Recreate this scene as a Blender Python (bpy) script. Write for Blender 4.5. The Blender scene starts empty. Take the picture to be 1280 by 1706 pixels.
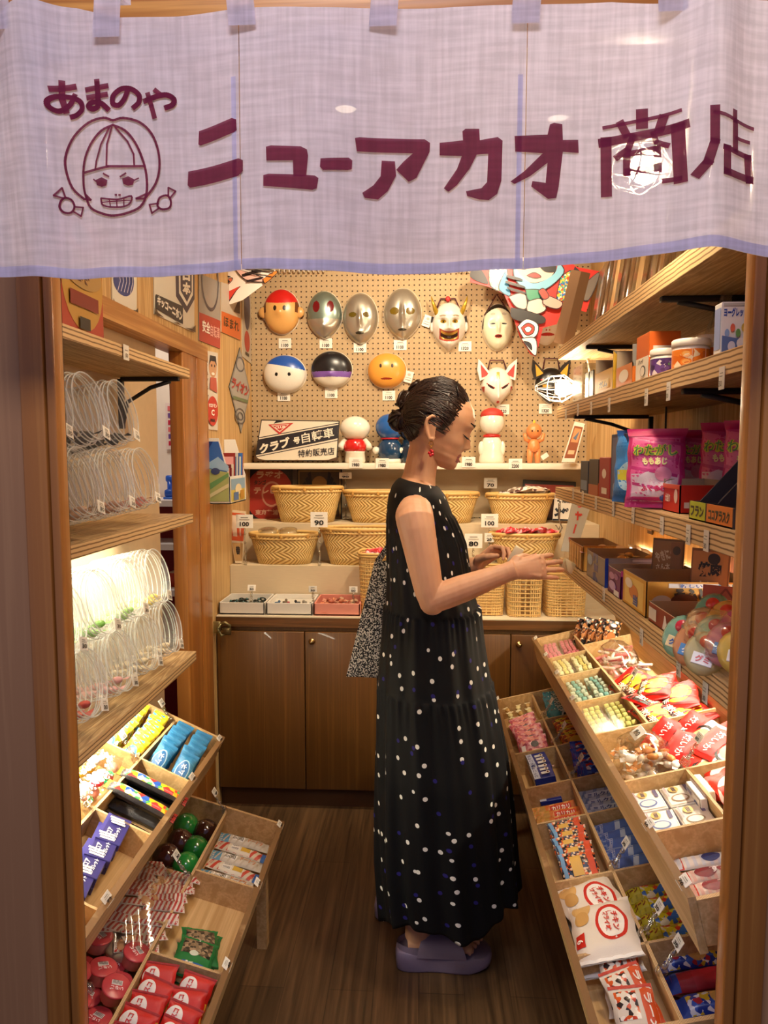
import bpy, bmesh, math, random
import numpy as np
from mathutils import Vector, Matrix, Euler, noise as mnoise

SC = bpy.context.scene
COL = SC.collection
R = math.radians
random.seed(7)

# ------------------------------------------------------------------ camera
EYE = Vector((0, 0, 1.48)); FPX = 1160.0
PITCH, YAW = R(4.83), R(3.06)
cd = bpy.data.cameras.new('camera'); cam = bpy.data.objects.new('camera', cd); COL.objects.link(cam)
cam.location = EYE; cam.rotation_euler = (R(90) - PITCH, 0, YAW)
cd.sensor_fit = 'VERTICAL'; cd.sensor_height = 36; cd.lens = FPX / 1706 * 36
cd.clip_start = 0.05; cd.clip_end = 60
SC.camera = cam
SC.view_settings.view_transform = 'Standard'; SC.view_settings.look = 'None'
SC.view_settings.gamma = 1; SC.view_settings.exposure = 0.0
try: SC.view_settings.use_curve_mapping = False
except Exception: pass
SC.cycles.max_bounces = 7; SC.cycles.diffuse_bounces = 4; SC.cycles.transparent_max_bounces = 24
SC.cycles.transmission_bounces = 4; SC.cycles.glossy_bounces = 3
SC.cycles.caustics_reflective = False; SC.cycles.caustics_refractive = False
SC.cycles.sample_clamp_indirect = 4.0
SC.cycles.use_denoising = True

# ------------------------------------------------------------------ world: dim bluish dusk of the arcade outside
W = bpy.data.worlds.new('world'); SC.world = W; W.use_nodes = True
bgn = W.node_tree.nodes['Background']
bgn.inputs[0].default_value = (0.46, 0.45, 0.76, 1); bgn.inputs[1].default_value = 0.36

def add_light(name, kind, loc, energy, color, size=0.1, size_y=None, rot=(0, 0, 0), parent=None, spot=None):
    ld = bpy.data.lights.new(name, kind); ld.energy = energy; ld.color = color
    if kind == 'AREA':
        ld.size = size
        if size_y: ld.shape = 'RECTANGLE'; ld.size_y = size_y
    else:
        ld.shadow_soft_size = size
    if spot: ld.spot_size = spot; ld.spot_blend = 0.6
    o = bpy.data.objects.new(name, ld); COL.objects.link(o); o.location = loc; o.rotation_euler = rot
    if parent: o.parent = parent
    return o
def aim(o, tgt):
    o.rotation_euler = (Vector(tgt) - o.location).to_track_quat('-Z', 'Y').to_euler(); return o

WARM = (1.0, 0.82, 0.58); LED = (1.0, 0.93, 0.72)
# ceiling downlights, the last one unseen and added to brighten the left shelves (fittings are built with the ceiling)
CEIL = [((0.35, 1.55, 2.52), (0.15, 2.4, 0.6), 30), ((-0.25, 2.35, 2.52), (-0.2, 3.44, 1.55), 62), ((0.45, 2.45, 2.52), (0.35, 3.44, 1.5), 46), ((0.15, 1.75, 2.52), (-.8, 1.75, 1.4), 24)]
for i, (p, t, e) in enumerate(CEIL):
    aim(add_light('downlight_beam', 'SPOT', p, e, WARM, 0.05, spot=R(105)), t)

# arcade ceiling lamp outside, above the entrance
aim(add_light('arcade_light', 'AREA', (-.1, -.05, 2.95), 22, (0.93, 0.88, 1.0), .9, .35), (-.05, .95, 1.75))

# ------------------------------------------------------------------ pixel -> place helpers
def ray(u, v):
    x = (u - 640) / FPX; y = -(v - 853) / FPX
    Y = math.cos(PITCH) + y * math.sin(PITCH); Z = y * math.cos(PITCH) - math.sin(PITCH)
    c, s = math.cos(YAW), math.sin(YAW)
    return Vector((x * c - Y * s, x * s + Y * c, Z))
def PY(u, v, y): r = ray(u, v); return EYE + r * (y / r.y)
def PX(u, v, x): r = ray(u, v); return EYE + r * (x / r.x)
def PZ(u, v, z): r = ray(u, v); return EYE + r * ((z - EYE.z) / r.z)

# ------------------------------------------------------------------ materials
MATS = {}
def lin(h):
    if not isinstance(h, str): return tuple(h)
    c = [int(h[i:i + 2], 16) / 255 for i in (0, 2, 4)]
    return tuple(x / 12.92 if x <= .04045 else ((x + .055) / 1.055) ** 2.4 for x in c)
def newmat(key):
    m = bpy.data.materials.new(key); m.use_nodes = True
    nt = m.node_tree; return m, nt, nt.nodes['Principled BSDF']
def setp(b, rough=.5, metal=0, spec=.5, coat=0, sheen=0):
    b.inputs['Roughness'].default_value = rough; b.inputs['Metallic'].default_value = metal
    b.inputs['Specular IOR Level'].default_value = spec; b.inputs['Coat Weight'].default_value = coat
def M(h, rough=.45, metal=0, spec=.5, coat=0):
    """plain surface with a faint procedural mottling"""
    k = ('plain', h, rough, metal, coat, spec)
    if k in MATS: return MATS[k]
    m, nt, b = newmat('surface_' + str(h)); setp(b, rough, metal, spec, coat)
    c = lin(h)
    n = nt.nodes.new('ShaderNodeTexNoise'); n.inputs['Scale'].default_value = 40; n.inputs['Detail'].default_value = 1
    mx = nt.nodes.new('ShaderNodeMixRGB'); mx.inputs[1].default_value = (*[x * .93 for x in c], 1); mx.inputs[2].default_value = (*[min(1, x * 1.05) for x in c], 1)
    nt.links.new(n.outputs['Fac'], mx.inputs[0]); nt.links.new(mx.outputs[0], b.inputs['Base Color'])
    MATS[k] = m; return m
def ink(h):
    k = ('ink', h)
    if k not in MATS:
        m, nt, b = newmat('print_' + str(h)); b.inputs['Base Color'].default_value = (*lin(h), 1); setp(b, .4)
        MATS[k] = m
    return MATS[k]
def busy(key, cols, scale=90, rough=.28):
    """many-coloured small print: voronoi cells picked from a list of colours"""
    k = ('busy', key)
    if k in MATS: return MATS[k]
    m, nt, b = newmat('print_' + key); setp(b, rough)
    tc = nt.nodes.new('ShaderNodeTexCoord'); v = nt.nodes.new('ShaderNodeTexVoronoi'); v.inputs['Scale'].default_value = scale
    sp = nt.nodes.new('ShaderNodeSeparateColor'); r = nt.nodes.new('ShaderNodeValToRGB'); r.color_ramp.interpolation = 'CONSTANT'
    nt.links.new(tc.outputs['Object'], v.inputs['Vector']); nt.links.new(v.outputs['Color'], sp.inputs[0]); nt.links.new(sp.outputs[0], r.inputs[0]); nt.links.new(r.outputs[0], b.inputs['Base Color'])
    el = r.color_ramp.elements
    while len(el) < len(cols): el.new(.5)
    for i, c in enumerate(cols): el[i].position = i / len(cols); el[i].color = (*lin(c), 1)
    MATS[k] = m; return m
def wood(key, c1, c2, axis='Y', scale=1.0, rough=.45, ring=14, coat=0, stretch=.45):
    k = ('wood', key)
    if k in MATS: return MATS[k]
    m, nt, b = newmat('wood_' + key); setp(b, rough, coat=coat)
    tc = nt.nodes.new('ShaderNodeTexCoord'); mp = nt.nodes.new('ShaderNodeMapping')
    s = [15, 15, 15]; s['XYZ'.index(axis)] = stretch; mp.inputs['Scale'].default_value = [x * scale for x in s]
    nt.links.new(tc.outputs['Object'], mp.inputs[0])
    n = nt.nodes.new('ShaderNodeTexNoise'); n.inputs['Scale'].default_value = 2.2; n.inputs['Detail'].default_value = 5; n.inputs['Distortion'].default_value = .6
    nt.links.new(mp.outputs[0], n.inputs[0])
    mu = nt.nodes.new('ShaderNodeMath'); mu.operation = 'MULTIPLY'; mu.inputs[1].default_value = ring
    fr = nt.nodes.new('ShaderNodeMath'); fr.operation = 'PINGPONG'; fr.inputs[1].default_value = 1
    nt.links.new(n.outputs['Fac'], mu.inputs[0]); nt.links.new(mu.outputs[0], fr.inputs[0])
    n2 = nt.nodes.new('ShaderNodeTexNoise'); n2.inputs['Scale'].default_value = 14; n2.inputs['Detail'].default_value = 3
    nt.links.new(mp.outputs[0], n2.inputs[0])
    ad = nt.nodes.new('ShaderNodeMath'); ad.operation = 'MULTIPLY'; nt.links.new(fr.outputs[0], ad.inputs[0]); nt.links.new(n2.outputs['Fac'], ad.inputs[1])
    r = nt.nodes.new('ShaderNodeValToRGB'); r.color_ramp.elements[0].color = (*lin(c1), 1); r.color_ramp.elements[1].color = (*lin(c2), 1)
    r.color_ramp.elements[0].position = .08; r.color_ramp.elements[1].position = .62
    nt.links.new(ad.outputs[0], r.inputs[0]); nt.links.new(r.outputs[0], b.inputs['Base Color'])
    bp = nt.nodes.new('ShaderNodeBump'); bp.inputs['Strength'].default_value = .12; bp.inputs['Distance'].default_value = .002
    nt.links.new(ad.outputs[0], bp.inputs['Height']); nt.links.new(bp.outputs[0], b.inputs['Normal'])
    MATS[k] = m; return m
def plyedge(key='z', axis=2, freq=210):
    """the striped veneers on the cut edge of plywood"""
    k = ('ply', key)
    if k in MATS: return MATS[k]
    m, nt, b = newmat('plywood_edge_' + key); setp(b, .6)
    tc = nt.nodes.new('ShaderNodeTexCoord'); sp = nt.nodes.new('ShaderNodeSeparateXYZ'); nt.links.new(tc.outputs['Object'], sp.inputs[0])
    mu = nt.nodes.new('ShaderNodeMath'); mu.operation = 'MULTIPLY'; mu.inputs[1].default_value = freq
    pp = nt.nodes.new('ShaderNodeMath'); pp.operation = 'PINGPONG'; pp.inputs[1].default_value = 1
    n = nt.nodes.new('ShaderNodeTexNoise'); n.inputs['Scale'].default_value = 18; n.inputs['Detail'].default_value = 3
    ad = nt.nodes.new('ShaderNodeMath'); ad.operation = 'ADD'
    nt.links.new(sp.outputs[axis], mu.inputs[0]); nt.links.new(tc.outputs['Object'], n.inputs[0]); nt.links.new(mu.outputs[0], ad.inputs[0]); nt.links.new(n.outputs['Fac'], ad.inputs[1]); nt.links.new(ad.outputs[0], pp.inputs[0])
    r = nt.nodes.new('ShaderNodeValToRGB'); r.color_ramp.elements[0].color = (*lin('7d5a34'), 1); r.color_ramp.elements[1].color = (*lin('dcb884'), 1)
    r.color_ramp.elements[0].position = .15; r.color_ramp.elements[1].position = .45
    nt.links.new(pp.outputs[0], r.inputs[0]); nt.links.new(r.outputs[0], b.inputs['Base Color'])
    MATS[k] = m; return m
def clear(key='clear', tint='f4f8f2', gloss=.16, refl=None):
    """thin clear plastic: see-through with a fresnel sheen"""
    k = ('clear', key)
    if k in MATS: return MATS[k]
    m = bpy.data.materials.new('clear_plastic_' + key); m.use_nodes = True; nt = m.node_tree; nt.nodes.clear()
    o = nt.nodes.new('ShaderNodeOutputMaterial'); t = nt.nodes.new('ShaderNodeBsdfTransparent'); g = nt.nodes.new('ShaderNodeBsdfGlossy'); mx = nt.nodes.new('ShaderNodeMixShader')
    t.inputs[0].default_value = (*lin(tint), 1); g.inputs['Roughness'].default_value = .12
    lw = nt.nodes.new('ShaderNodeLayerWeight'); lw.inputs[0].default_value = .35
    mu = nt.nodes.new('ShaderNodeMath'); mu.operation = 'MULTIPLY_ADD'; mu.inputs[1].default_value = .55; mu.inputs[2].default_value = gloss * .4
    nt.links.new(lw.outputs['Facing'], mu.inputs[0]); nt.links.new(mu.outputs[0], mx.inputs[0])
    nt.links.new(t.outputs[0], mx.inputs[1]); nt.links.new(g.outputs[0], mx.inputs[2]); nt.links.new(mx.outputs[0], o.inputs[0])
    MATS[k] = m; return m
def glow(key, col, strength):
    k = ('glow', key)
    if k not in MATS:
        m, nt, b = newmat('glow_' + key); b.inputs['Base Color'].default_value = (1, 1, 1, 1)
        b.inputs['Emission Color'].default_value = (*col, 1); b.inputs['Emission Strength'].default_value = strength
        MATS[k] = m
    return MATS[k]

# ------------------------------------------------------------------ mesh collecting
class MB:
    def __init__(s): s.v = []; s.f = []; s.mi = []; s.sm = []; s.mats = []
    def mat(s, m):
        if m not in s.mats: s.mats.append(m)
        return s.mats.index(m)
    def add(s, vs, fs, m, smooth=False, X=None):
        o = len(s.v)
        if X is not None: vs = [X @ Vector(p) for p in vs]
        s.v += [tuple(p) for p in vs]; multi = isinstance(m, list)
        for k, f in enumerate(fs):
            s.f.append([i + o for i in f]); s.mi.append(s.mat(m[k] if multi else m)); s.sm.append(smooth)
        return s
    def box(s, c, d, m, X=None, edge=None, edge_faces=()):
        x, y, z = c; a, b, h = d[0] / 2, d[1] / 2, d[2] / 2
        vs = [(x + i * a, y + j * b, z + k * h) for i in (-1, 1) for j in (-1, 1) for k in (-1, 1)]
        fs = [(0, 1, 3, 2), (4, 6, 7, 5), (0, 4, 5, 1), (2, 3, 7, 6), (0, 2, 6, 4), (1, 5, 7, 3)]  # -x +x -y +y -z +z
        ms = [m] * 6
        for e in edge_faces: ms[e] = edge
        return s.add(vs, fs, ms, False, X)
    def bbox(s, c, d, m, bev=.003, seg=2, X=None):
        bm = bmesh.new(); bmesh.ops.create_cube(bm, size=1)
        for v in bm.verts: v.co = Vector((v.co.x * d[0], v.co.y * d[1], v.co.z * d[2]))
        bmesh.ops.bevel(bm, geom=bm.edges[:], offset=min(bev, min(d) * .45), segments=seg, affect='EDGES', profile=.5)
        bm.verts.ensure_lookup_table()
        s.add([v.co + Vector(c) for v in bm.verts], [[v.index for v in f.verts] for f in bm.faces], m, seg > 1, X); bm.free(); return s
    def tube(s, pts, r, m, n=8, cap=True, flat=1.0, up=None, smooth=True, X=None, closed=False):
        pts = [Vector(p) for p in pts]; rs = r if isinstance(r, (list, tuple)) else [r] * len(pts)
        vs, fs = [], []; L = len(pts); prev = None
        for i, p in enumerate(pts):
            if closed: t = pts[(i + 1) % L] - pts[i - 1]
            else: t = pts[min(i + 1, L - 1)] - pts[max(i - 1, 0)]
            t = t.normalized() if t.length > 1e-9 else Vector((0, 0, 1))
            if up is not None: a = Vector(up)
            elif prev is not None: a = prev
            else: a = Vector((0, 0, 1)) if abs(t.z) < .9 else Vector((1, 0, 0))
            b = t.cross(a)
            if b.length < 1e-6: b = t.cross(Vector((1, .3, .2)))
            b.normalize(); a = b.cross(t).normalized(); prev = a
            rr = rs[i]; ra, rb = (rr if isinstance(rr, tuple) else (rr * flat, rr))
            for k in range(n):
                g = 2 * math.pi * k / n; vs.append(p + a * (math.cos(g) * ra) + b * (math.sin(g) * rb))
        for i in range(L - 1 + (1 if closed else 0)):
            for k in range(n):
                j = (i + 1) % L; fs.append((i * n + k, i * n + (k + 1) % n, j * n + (k + 1) % n, j * n + k))
        if cap and not closed: fs.append(tuple(range(n))[::-1]); fs.append(tuple((L - 1) * n + k for k in range(n)))
        return s.add(vs, fs, m, smooth, X)
    def lathe(s, prof, m, n=20, sx=1, sy=1, X=None, smooth=True, cap=True):
        vs, fs = [], []
        for r, z in prof:
            for k in range(n): g = 2 * math.pi * k / n; vs.append((r * sx * math.cos(g), r * sy * math.sin(g), z))
        ms = []
        for i in range(len(prof) - 1):
            for k in range(n): fs.append((i * n + k, i * n + (k + 1) % n, (i + 1) * n + (k + 1) % n, (i + 1) * n + k)); ms.append(m[i] if isinstance(m, list) else m)
        if cap:
            if prof[0][0] > 1e-5: fs.append(tuple(range(n))[::-1]); ms.append(m[0] if isinstance(m, list) else m)
            if prof[-1][0] > 1e-5: fs.append(tuple((len(prof) - 1) * n + k for k in range(n))); ms.append(m[-1] if isinstance(m, list) else m)
        return s.add(vs, fs, ms, smooth, X)
    def grid(s, fn, nu, nv, m, smooth=True, X=None, closeu=False):
        vs = [fn(i / nu, j / nv) for j in range(nv + 1) for i in range(nu + (0 if closeu else 1))]; w = nu + (0 if closeu else 1)
        fs, ms = [], []
        for j in range(nv):
            for i in range(nu):
                k = (i + 1) % w; fs.append((j * w + i, j * w + k, (j + 1) * w + k, (j + 1) * w + i))
                ms.append(m((i + .5) / nu, (j + .5) / nv) if callable(m) else m)
        return s.add(vs, fs, ms, smooth, X)
    def ball(s, c, r, m, n=14, k=9, X=None, fn=None):
        r = r if isinstance(r, (tuple, list)) else (r, r, r)
        def g(u, v):
            a, b = 2 * math.pi * u, math.pi * (v - .5); d = Vector((math.cos(b) * math.cos(a), math.cos(b) * math.sin(a), math.sin(b)))
            q = fn(d) if fn else 1
            return (c[0] + r[0] * d.x * q, c[1] + r[1] * d.y * q, c[2] + r[2] * d.z * q)
        return s.grid(g, n, k, m, True, X, closeu=True)
    def prism(s, pts, h, m, X=None, side=None):
        n = len(pts); vs = [(x, y, 0) for x, y in pts] + [(x, y, h) for x, y in pts]
        fs = [tuple(range(n))[::-1], tuple(range(n, 2 * n))] + [(i, (i + 1) % n, n + (i + 1) % n, n + i) for i in range(n)]
        return s.add(vs, fs, [m, m] + [side or m] * n, False, X)
    def mesh(s, name):
        me = bpy.data.meshes.new(name); me.from_pydata(s.v, [], s.f)
        for m in s.mats: me.materials.append(m)
        me.polygons.foreach_set('material_index', s.mi); me.polygons.foreach_set('use_smooth', s.sm); me.update(); return me
    def obj(s, name, parent=None, loc=None, rot=None, X=None): return link(name, s.mesh(name), parent, loc, rot, X)

def link(name, data, parent=None, loc=None, rot=None, X=None):
    o = bpy.data.objects.new(name, data); COL.objects.link(o)
    if parent: o.parent = parent
    if X is not None: o.matrix_local = X
    if loc is not None: o.location = loc
    if rot is not None: o.rotation_euler = rot
    return o
def tag(o, label, cat, group=None, kind=None):
    o['label'] = label; o['category'] = cat
    if group: o['group'] = group
    if kind: o['kind'] = kind
    return o
def thing(name, label, cat, loc=(0, 0, 0), rot=(0, 0, 0), group=None, X=None):
    o = link(name, None, None, loc, rot); o.empty_display_size = .05
    if X is not None: o.matrix_world = X
    return tag(o, label, cat, group)
def struct(name, mb, label=None):
    o = mb.obj(name); o['kind'] = 'structure'
    if label: o['label'] = label
    return o
def dup(o, X=None, label=None, group=None, parent=None):
    r = o.copy(); COL.objects.link(r)
    if parent: r.parent = parent
    if X is not None: r.matrix_world = X
    if label: r['label'] = label
    if group: r['group'] = group
    for c in list(o.children): dup(c, None, None, None, r)
    return r
def T(x, y, z): return Matrix.Translation((x, y, z))
def RX(a): return Matrix.Rotation(R(a), 4, 'X')
def RY(a): return Matrix.Rotation(R(a), 4, 'Y')
def RZ(a): return Matrix.Rotation(R(a), 4, 'Z')
def S(x, y, z): return Matrix.Diagonal((x, y, z, 1))

# ------------------------------------------------------------------ lettering and flat print
TXT = {}
def text_geo(s, bold=0.0):
    k = (s, bold)
    if k in TXT: return TXT[k]
    cu = bpy.data.curves.new('lettering', 'FONT'); cu.body = s; cu.size = 1; cu.offset = bold; cu.resolution_u = 2
    o = bpy.data.objects.new('lettering', cu); COL.objects.link(o)
    dg = bpy.context.evaluated_depsgraph_get(); me = bpy.data.meshes.new_from_object(o.evaluated_get(dg))
    vs = [(v.co.x, v.co.y) for v in me.vertices]; fs = [list(p.vertices) for p in me.polygons]
    bpy.data.objects.remove(o); bpy.data.curves.remove(cu); bpy.data.meshes.remove(me)
    if vs:
        x0, x1 = min(v[0] for v in vs), max(v[0] for v in vs); y0, y1 = min(v[1] for v in vs), max(v[1] for v in vs)
        w, h = max(x1 - x0, 1e-6), max(y1 - y0, 1e-6)
        vs = [((x - (x0 + x1) / 2) / w, (y - (y0 + y1) / 2) / h) for x, y in vs]; asp = w / h
    else: asp = 1
    TXT[k] = (vs, fs, asp); return TXT[k]
def shapes_to(mb, shapes, mapf, asp=1.0):
    """draw flat print; uv in 0..1, mapf(u,v,layer)->point; asp = width/height of the face"""
    for k, sh in enumerate(shapes):
        ly = k + 1; kind = sh[0]
        if kind == 'poly': mb.add([mapf(u, v, ly) for u, v in sh[1]], [tuple(range(len(sh[1])))], ink(sh[2]))
        elif kind == 'rect':
            u0, v0, u1, v1 = sh[1:5]; mb.add([mapf(u, v, ly) for u, v in ((u0, v0), (u1, v0), (u1, v1), (u0, v1))], [(0, 1, 2, 3)], ink(sh[5]))
        elif kind == 'ell':
            cu, cv, ru, rv, c = sh[1:6]; n = 24
            mb.add([mapf(cu + ru * math.cos(6.28319 * i / n), cv + rv * math.sin(6.28319 * i / n), ly) for i in range(n)], [tuple(range(n))], ink(c))
        elif kind == 'ring':
            cu, cv, ru, rv, w, c = sh[1:7]; n = 28; vs = []
            for i in range(n):
                a = 6.28319 * i / n
                for q in (1, 1 - w): vs.append(mapf(cu + ru * q * math.cos(a), cv + rv * q * math.sin(a), ly))
            mb.add(vs, [(2 * i, 2 * ((i + 1) % n), 2 * ((i + 1) % n) + 1, 2 * i + 1) for i in range(n)], ink(c))
        elif kind == 'line':
            pts, w, c = sh[1:4]
            for (a, b), (d, e) in zip(pts[:-1], pts[1:]):
                dx, dy = (d - a) * asp, e - b; L = math.hypot(dx, dy) or 1; nx, ny = -dy / L * w / 2 / asp, dx / L * w / 2
                mb.add([mapf(u, v, ly) for u, v in ((a + nx, b + ny), (d + nx, e + ny), (d - nx, e - ny), (a - nx, b - ny))], [(0, 1, 2, 3)], ink(c))
        elif kind == 'text':
            s, cu, cv, w, h, c = sh[1:7]; rot = R(sh[7]) if len(sh) > 7 else 0; bold = sh[8] if len(sh) > 8 else .02
            vs, fs, ta = text_geo(s, bold)
            if w is None: w = h * ta / asp
            ca, sa = math.cos(rot), math.sin(rot)
            out = []
            for x, y in vs:
                px, py = x * w * asp, y * h; out.append(mapf(cu + (px * ca - py * sa) / asp, cv + px * sa + py * ca, ly))
            mb.add(out, fs, ink(c))
def quad_map(tl, tr, br, bl, off=.0006, lift=0.0):
    tl, tr, br, bl = map(Vector, (tl, tr, br, bl)); n = (tr - bl).cross(tl - br).normalized()
    def f(u, v, ly):
        p = (bl * (1 - u) + br * u) * (1 - v) + (tl * (1 - u) + tr * u) * v
        return p + n * (lift + off * ly)
    asp = ((tr - tl).length + (br - bl).length) / ((tl - bl).length + (tr - br).length)
    return f, asp, n
def panel(mb, corners, thick, base, shapes=(), off=.0006, side=None):
    """a flat board: corners TL TR BR BL seen from its printed side"""
    f, asp, n = quad_map(*corners, off=off)
    cs = [Vector(c) for c in corners]; vs = cs + [c - n * thick for c in cs]
    b = base if not isinstance(base, str) else ink(base)
    mb.add(vs, [(3, 2, 1, 0), (4, 5, 6, 7)] + [(i, (i + 1) % 4, (i + 1) % 4 + 4, i + 4) for i in range(4)], [b] + [side or b] * 5)
    shapes_to(mb, shapes, f, asp); return mb
def face_shapes(mb, c, d, face, shapes, X=None):
    """print on a box face: '+x','-x','+y','-y','+z'"""
    x, y, z = c; a, b, h = d[0] / 2, d[1] / 2, d[2] / 2
    q = {'+x': ((x + a, y - b, z + h), (x + a, y + b, z + h), (x + a, y + b, z - h), (x + a, y - b, z - h)),
         '-x': ((x - a, y + b, z + h), (x - a, y - b, z + h), (x - a, y - b, z - h), (x - a, y + b, z - h)),
         '-y': ((x - a, y - b, z + h), (x + a, y - b, z + h), (x + a, y - b, z - h), (x - a, y - b, z - h)),
         '+y': ((x + a, y + b, z + h), (x - a, y + b, z + h), (x - a, y + b, z - h), (x + a, y + b, z - h)),
         '+z': ((x - a, y + b, z + h), (x + a, y + b, z + h), (x + a, y - b, z + h), (x - a, y - b, z + h))}[face]
    if X is not None: q = [X @ Vector(p) for p in q]
    f, asp, n = quad_map(*q); shapes_to(mb, shapes, f, asp)

WOOD_POST = wood('post', 'a86a2e', 'c98a42', 'Z', 1, .35, 4, .3, .3)
WOOD_PINE = wood('pine', 'b9915a', 'dcba83', 'Z', .8, .5, 10)
WOOD_SHELF = wood('shelf', '9d7c52', 'd0b080', 'Y', .7, .5, 22, 0, .9)
WOOD_TRAY = wood('tray', 'c29b64', 'dcb984', 'Y', 1, .5, 6)
WOOD_CAB = wood('cabinet', '623e16', '7d5220', 'Z', 1.8, .4, 4, .1, .25)
WOOD_DOOR = wood('board', 'a87a52', 'c89868', 'Z', 1, .5, 4, 0, .25)
PLYZ = plyedge('z', 2)
PLASTER = M('d8c6a6', .8)
BOARD = M('cdb592', .7)
WHITE = M('e8e4da', .5)
BLACK = M('141414', .5)
# ================================================================== THE ROOM
def floor_mat():
    m, nt, b = newmat('floor_planks'); setp(b, .42)
    tc = nt.nodes.new('ShaderNodeTexCoord'); mp = nt.nodes.new('ShaderNodeMapping'); mp.inputs['Rotation'].default_value = (0, 0, R(90))
    br = nt.nodes.new('ShaderNodeTexBrick'); br.inputs['Scale'].default_value = 1; br.inputs['Brick Width'].default_value = 1.2; br.inputs['Row Height'].default_value = .125
    br.inputs['Mortar Size'].default_value = .0015; br.inputs['Color1'].default_value = (.9, .9, .9, 1); br.inputs['Color2'].default_value = (.55, .55, .55, 1); br.inputs['Mortar'].default_value = (.25, .25, .25, 1)
    nt.links.new(tc.outputs['Object'], mp.inputs[0]); nt.links.new(mp.outputs[0], br.inputs[0])
    m2 = nt.nodes.new('ShaderNodeMapping'); m2.inputs['Scale'].default_value = (22, .9, 1); nt.links.new(tc.outputs['Object'], m2.inputs[0])
    n = nt.nodes.new('ShaderNodeTexNoise'); n.inputs['Scale'].default_value = 2.5; n.inputs['Detail'].default_value = 6; n.inputs['Distortion'].default_value = .8; nt.links.new(m2.outputs[0], n.inputs[0])
    r = nt.nodes.new('ShaderNodeValToRGB'); r.color_ramp.elements[0].position = .3; r.color_ramp.elements[0].color = (*lin('46311c'), 1); r.color_ramp.elements[1].position = .72; r.color_ramp.elements[1].color = (*lin('7a5a3a'), 1)
    mx = nt.nodes.new('ShaderNodeMixRGB'); mx.blend_type = 'MULTIPLY'; mx.inputs[0].default_value = .75
    nt.links.new(n.outputs['Fac'], r.inputs[0]); nt.links.new(r.outputs[0], mx.inputs[1]); nt.links.new(br.outputs['Color'], mx.inputs[2]); nt.links.new(mx.outputs[0], b.inputs['Base Color'])
    return m
def peg_mat():
    m, nt, b = newmat('pegboard'); setp(b, .7)
    tc = nt.nodes.new('ShaderNodeTexCoord'); sp = nt.nodes.new('ShaderNodeSeparateXYZ'); nt.links.new(tc.outputs['Object'], sp.inputs[0])
    def hole(ax):
        a = nt.nodes.new('ShaderNodeMath'); a.operation = 'MULTIPLY'; a.inputs[1].default_value = 1 / .025
        f = nt.nodes.new('ShaderNodeMath'); f.operation = 'FRACT'; s_ = nt.nodes.new('ShaderNodeMath'); s_.operation = 'SUBTRACT'; s_.inputs[1].default_value = .5
        q = nt.nodes.new('ShaderNodeMath'); q.operation = 'MULTIPLY'
        nt.links.new(sp.outputs[ax], a.inputs[0]); nt.links.new(a.outputs[0], f.inputs[0]); nt.links.new(f.outputs[0], s_.inputs[0]); nt.links.new(s_.outputs[0], q.inputs[0]); nt.links.new(s_.outputs[0], q.inputs[1]); return q
    x, z = hole(0), hole(2); ad = nt.nodes.new('ShaderNodeMath'); nt.links.new(x.outputs[0], ad.inputs[0]); nt.links.new(z.outputs[0], ad.inputs[1])
    lt = nt.nodes.new('ShaderNodeMath'); lt.operation = 'LESS_THAN'; lt.inputs[1].default_value = .024; nt.links.new(ad.outputs[0], lt.inputs[0])
    n = nt.nodes.new('ShaderNodeTexNoise'); n.inputs['Scale'].default_value = 160; n.inputs['Detail'].default_value = 3
    r = nt.nodes.new('ShaderNodeValToRGB'); r.color_ramp.elements[0].color = (*lin('a58a64'), 1); r.color_ramp.elements[1].color = (*lin('bea37c'), 1); nt.links.new(n.outputs['Fac'], r.inputs[0])
    mx = nt.nodes.new('ShaderNodeMixRGB'); mx.inputs[2].default_value = (*lin('3a2413'), 1); nt.links.new(lt.outputs[0], mx.inputs[0]); nt.links.new(r.outputs[0], mx.inputs[1]); nt.links.new(mx.outputs[0], b.inputs['Base Color'])
    return m
mb = MB(); mb.box((-.4, 1.4, -.03), (6, 6, .06), floor_mat()); struct('floor', mb)
mb = MB(); mb.box((-.4, 2.3, 2.63), (4, 2.6, .06), M('cdb48e', .8)); struct('ceiling', mb)
for p, t, e in CEIL:
    l = thing('ceiling_downlight', 'round recessed ceiling downlight above the %s' % ('entrance' if p[1] < 1.6 else 'aisle, added to brighten the left jars' if p[1] < 2 else 'left of the pegboard' if p[0] < 0 else 'right of the pegboard'), 'lamp', (p[0], p[1], 2.6))
    mb = MB(); mb.lathe([(.045, 0), (.05, -.012), (.038, -.014), (.034, 0)], WHITE, 20, cap=False); mb.obj('trim_ring', l)
    mb = MB(); mb.lathe([(.034, -.004), (.0001, -.006)], glow('down', WARM, 6), 20, cap=False); mb.obj('lamp_face', l)
mb = MB(); mb.box((-.02, 3.47, 1.3), (1.72, .06, 2.6), peg_mat()); struct('wall_back', mb)
mb = MB(); mb.box((.82, 2.25, 1.3), (.04, 2.4, 2.6), wood('pine_right', 'b9915a', 'dcba83', 'Z', .8, .5, 10)); struct('wall_right', mb)
mb = MB(); mb.box((-.86, 3.05, 1.3), (.04, .78, 2.6), WOOD_PINE); struct('wall_left', mb)
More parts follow.
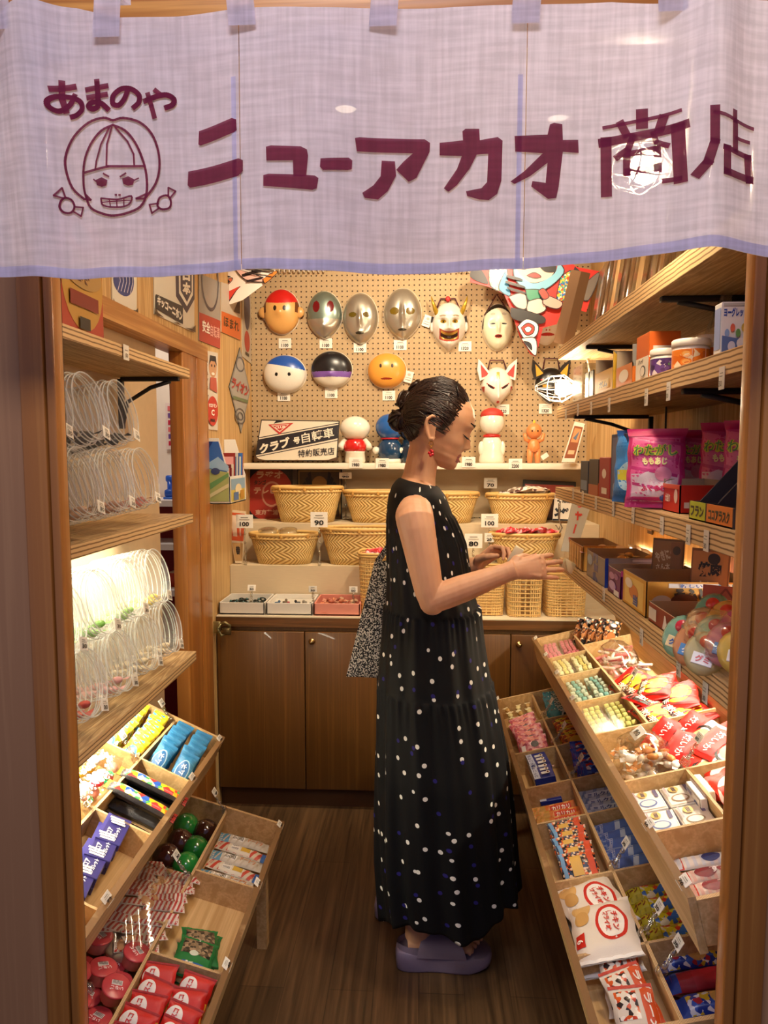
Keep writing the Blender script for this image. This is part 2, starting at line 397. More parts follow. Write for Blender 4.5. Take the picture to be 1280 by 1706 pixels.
# upper part of the left wall over the side opening
mb = MB(); mb.box((-.86, 1.8475, 2.24), (.04, 1.615, .72), WOOD_PINE); struct('wall_left_upper', mb)
mb = MB(); mb.box((-.85, 1.8475, 1.855), (.07, 1.615, .055), wood('lintel', 'a8723a', 'd3a063', 'Y', .8, .4, 8)); struct('beam_left', mb)
for k, (a, b_) in enumerate(((2.38, 2.525), (2.53, 2.655))):
    mb = MB(); mb.bbox((-.8435 + .002 * k, (a + b_) / 2, .93), (.05, b_ - a, 1.86), WOOD_POST, .004); struct('jamb_side_%d' % (k + 1), mb)
# side room seen through the opening
mb = MB(); mb.box((-2.2, 2.3, 1.3), (.05, 2.7, 2.6), PLASTER); struct('wall_side_room', mb)
mb = MB(); mb.box((-1.5, 3.62, 1.3), (1.3, .04, 2.6), M('f0e8e0', .8)); struct('wall_side_room_back', mb)
add_light('side_room_light', 'AREA', (-1.25, 3.0, 2.45), 9, (1, .85, .7), .4, rot=(0, 0, 0))
# entrance front
mb = MB(); mb.box((-1.19, 1.02, 1.3), (1.22, .03, 2.6), WOOD_DOOR); struct('wall_front_left', mb)
mb = MB(); mb.box((1.105, 1.02, 1.3), (1.22, .03, 2.6), WOOD_DOOR); struct('wall_front_right', mb)
mb = MB(); mb.box((-.045, 1.03, 2.38), (1.1, .05, .5), WOOD_PINE); struct('wall_front_top', mb)
mb = MB(); mb.bbox((-.045, 1.03, 2.09), (1.1, .07, .06), wood('header', 'a5672a', 'd29547', 'X', .8, .4, 8), .004); struct('trim_header', mb)
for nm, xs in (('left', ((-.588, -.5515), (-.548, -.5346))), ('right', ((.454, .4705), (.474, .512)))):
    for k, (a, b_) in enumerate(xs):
        d = .03 if (k == 1) == (nm == 'left') else .045
        mb = MB(); mb.bbox(((a + b_) / 2, 1.0 + d / 2, 1.04), (b_ - a, d, 2.08), WOOD_POST, .003); struct('trim_%s_%d' % (nm, k + 1), mb)
    mb = MB(); mb.box((xs[0][1] if nm == 'left' else xs[1][0], 1.03, 1.03), (.022, .02, 2.06), M('241305', .7)); struct('trim_%s_3' % nm, mb)  # near-black strip stands in for the shade in the groove between the boards

# side room display
t = thing('red_shelving', 'red display shelving with white shelf edges beyond the side opening', 'shelf', (-1.42, 3.58, 0))
mb = MB(); mb.box((0, 0, .62), (.9, .02, 1.24), M('8e1420', .6)); mb.obj('back_panel', t)
for z in (.48, .79, 1.02, 1.235):
    mb = MB(); mb.box((0, -.13, z), (.9, .24, .03), M('eceaf0', .4)); mb.obj('shelf_board', t)
mb = MB(); mb.bbox((0, 0, .006), (.05, .1, .012), M('2a62c8', .4), .005); mb.bbox((0, -.02, .03), (.045, .05, .04), M('1f50b4', .4), .012)
tag(mb.obj('blue_shoe', None, (-1.265, 3.46, 1.25)), 'small bright blue shoe on the topmost red shelf', 'shoe')
mb = MB(); mb.tube([(0, 0, 0), (0, 0, .09)], .014, M('1f58d0', .3), 8); mb.bbox((0, 0, .1), (.04, .03, .035), M('2a62d8', .3), .01)
tag(mb.obj('blue_toy', None, (-1.285, 3.5, 1.25)), 'tall bright blue toy standing behind the blue shoe', 'toy')
mb = MB(); mb.lathe([(.03, 0), (.03, .07), (.026, .075), (0, .076)], [M('c8402c'), M('e9d9c0'), M('e9d9c0')], 16)
tag(mb.obj('red_tin', None, (-1.25, 3.45, .805)), 'small red tin on the red shelving', 'tin')
t = thing('dog_figurine', 'tiny grey seated dog figurine on the red shelving', 'figurine', (-1.235, 3.45, .4955), (0, 0, R(-60)))
g = M('b8a898', .5)
mb = MB(); mb.ball((0, 0, .03), (.02, .026, .034), g); mb.ball((-.004, -.008, .075), (.017, .02, .018), g); mb.ball((-.004, -.026, .07), (.008, .012, .008), g); mb.obj('body', t)
for s in (-1, 1):
    mb = MB(); mb.ball((s * .015 - .004, -.002, .076), (.004, .008, .013), M('6a5a50')); mb.obj('ear', t)
    mb = MB(); mb.tube([(s * .009, -.016, .04), (s * .009, -.024, 0)], .006, g, 6); mb.obj('leg', t)
# hanging fabric in side room
mb = MB(); panel(mb, [(-1.33, 3.585, 1.74), (-1.2, 3.585, 1.74), (-1.2, 3.585, 1.5), (-1.33, 3.585, 1.5)], .006, 'e8d8d8', [('rect', .1 + .2 * i, .08 + .15 * j, .22 + .2 * i, .18 + .15 * j, c) for i in range(4) for j in range(6) for c in [('c02848', '6a4a90', 'd86a70')[(i + j) % 3]]])
tag(mb.obj('printed_poster'), 'red and purple printed poster beyond the side opening', 'poster')

# partition board behind the left shelves
mb = MB(); mb.bbox((-.885, 1.68, 1.2), (.016, 1.22, 1.3), M('d2b892', .7), .004); struct('partition_left', mb)

# ------------------------------------------------------------------ shelves
def shelf_board(name, label, x0, x1, y0, y1, ztop, th, side, brackets):
    t = thing(name, label, 'shelf', ((x0 + x1) / 2, (y0 + y1) / 2, ztop - th / 2))
    mb = MB(); dx, dy = abs(x1 - x0), y1 - y0
    mb.box((0, 0, 0), (dx, dy, th), WOOD_SHELF, None, PLYZ, (0, 1, 2, 3)); mb.obj('board', t)
    for by in brackets:
        mb = MB(); yy = by - (y0 + y1) / 2; wx = -side * dx / 2
        mb.bbox((0, yy, -th / 2 - .006), (dx * .86, .018, .012), BLACK, .002)
        mb.bbox((wx + side * .012, yy, -th / 2 - .075), (.014, .018, .14), BLACK, .002)
        mb.tube([(side * dx * .3, yy, -th / 2 - .012), (0, yy, -th / 2 - .03), (wx + side * .03, yy, -th / 2 - .07), (wx + side * .016, yy, -th / 2 - .13)], .006, BLACK, 6)
        mb.obj('bracket', t)
    return t
LSX = (-.862, -.668)
shelf_board('wall_shelf', 'topmost plywood shelf on the left, holding the red and gold box', *LSX, 1.09, 2.0, 1.721, .027, 1, (1.95,))
shelf_board('wall_shelf', 'middle plywood shelf on the left under dark jars', *LSX, 1.09, 2.0, 1.303, .027, 1, ())
shelf_board('wall_shelf', 'lowest plywood shelf on the left under the brightly lit jars', *LSX, 1.09, 2.0, .892, .027, 1, ())
RSX = (.505, .797)
shelf_board('wall_shelf', 'topmost plywood shelf on the right, under the clear wrapped goods', *RSX, 1.09, 2.65, 1.866, .042, -1, (1.6, 2.3))
shelf_board('wall_shelf', 'plywood shelf on the right holding fruit-print bottles', *RSX, 1.09, 2.65, 1.65, .04, -1, (1.45, 2.45))
shelf_board('wall_shelf', 'plywood shelf on the right holding pink bags', *RSX, 1.09, 2.65, 1.354, .042, -1, ())
shelf_board('wall_shelf', 'lowest plywood shelf on the right holding open cartons', *RSX, 1.09, 2.55, 1.10, .042, -1, ())

# ------------------------------------------------------------------ light fittings
def led_strip(label, loc, ln, watts, rot, size=(.03, 1), strength=9):
    t = thing('led_strip', label, 'lamp', loc)
    mb = MB(); mb.bbox((0, 0, .006), (.02, ln, .008), WHITE, .002); mb.obj('channel', t)
    mb = MB(); mb.bbox((0, 0, -.002), (.012, ln - .02, .008), glow('led', LED, strength), .003); mb.obj('diffuser', t)
    add_light('led_light', 'AREA', (0, 0, -.012), watts, LED, .02, ln * .95, rot, t)
led_strip('bright LED strip at the back of the lowest right shelf', (.775, 1.95, 1.135), 1.3, 9, (0, R(40), 0), strength=26)
led_strip('LED strip under the lowest right shelf, above the upper right tray', (.70, 1.9, 1.045), 1.2, 5.5, (0, R(14), 0))
led_strip('LED strip under the middle left shelf, above the lit jars', (-.80, 1.55, 1.262), .78, 3.6, (0, R(-14), 0), strength=5)
led_strip('LED strip under the lowest left shelf, above the upper left tray', (-.80, 1.55, .852), .78, 5, (0, R(-18), 0))
def cage_lamp(label, loc, rz, watts, arm):
    t = thing('cage_lamp', label, 'lamp', loc, (0, 0, R(rz)))
    mb = MB(); mb.lathe([(.014, .03), (.016, .045), (.016, .09), (.011, .1)], WHITE, 14, X=RY(90)); mb.obj('socket', t)
    mb = MB(); mb.ball((0, 0, 0), .03, glow('bulb%d' % watts, (1, .80, .54), watts / .0355), 20, 14); mb.obj('bulb', t)
    mb = MB()
    for k in range(10):
        a = 2 * math.pi * k / 10; c, s = math.cos(a), math.sin(a)
        mb.tube([(.045, .02 * c, .02 * s), (.0, .05 * c, .05 * s), (-.045, .046 * c, .046 * s), (-.1, .012 * c, .012 * s)], .0016, WHITE, 5)
    for x, r in ((.045, .02), (0, .05), (-.045, .046), (-.1, .012)):
        mb.tube([(x, r * math.cos(2 * math.pi * k / 20), r * math.sin(2 * math.pi * k / 20)) for k in range(20)], .0018, WHITE, 5, closed=True)
    mb.obj('wire_cage', t)
    mb = MB(); mb.tube([(.09, 0, 0), *arm], .005, WHITE, 6); mb.obj('mounting_arm', t)
cage_lamp('glowing white wire-cage lamp in front of the black cat mask', (.515, 2.60, 1.715), 8, 10, [(.1, 0, .06), (.09, 0, .112)])
cage_lamp('wire-cage lamp glowing through the cloth curtain behind its last large letters', (.43, 1.42, 2.03), 20, 13, [(.12, .02, .2), (.1, .03, .56)])

# ------------------------------------------------------------------ back counter
t = thing('counter_cabinet', 'brown wooden counter cabinet along the back wall with four doors', 'cabinet', (0, 2.77, 0))
CX0, CX1 = -.838, .798
mb = MB(); mb.box(((CX0 + CX1) / 2, .33, .43), (CX1 - CX0, .62, .68), WOOD_CAB); mb.obj('carcass', t)
mb = MB(); mb.box(((CX0 + CX1) / 2, .325, .04), (CX1 - CX0, .59, .08), M('4a2c14', .5)); mb.obj('kickboard', t)
mb = MB(); mb.box(((CX0 + CX1) / 2, .325, .791), (CX1 - CX0, .65, .04), wood('cab_edge', '5c3a18', '7a4e24', 'X', 1.4, .4, 5)); mb.obj('counter_edge', t)
mb = MB(); mb.box(((CX0 + CX1) / 2, .325, .813), (CX1 - CX0, .65, .005), M('e2d2b4', .4)); mb.obj('countertop', t)
brass = M('b89a68', .25, 1)
for k in range(4):
    x0 = CX0 + (CX1 - CX0) * k / 4; x0, x1 = [(-.836, -.475), (-.471, -.055), (-.051, .361), (.365, .796)][k]
    d = MB().bbox(((x0 + x1) / 2, .008, .42), (x1 - x0, .022, .665), WOOD_CAB, .002).obj('door', t)
    if k in (0, 2): continue
    kx = [x1 - .03, x0 + .028, x1 - .03, x0 + .03][k]
    mb = MB(); X = T(kx, -.003, .715) @ RX(90); mb.lathe([(.013, 0), (.013, .004), (.008, .006), (.006, .014), (.009, .016), (.009, .02), (0, .021)], brass, 16, X=X); mb.obj('lock', d)
mb = MB(); mb.bbox((-.03, 0, 0), (.045, .008, .05), M('a89868', .35, .8), .003); mb.tube([(0, -.012, .02), (.02, -.03, .028), (.034, -.014, .012), (.026, -.012, -.02), (0, -.02, -.028), (-.015, -.02, 0), (0, -.012, .02)], .006, M('8d8258', .35, .8), 6); mb.bbox((.02, -.014, -.012), (.036, .016, .03), M('6d5c38', .35, .8), .004)
tag(mb.obj('hasp_latch', None, (-.803, 2.738, .775)), 'small brass hasp latch at the left end of the counter', 'latch')
# stepped risers and upper shelf
RISER = M('d0bd9c', .7)
mb = MB(); mb.box((-.02, 3.215, .9025), (1.636, .45, .173), RISER); tag(mb.obj('lower_riser'), 'beige display step on the back counter, the lower one', 'display step')
mb = MB(); mb.box((-.02, 3.295, 1.0745), (1.636, .29, .171), RISER); tag(mb.obj('upper_riser'), 'beige display step on the back counter, the upper one', 'display step')
mb = MB(); mb.bbox((-.02, 3.344, 1.419), (1.636, .192, .028), M('ece3cf', .4), .002); tag(mb.obj('display_shelf'), 'long white shelf on the pegboard under the coin banks', 'shelf')

mb = MB(); mb.box((-.02, 3.436, 1.285), (1.636, .006, .24), RISER); tag(mb.obj('backing_board'), 'plain beige backing board behind the upper baskets', 'board')
# ------------------------------------------------------------------ noren
NY = .89; NK = .89 / .98
def nwave(x, z):
    x = x / NK; k = max(0, min(1, (2.03 - z) / .33)); a = .35 + .65 * k
    return NY + a * (.013 * math.sin(x * 11 + .6) + .008 * math.sin(x * 23 + 2.2)) + .004 * math.sin(x * 60 + z * 7) * k * .4 + (.03 * math.exp(-((x + .545) / .04) ** 2) * -1 + .03 * math.exp(-((x - .37) / .035) ** 2) * -1) * (1 - .5 * k)
def linen(key, c, trans=.42):
    m = bpy.data.materials.new('linen_' + key); m.use_nodes = True; nt = m.node_tree; nt.nodes.clear()
    o = nt.nodes.new('ShaderNodeOutputMaterial'); d = nt.nodes.new('ShaderNodeBsdfDiffuse'); tl = nt.nodes.new('ShaderNodeBsdfTranslucent'); tr = nt.nodes.new('ShaderNodeBsdfTransparent')
    tc = nt.nodes.new('ShaderNodeTexCoord'); cols = []
    for sc in ((14, 1, 160), (160, 1, 10)):
        mp = nt.nodes.new('ShaderNodeMapping'); mp.inputs['Scale'].default_value = sc; nt.links.new(tc.outputs['Object'], mp.inputs[0])
        n = nt.nodes.new('ShaderNodeTexNoise'); n.inputs['Scale'].default_value = 1; n.inputs['Detail'].default_value = 4; nt.links.new(mp.outputs[0], n.inputs[0]); cols.append(n)
    ad = nt.nodes.new('ShaderNodeMath'); nt.links.new(cols[0].outputs['Fac'], ad.inputs[0]); nt.links.new(cols[1].outputs['Fac'], ad.inputs[1])
    r = nt.nodes.new('ShaderNodeMapRange'); r.inputs[1].default_value = .8; r.inputs[2].default_value = 1.25; r.inputs[3].default_value = .84; r.inputs[4].default_value = 1.08; nt.links.new(ad.outputs[0], r.inputs[0])
    mx = nt.nodes.new('ShaderNodeMixRGB'); mx.blend_type = 'MULTIPLY'; mx.inputs[0].default_value = 1; mx.inputs[1].default_value = (*lin(c), 1); nt.links.new(r.outputs[0], mx.inputs[2])
    nt.links.new(mx.outputs[0], d.inputs[0]); nt.links.new(mx.outputs[0], tl.inputs[0])
    a = nt.nodes.new('ShaderNodeMixShader'); a.inputs[0].default_value = trans; nt.links.new(d.outputs[0], a.inputs[1]); nt.links.new(tl.outputs[0], a.inputs[2])
    b = nt.nodes.new('ShaderNodeMixShader'); b.inputs[0].default_value = .07; nt.links.new(a.outputs[0], b.inputs[1]); nt.links.new(tr.outputs[0], b.inputs[2])
    nt.links.new(b.outputs[0], o.inputs[0]); return m
LIN = linen('white', 'e8e0e8'); LINHEM = linen('hem', 'd2cae0', .3); INKRED = linen('wine_print', '85304a', .3)
nor = thing('noren_curtain', 'white linen shop curtain with wine-red lettering hanging across the entrance', 'curtain', (0, 0, 0))
BOT = [(-60, 460), (0, 459), (110, 463), (260, 460), (403, 452), (520, 457), (640, 455), (760, 450), (875, 446), (960, 437), (1050, 430), (1150, 425), (1280, 432), (1400, 438)]
TOP = [(-60, 30), (0, 40), (60, 12), (130, 12), (200, 28), (300, 26), (400, 16), (520, 18), (640, 12), (760, 8), (880, 6), (1000, 2), (1120, 16), (1220, 8), (1400, -10)]
def interp(tab, u):
    for (a, b), (c, d) in zip(tab[:-1], tab[1:]):
        if u <= c: return b + (d - b) * (u - a) / (c - a)
    return tab[-1][1]
def nor_z(x, tab):
    u = 640 + (x / NK + .052) * (1280 / 1.058); return PY(u, interp(tab, u), NY).z
for x0, x1 in [(a * NK, b * NK) for a, b in ((-.634, -.2485), (-.2475, .1375), (.1385, .524))]:
    mb = MB()
    def fn(u, v):
        x = x0 + (x1 - x0) * u; zt, zb = nor_z(x, TOP), nor_z(x, BOT); z = zb + (zt - zb) * v; return (x, nwave(x, z), z)
    mb.grid(fn, 60, 44, LIN); p = mb.obj('cloth_panel', nor)
    mb = MB()
    def fh(u, v):
        x = x0 + (x1 - x0) * u; zb = nor_z(x, BOT); z = zb + .013 * v; return (x, nwave(x, z) - .0012, z)
    mb.grid(fh, 60, 1, LINHEM); mb.obj('hem', p)
    mb = MB(); sx = x1 - .004
    def fs(u, v):
        x = sx - .006 * u; zt, zb = nor_z(x, TOP), nor_z(x, BOT); z = zb + (zt - .08 - zb) * v; return (x, nwave(x, z) - .0012, z)
    mb.grid(fs, 2, 30, LINHEM); mb.obj('side_hem', p)
for u in (8, 181, 404, 640, 878, 1116):
    x = PY(u, 40, NY).x; bot = PY(u, {8: 62, 181: 65, 404: 50, 640: 46, 878: 42, 1116: 32}[u], NY).z; mb = MB()
    def ft(a, b): z = bot + (2.10 - bot) * b; return (x + .0168 * (2 * a - 1) + .002 * math.sin(b * 5 + u), nwave(x, z) - .006, z)
    mb.grid(ft, 6, 10, LIN); mb.grid(lambda a, b: (ft(a, b)[0], ft(a, b)[1] + .03, ft(a, b)[2]) if b > .4 else ft(a, b), 6, 10, LIN); mb.obj('hanging_loop', nor)
mb = MB(); mb.tube([(-.7, .905, 2.112), (.6, .905, 2.112)], .012, WOOD_POST, 12); tag(mb.obj('curtain_rod'), 'wooden rod above the cloth curtain', 'curtain rod')
def nor_print(name, polys, mat, lift=.0016):
    bm = bmesh.new()
    for pts in polys:
        w = [PY(u, v, NY) for u, v in pts]; vs = [bm.verts.new((p.x, p.z, 0)) for p in w]
        try: bm.faces.new(vs)
        except Exception: pass
    bmesh.ops.triangulate(bm, faces=bm.faces[:])
    for _ in range(5):
        es = [e for e in bm.edges if e.calc_length() > .012]
        if not es: break
        bmesh.ops.subdivide_edges(bm, edges=es, cuts=1); bmesh.ops.triangulate(bm, faces=[f for f in bm.faces if len(f.verts) > 3])
    bm.verts.ensure_lookup_table(); mb = MB()
    mb.add([(v.co.x, nwave(v.co.x, v.co.y) - lift, v.co.y) for v in bm.verts], [[v.index for v in f.verts] for f in bm.faces], mat, True); bm.free()
    return mb.obj(name, nor)
def stroke(pts, w):
    """a brush stroke of pixel width w as quads"""
    out = []
    for i, ((a, b), (c, d)) in enumerate(zip(pts[:-1], pts[1:])):
        L = math.hypot(c - a, d - b) or 1; nx, ny = -(d - b) / L * w / 2, (c - a) / L * w / 2; ex, ey = (c - a) / L * w * .3, (d - b) / L * w * .3
        out.append([(a + nx - ex, b + ny - ey), (c + nx + ex, d + ny + ey), (c - nx + ex, d - ny + ey), (a - nx - ex, b - ny - ey)])
    return out
def sm(pts, n=5):
    out = []
    for i in range(len(pts) - 1):
        p0, p1, p2, p3 = pts[max(i - 1, 0)], pts[i], pts[i + 1], pts[min(i + 2, len(pts) - 1)]
        for k in range(n):
            t_ = k / n; out.append(tuple(.5 * (2 * p1[j] + (p2[j] - p0[j]) * t_ + (2 * p0[j] - 5 * p1[j] + 4 * p2[j] - p3[j]) * t_ ** 2 + (3 * p1[j] - p0[j] - 3 * p2[j] + p3[j]) * t_ ** 3) for j in (0, 1)))
    return out + [pts[-1]]
BIG = [
    [(331, 218), (388, 200), (396, 203), (397, 221), (392, 224), (334, 242), (330, 240)], [(313, 285), (400, 268), (408, 272), (408, 290), (400, 297), (316, 312), (312, 308)],
    [(447, 252), (455, 250), (505, 253), (515, 258), (517, 268), (514, 303), (493, 303), (492, 276), (448, 275)], [(443, 299), (452, 297), (528, 301), (534, 305), (531, 322), (524, 325), (443, 317)],
    [(537, 272), (582, 266), (588, 270), (587, 285), (580, 287), (541, 291), (536, 286)],
    [(592, 232), (600, 230), (708, 227), (717, 233), (716, 248), (694, 292), (681, 299), (660, 280), (672, 266), (688, 251), (595, 254)], [(636, 266), (658, 266), (660, 290), (646, 316), (630, 331), (608, 330), (604, 322), (622, 308), (634, 292)],
    [(733, 233), (772, 231), (771, 216), (776, 212), (799, 213), (800, 232), (830, 227), (838, 233), (836, 300), (829, 322), (815, 332), (799, 331), (779, 324), (777, 316), (803, 312), (812, 302), (814, 255), (795, 256), (783, 279), (762, 305), (748, 315), (740, 309), (762, 278), (770, 257), (733, 254)],
    [(858, 225), (913, 223), (917, 206), (924, 203), (938, 205), (939, 231), (965, 230), (966, 252), (939, 251), (932, 310), (928, 328), (914, 330), (886, 309), (888, 300), (910, 303), (913, 270), (896, 283), (884, 292), (858, 305), (851, 301), (874, 284), (905, 254), (859, 251)],
]
SHOP = []
for pts, w in [([(1007, 211), (1125, 196)], 6), ([(1068, 190), (1068, 212)], 19), ([(1034, 205), (1044, 226)], 13), ([(1101, 202), (1094, 224)], 15), ([(1003, 236), (1132, 221)], 15), ([(1011, 232), (1012, 321)], 18), ([(1121, 222), (1124, 310)], 19), ([(1054, 228), (1046, 250), (1028, 262)], 11), ([(1085, 226), (1090, 242), (1107, 250)], 9), ([(1044, 260), (1044, 290)], 12), ([(1044, 258), (1094, 252)], 10), ([(1091, 252), (1092, 290)], 12), ([(1044, 288), (1094, 284)], 13), ([(1100, 308), (1124, 308)], 8),
               ([(1168, 212), (1247, 223)], 6), ([(1208, 204), (1208, 220)], 10), ([(1170, 205), (1170, 258), (1160, 290), (1145, 307)], 15), ([(1209, 222), (1209, 266)], 12), ([(1209, 246), (1239, 247)], 6), ([(1192, 266), (1192, 304)], 15), ([(1186, 266), (1240, 272)], 9), ([(1236, 272), (1239, 310)], 16), ([(1188, 304), (1244, 308)], 12)]:
    SHOP += stroke(pts, w)
nor_print('large_lettering', BIG + SHOP, INKRED)
KANA = []
for pts, w in [([(88, 152), (124, 144)], 10), ([(104, 138), (104, 165), (110, 186)], 10), ([(124, 158), (116, 174), (100, 186), (86, 182), (84, 172), (96, 163), (116, 162), (132, 168), (136, 180), (128, 190), (118, 194)], 8.5),
               ([(144, 149), (178, 143)], 9), ([(146, 162), (177, 157)], 9), ([(161, 134), (163, 160), (163, 176), (154, 181), (147, 176), (154, 170), (168, 172), (180, 182)], 9),
               ([(212, 152), (206, 166), (197, 175), (188, 172), (189, 159), (202, 148), (218, 148), (231, 158), (231, 170), (222, 179)], 8.5),
               ([(241, 168), (262, 160), (278, 158), (289, 165), (287, 174), (276, 179)], 9), ([(258, 150), (268, 158)], 8), ([(246, 156), (252, 176), (257, 195)], 8)]:
    KANA += stroke(sm(pts) if len(pts) > 3 else pts, w)
nor_print('small_lettering', KANA, INKRED)
EMB = []
for pts, w in [([(138, 330), (118, 311), (108, 280), (109, 255), (122, 226), (146, 204), (172, 196), (188, 200), (205, 196), (232, 203), (252, 222), (263, 250), (265, 280), (258, 306), (240, 330)], 4),
               ([(188, 208), (168, 218), (150, 240), (139, 268), (137, 300), (140, 322), (150, 345), (172, 356), (190, 359), (212, 354), (233, 343), (243, 322), (243, 290), (236, 262), (224, 236), (208, 217), (188, 208)], 4),
               ([(140, 286), (180, 277), (240, 276)], 4), ([(182, 212), (168, 240), (160, 268), (158, 282)], 3), ([(186, 212), (178, 240), (177, 277)], 3), ([(192, 212), (212, 235), (222, 256), (223, 275)], 3),
               ([(138, 330), (150, 332), (140, 322)], 3.5), ([(240, 330), (226, 330), (243, 322)], 3.5),
               ([(172, 289), (181, 294)], 3), ([(209, 288), (200, 294)], 3), ([(193, 324), (193, 325)], 4), ([(199, 324), (199, 325)], 4), ([(160, 302), (155, 298)], 2.5), ([(222, 300), (230, 296)], 2.5),
               ([(168, 330), (172, 342), (196, 345), (214, 340), (218, 326), (196, 332), (168, 330)], 3), ([(170, 337), (216, 333)], 2), ([(182, 331), (184, 344)], 2), ([(194, 332), (195, 345)], 2), ([(206, 330), (206, 343)], 2),
               ([(100, 334), (106, 328), (116, 331), (121, 342), (115, 352), (104, 352), (98, 344), (100, 334)], 3.5), ([(104, 329), (90, 326), (102, 312), (107, 328)], 3), ([(119, 350), (132, 358), (136, 344), (120, 342)], 3),
               ([(262, 336), (266, 328), (278, 325), (284, 334), (282, 345), (270, 348), (262, 343), (262, 336)], 3.5), ([(280, 326), (280, 312), (292, 318), (283, 329)], 3), ([(264, 346), (252, 354), (248, 340), (263, 338)], 3)]:
    EMB += stroke(sm(pts, 4) if len(pts) > 5 else pts, w)
for cx, cy in ((169, 303), (213, 301)):
    EMB.append([(cx - 10, cy - 4), (cx, cy - 8), (cx + 10, cy - 3), (cx + 8, cy + 6), (cx, cy + 8), (cx - 8, cy + 5)])
nor_print('face_emblem', EMB, INKRED)
# ================================================================== SLOPED DISPLAY TRAYS
TH = .009
def tray(label, xf, zf, xb, zb, yfar, ynear, depth, fdiv, bdiv, split, full=(), legs=()):
    """rim plane through the front edge (xf,zf) and back edge (xb,zb); front and back columns with their dividers (world Y)"""
    right = xf > 0; L = math.hypot(xb - xf, zb - zf); ex = Vector((xb - xf, 0, zb - zf)) / L; ey = Vector((0, 1 if right else -1, 0)); n = ex.cross(ey)
    y0 = ynear if right else yfar; F = Matrix(((ex.x, ey.x, n.x, xf), (ex.y, ey.y, n.y, y0), (ex.z, ey.z, n.z, zf), (0, 0, 0, 1)))
    ly = (lambda Y: Y - y0) if right else (lambda Y: y0 - Y)
    W_ = yfar - ynear; t = thing('display_tray', label, 'display tray', X=F)
    PE = plyedge('traytop', 0, 900)
    MB().box((L / 2, W_ / 2, -depth - TH / 2), (L, W_, TH), WOOD_TRAY).obj('floor_panel', t)
    MB().box((-TH * .7, W_ / 2, -depth / 2 - .002), (TH * 1.5, W_ + 2 * TH, depth + .018), WOOD_TRAY, None, PLYZ, (1, 5)).obj('front_panel', t)
    MB().box((L + TH / 2, W_ / 2, -depth / 2 + .008), (TH, W_ + 2 * TH, depth + .03), WOOD_TRAY).obj('back_panel', t)
    for yy in (-TH / 2, W_ + TH / 2): MB().box((L / 2, yy, -depth / 2), (L, TH, depth), WOOD_TRAY, None, PE, (5,)).obj('end_panel', t)
    for Y in fdiv:
        x1 = L if Y in full else split
        MB().box((x1 / 2, ly(Y), -depth / 2 - .004), (x1, TH * .7, depth - .008), WOOD_TRAY, None, PE, (5,)).obj('divider', t)
    for Y in bdiv: MB().box(((L + split) / 2, ly(Y), -depth / 2 - .004), (L - split, TH * .7, depth - .008), WOOD_TRAY, None, PE, (5,)).obj('divider', t)
    for a, b in ([(yfar, ynear)] if not isinstance(split, float) or not full else SPL.get(label, [(yfar, ynear)])):
        MB().box((split, (ly(a) + ly(b)) / 2, -depth / 2 - .004), (TH * .7, abs(a - b), depth - .008), WOOD_TRAY, None, PE, (5,)).obj('divider', t)
    Fi = F.inverted()
    for X_, Y in legs:
        s_ = (X_ - xf) / ex.x; top = (F @ Vector((s_, 0, -depth - TH))).z - .006
        MB().box((0, 0, 0), (.03, .03, top), WOOD_TRAY, Fi @ T(X_, Y, top / 2)).obj('leg', t)
    return dict(F=F, ly=ly, L=L, sp=split, d=depth, name=label)
SPL = {}
lab_lu = 'upper sloped plywood candy tray on the left'; lab_ll = 'lower sloped plywood candy tray on the left'
lab_ru = 'upper sloped plywood candy tray on the right'; lab_rl = 'lower sloped plywood candy tray on the right'
LU = tray(lab_lu, -.603, .625, -.862, .745, 2.0, 1.10, .075, (1.74, 1.48, 1.22), (1.74, 1.48, 1.22), .143, legs=((-.80, 1.96), (-.80, 1.15)))
LL = tray(lab_ll, -.424, .362, -.735, .452, 2.0, 1.10, .08, (1.70, 1.40), (1.49,), .165, legs=((-.47, 1.96), (-.47, 1.15), (-.7, 1.96)))
SPL[lab_ru] = [(2.65, 1.757), (1.5, 1.296)]
RU = tray(lab_ru, .442, .768, .745, .845, 2.65, 1.09, .08, (2.42, 2.22, 1.985, 1.757, 1.5, 1.296), (2.48,), .141, full=(1.757, 1.5, 1.296), legs=((.68, 2.6), (.68, 1.15)))
RL = tray(lab_rl, .301, .525, .575, .592, 2.65, 1.09, .08, (2.40, 2.18, 1.95, 1.757, 1.51, 1.28), (2.40, 2.18, 1.95, 1.757, 1.51, 1.28), .134, legs=((.33, 2.6), (.33, 1.15), (.53, 2.6)))
def inbin(tr, x, Y, z, rz=-90, tx=0, ty=0):
    return tr['F'] @ T(x, tr['ly'](Y), -tr['d'] + z) @ RZ(rz) @ RX(tx) @ RY(ty)

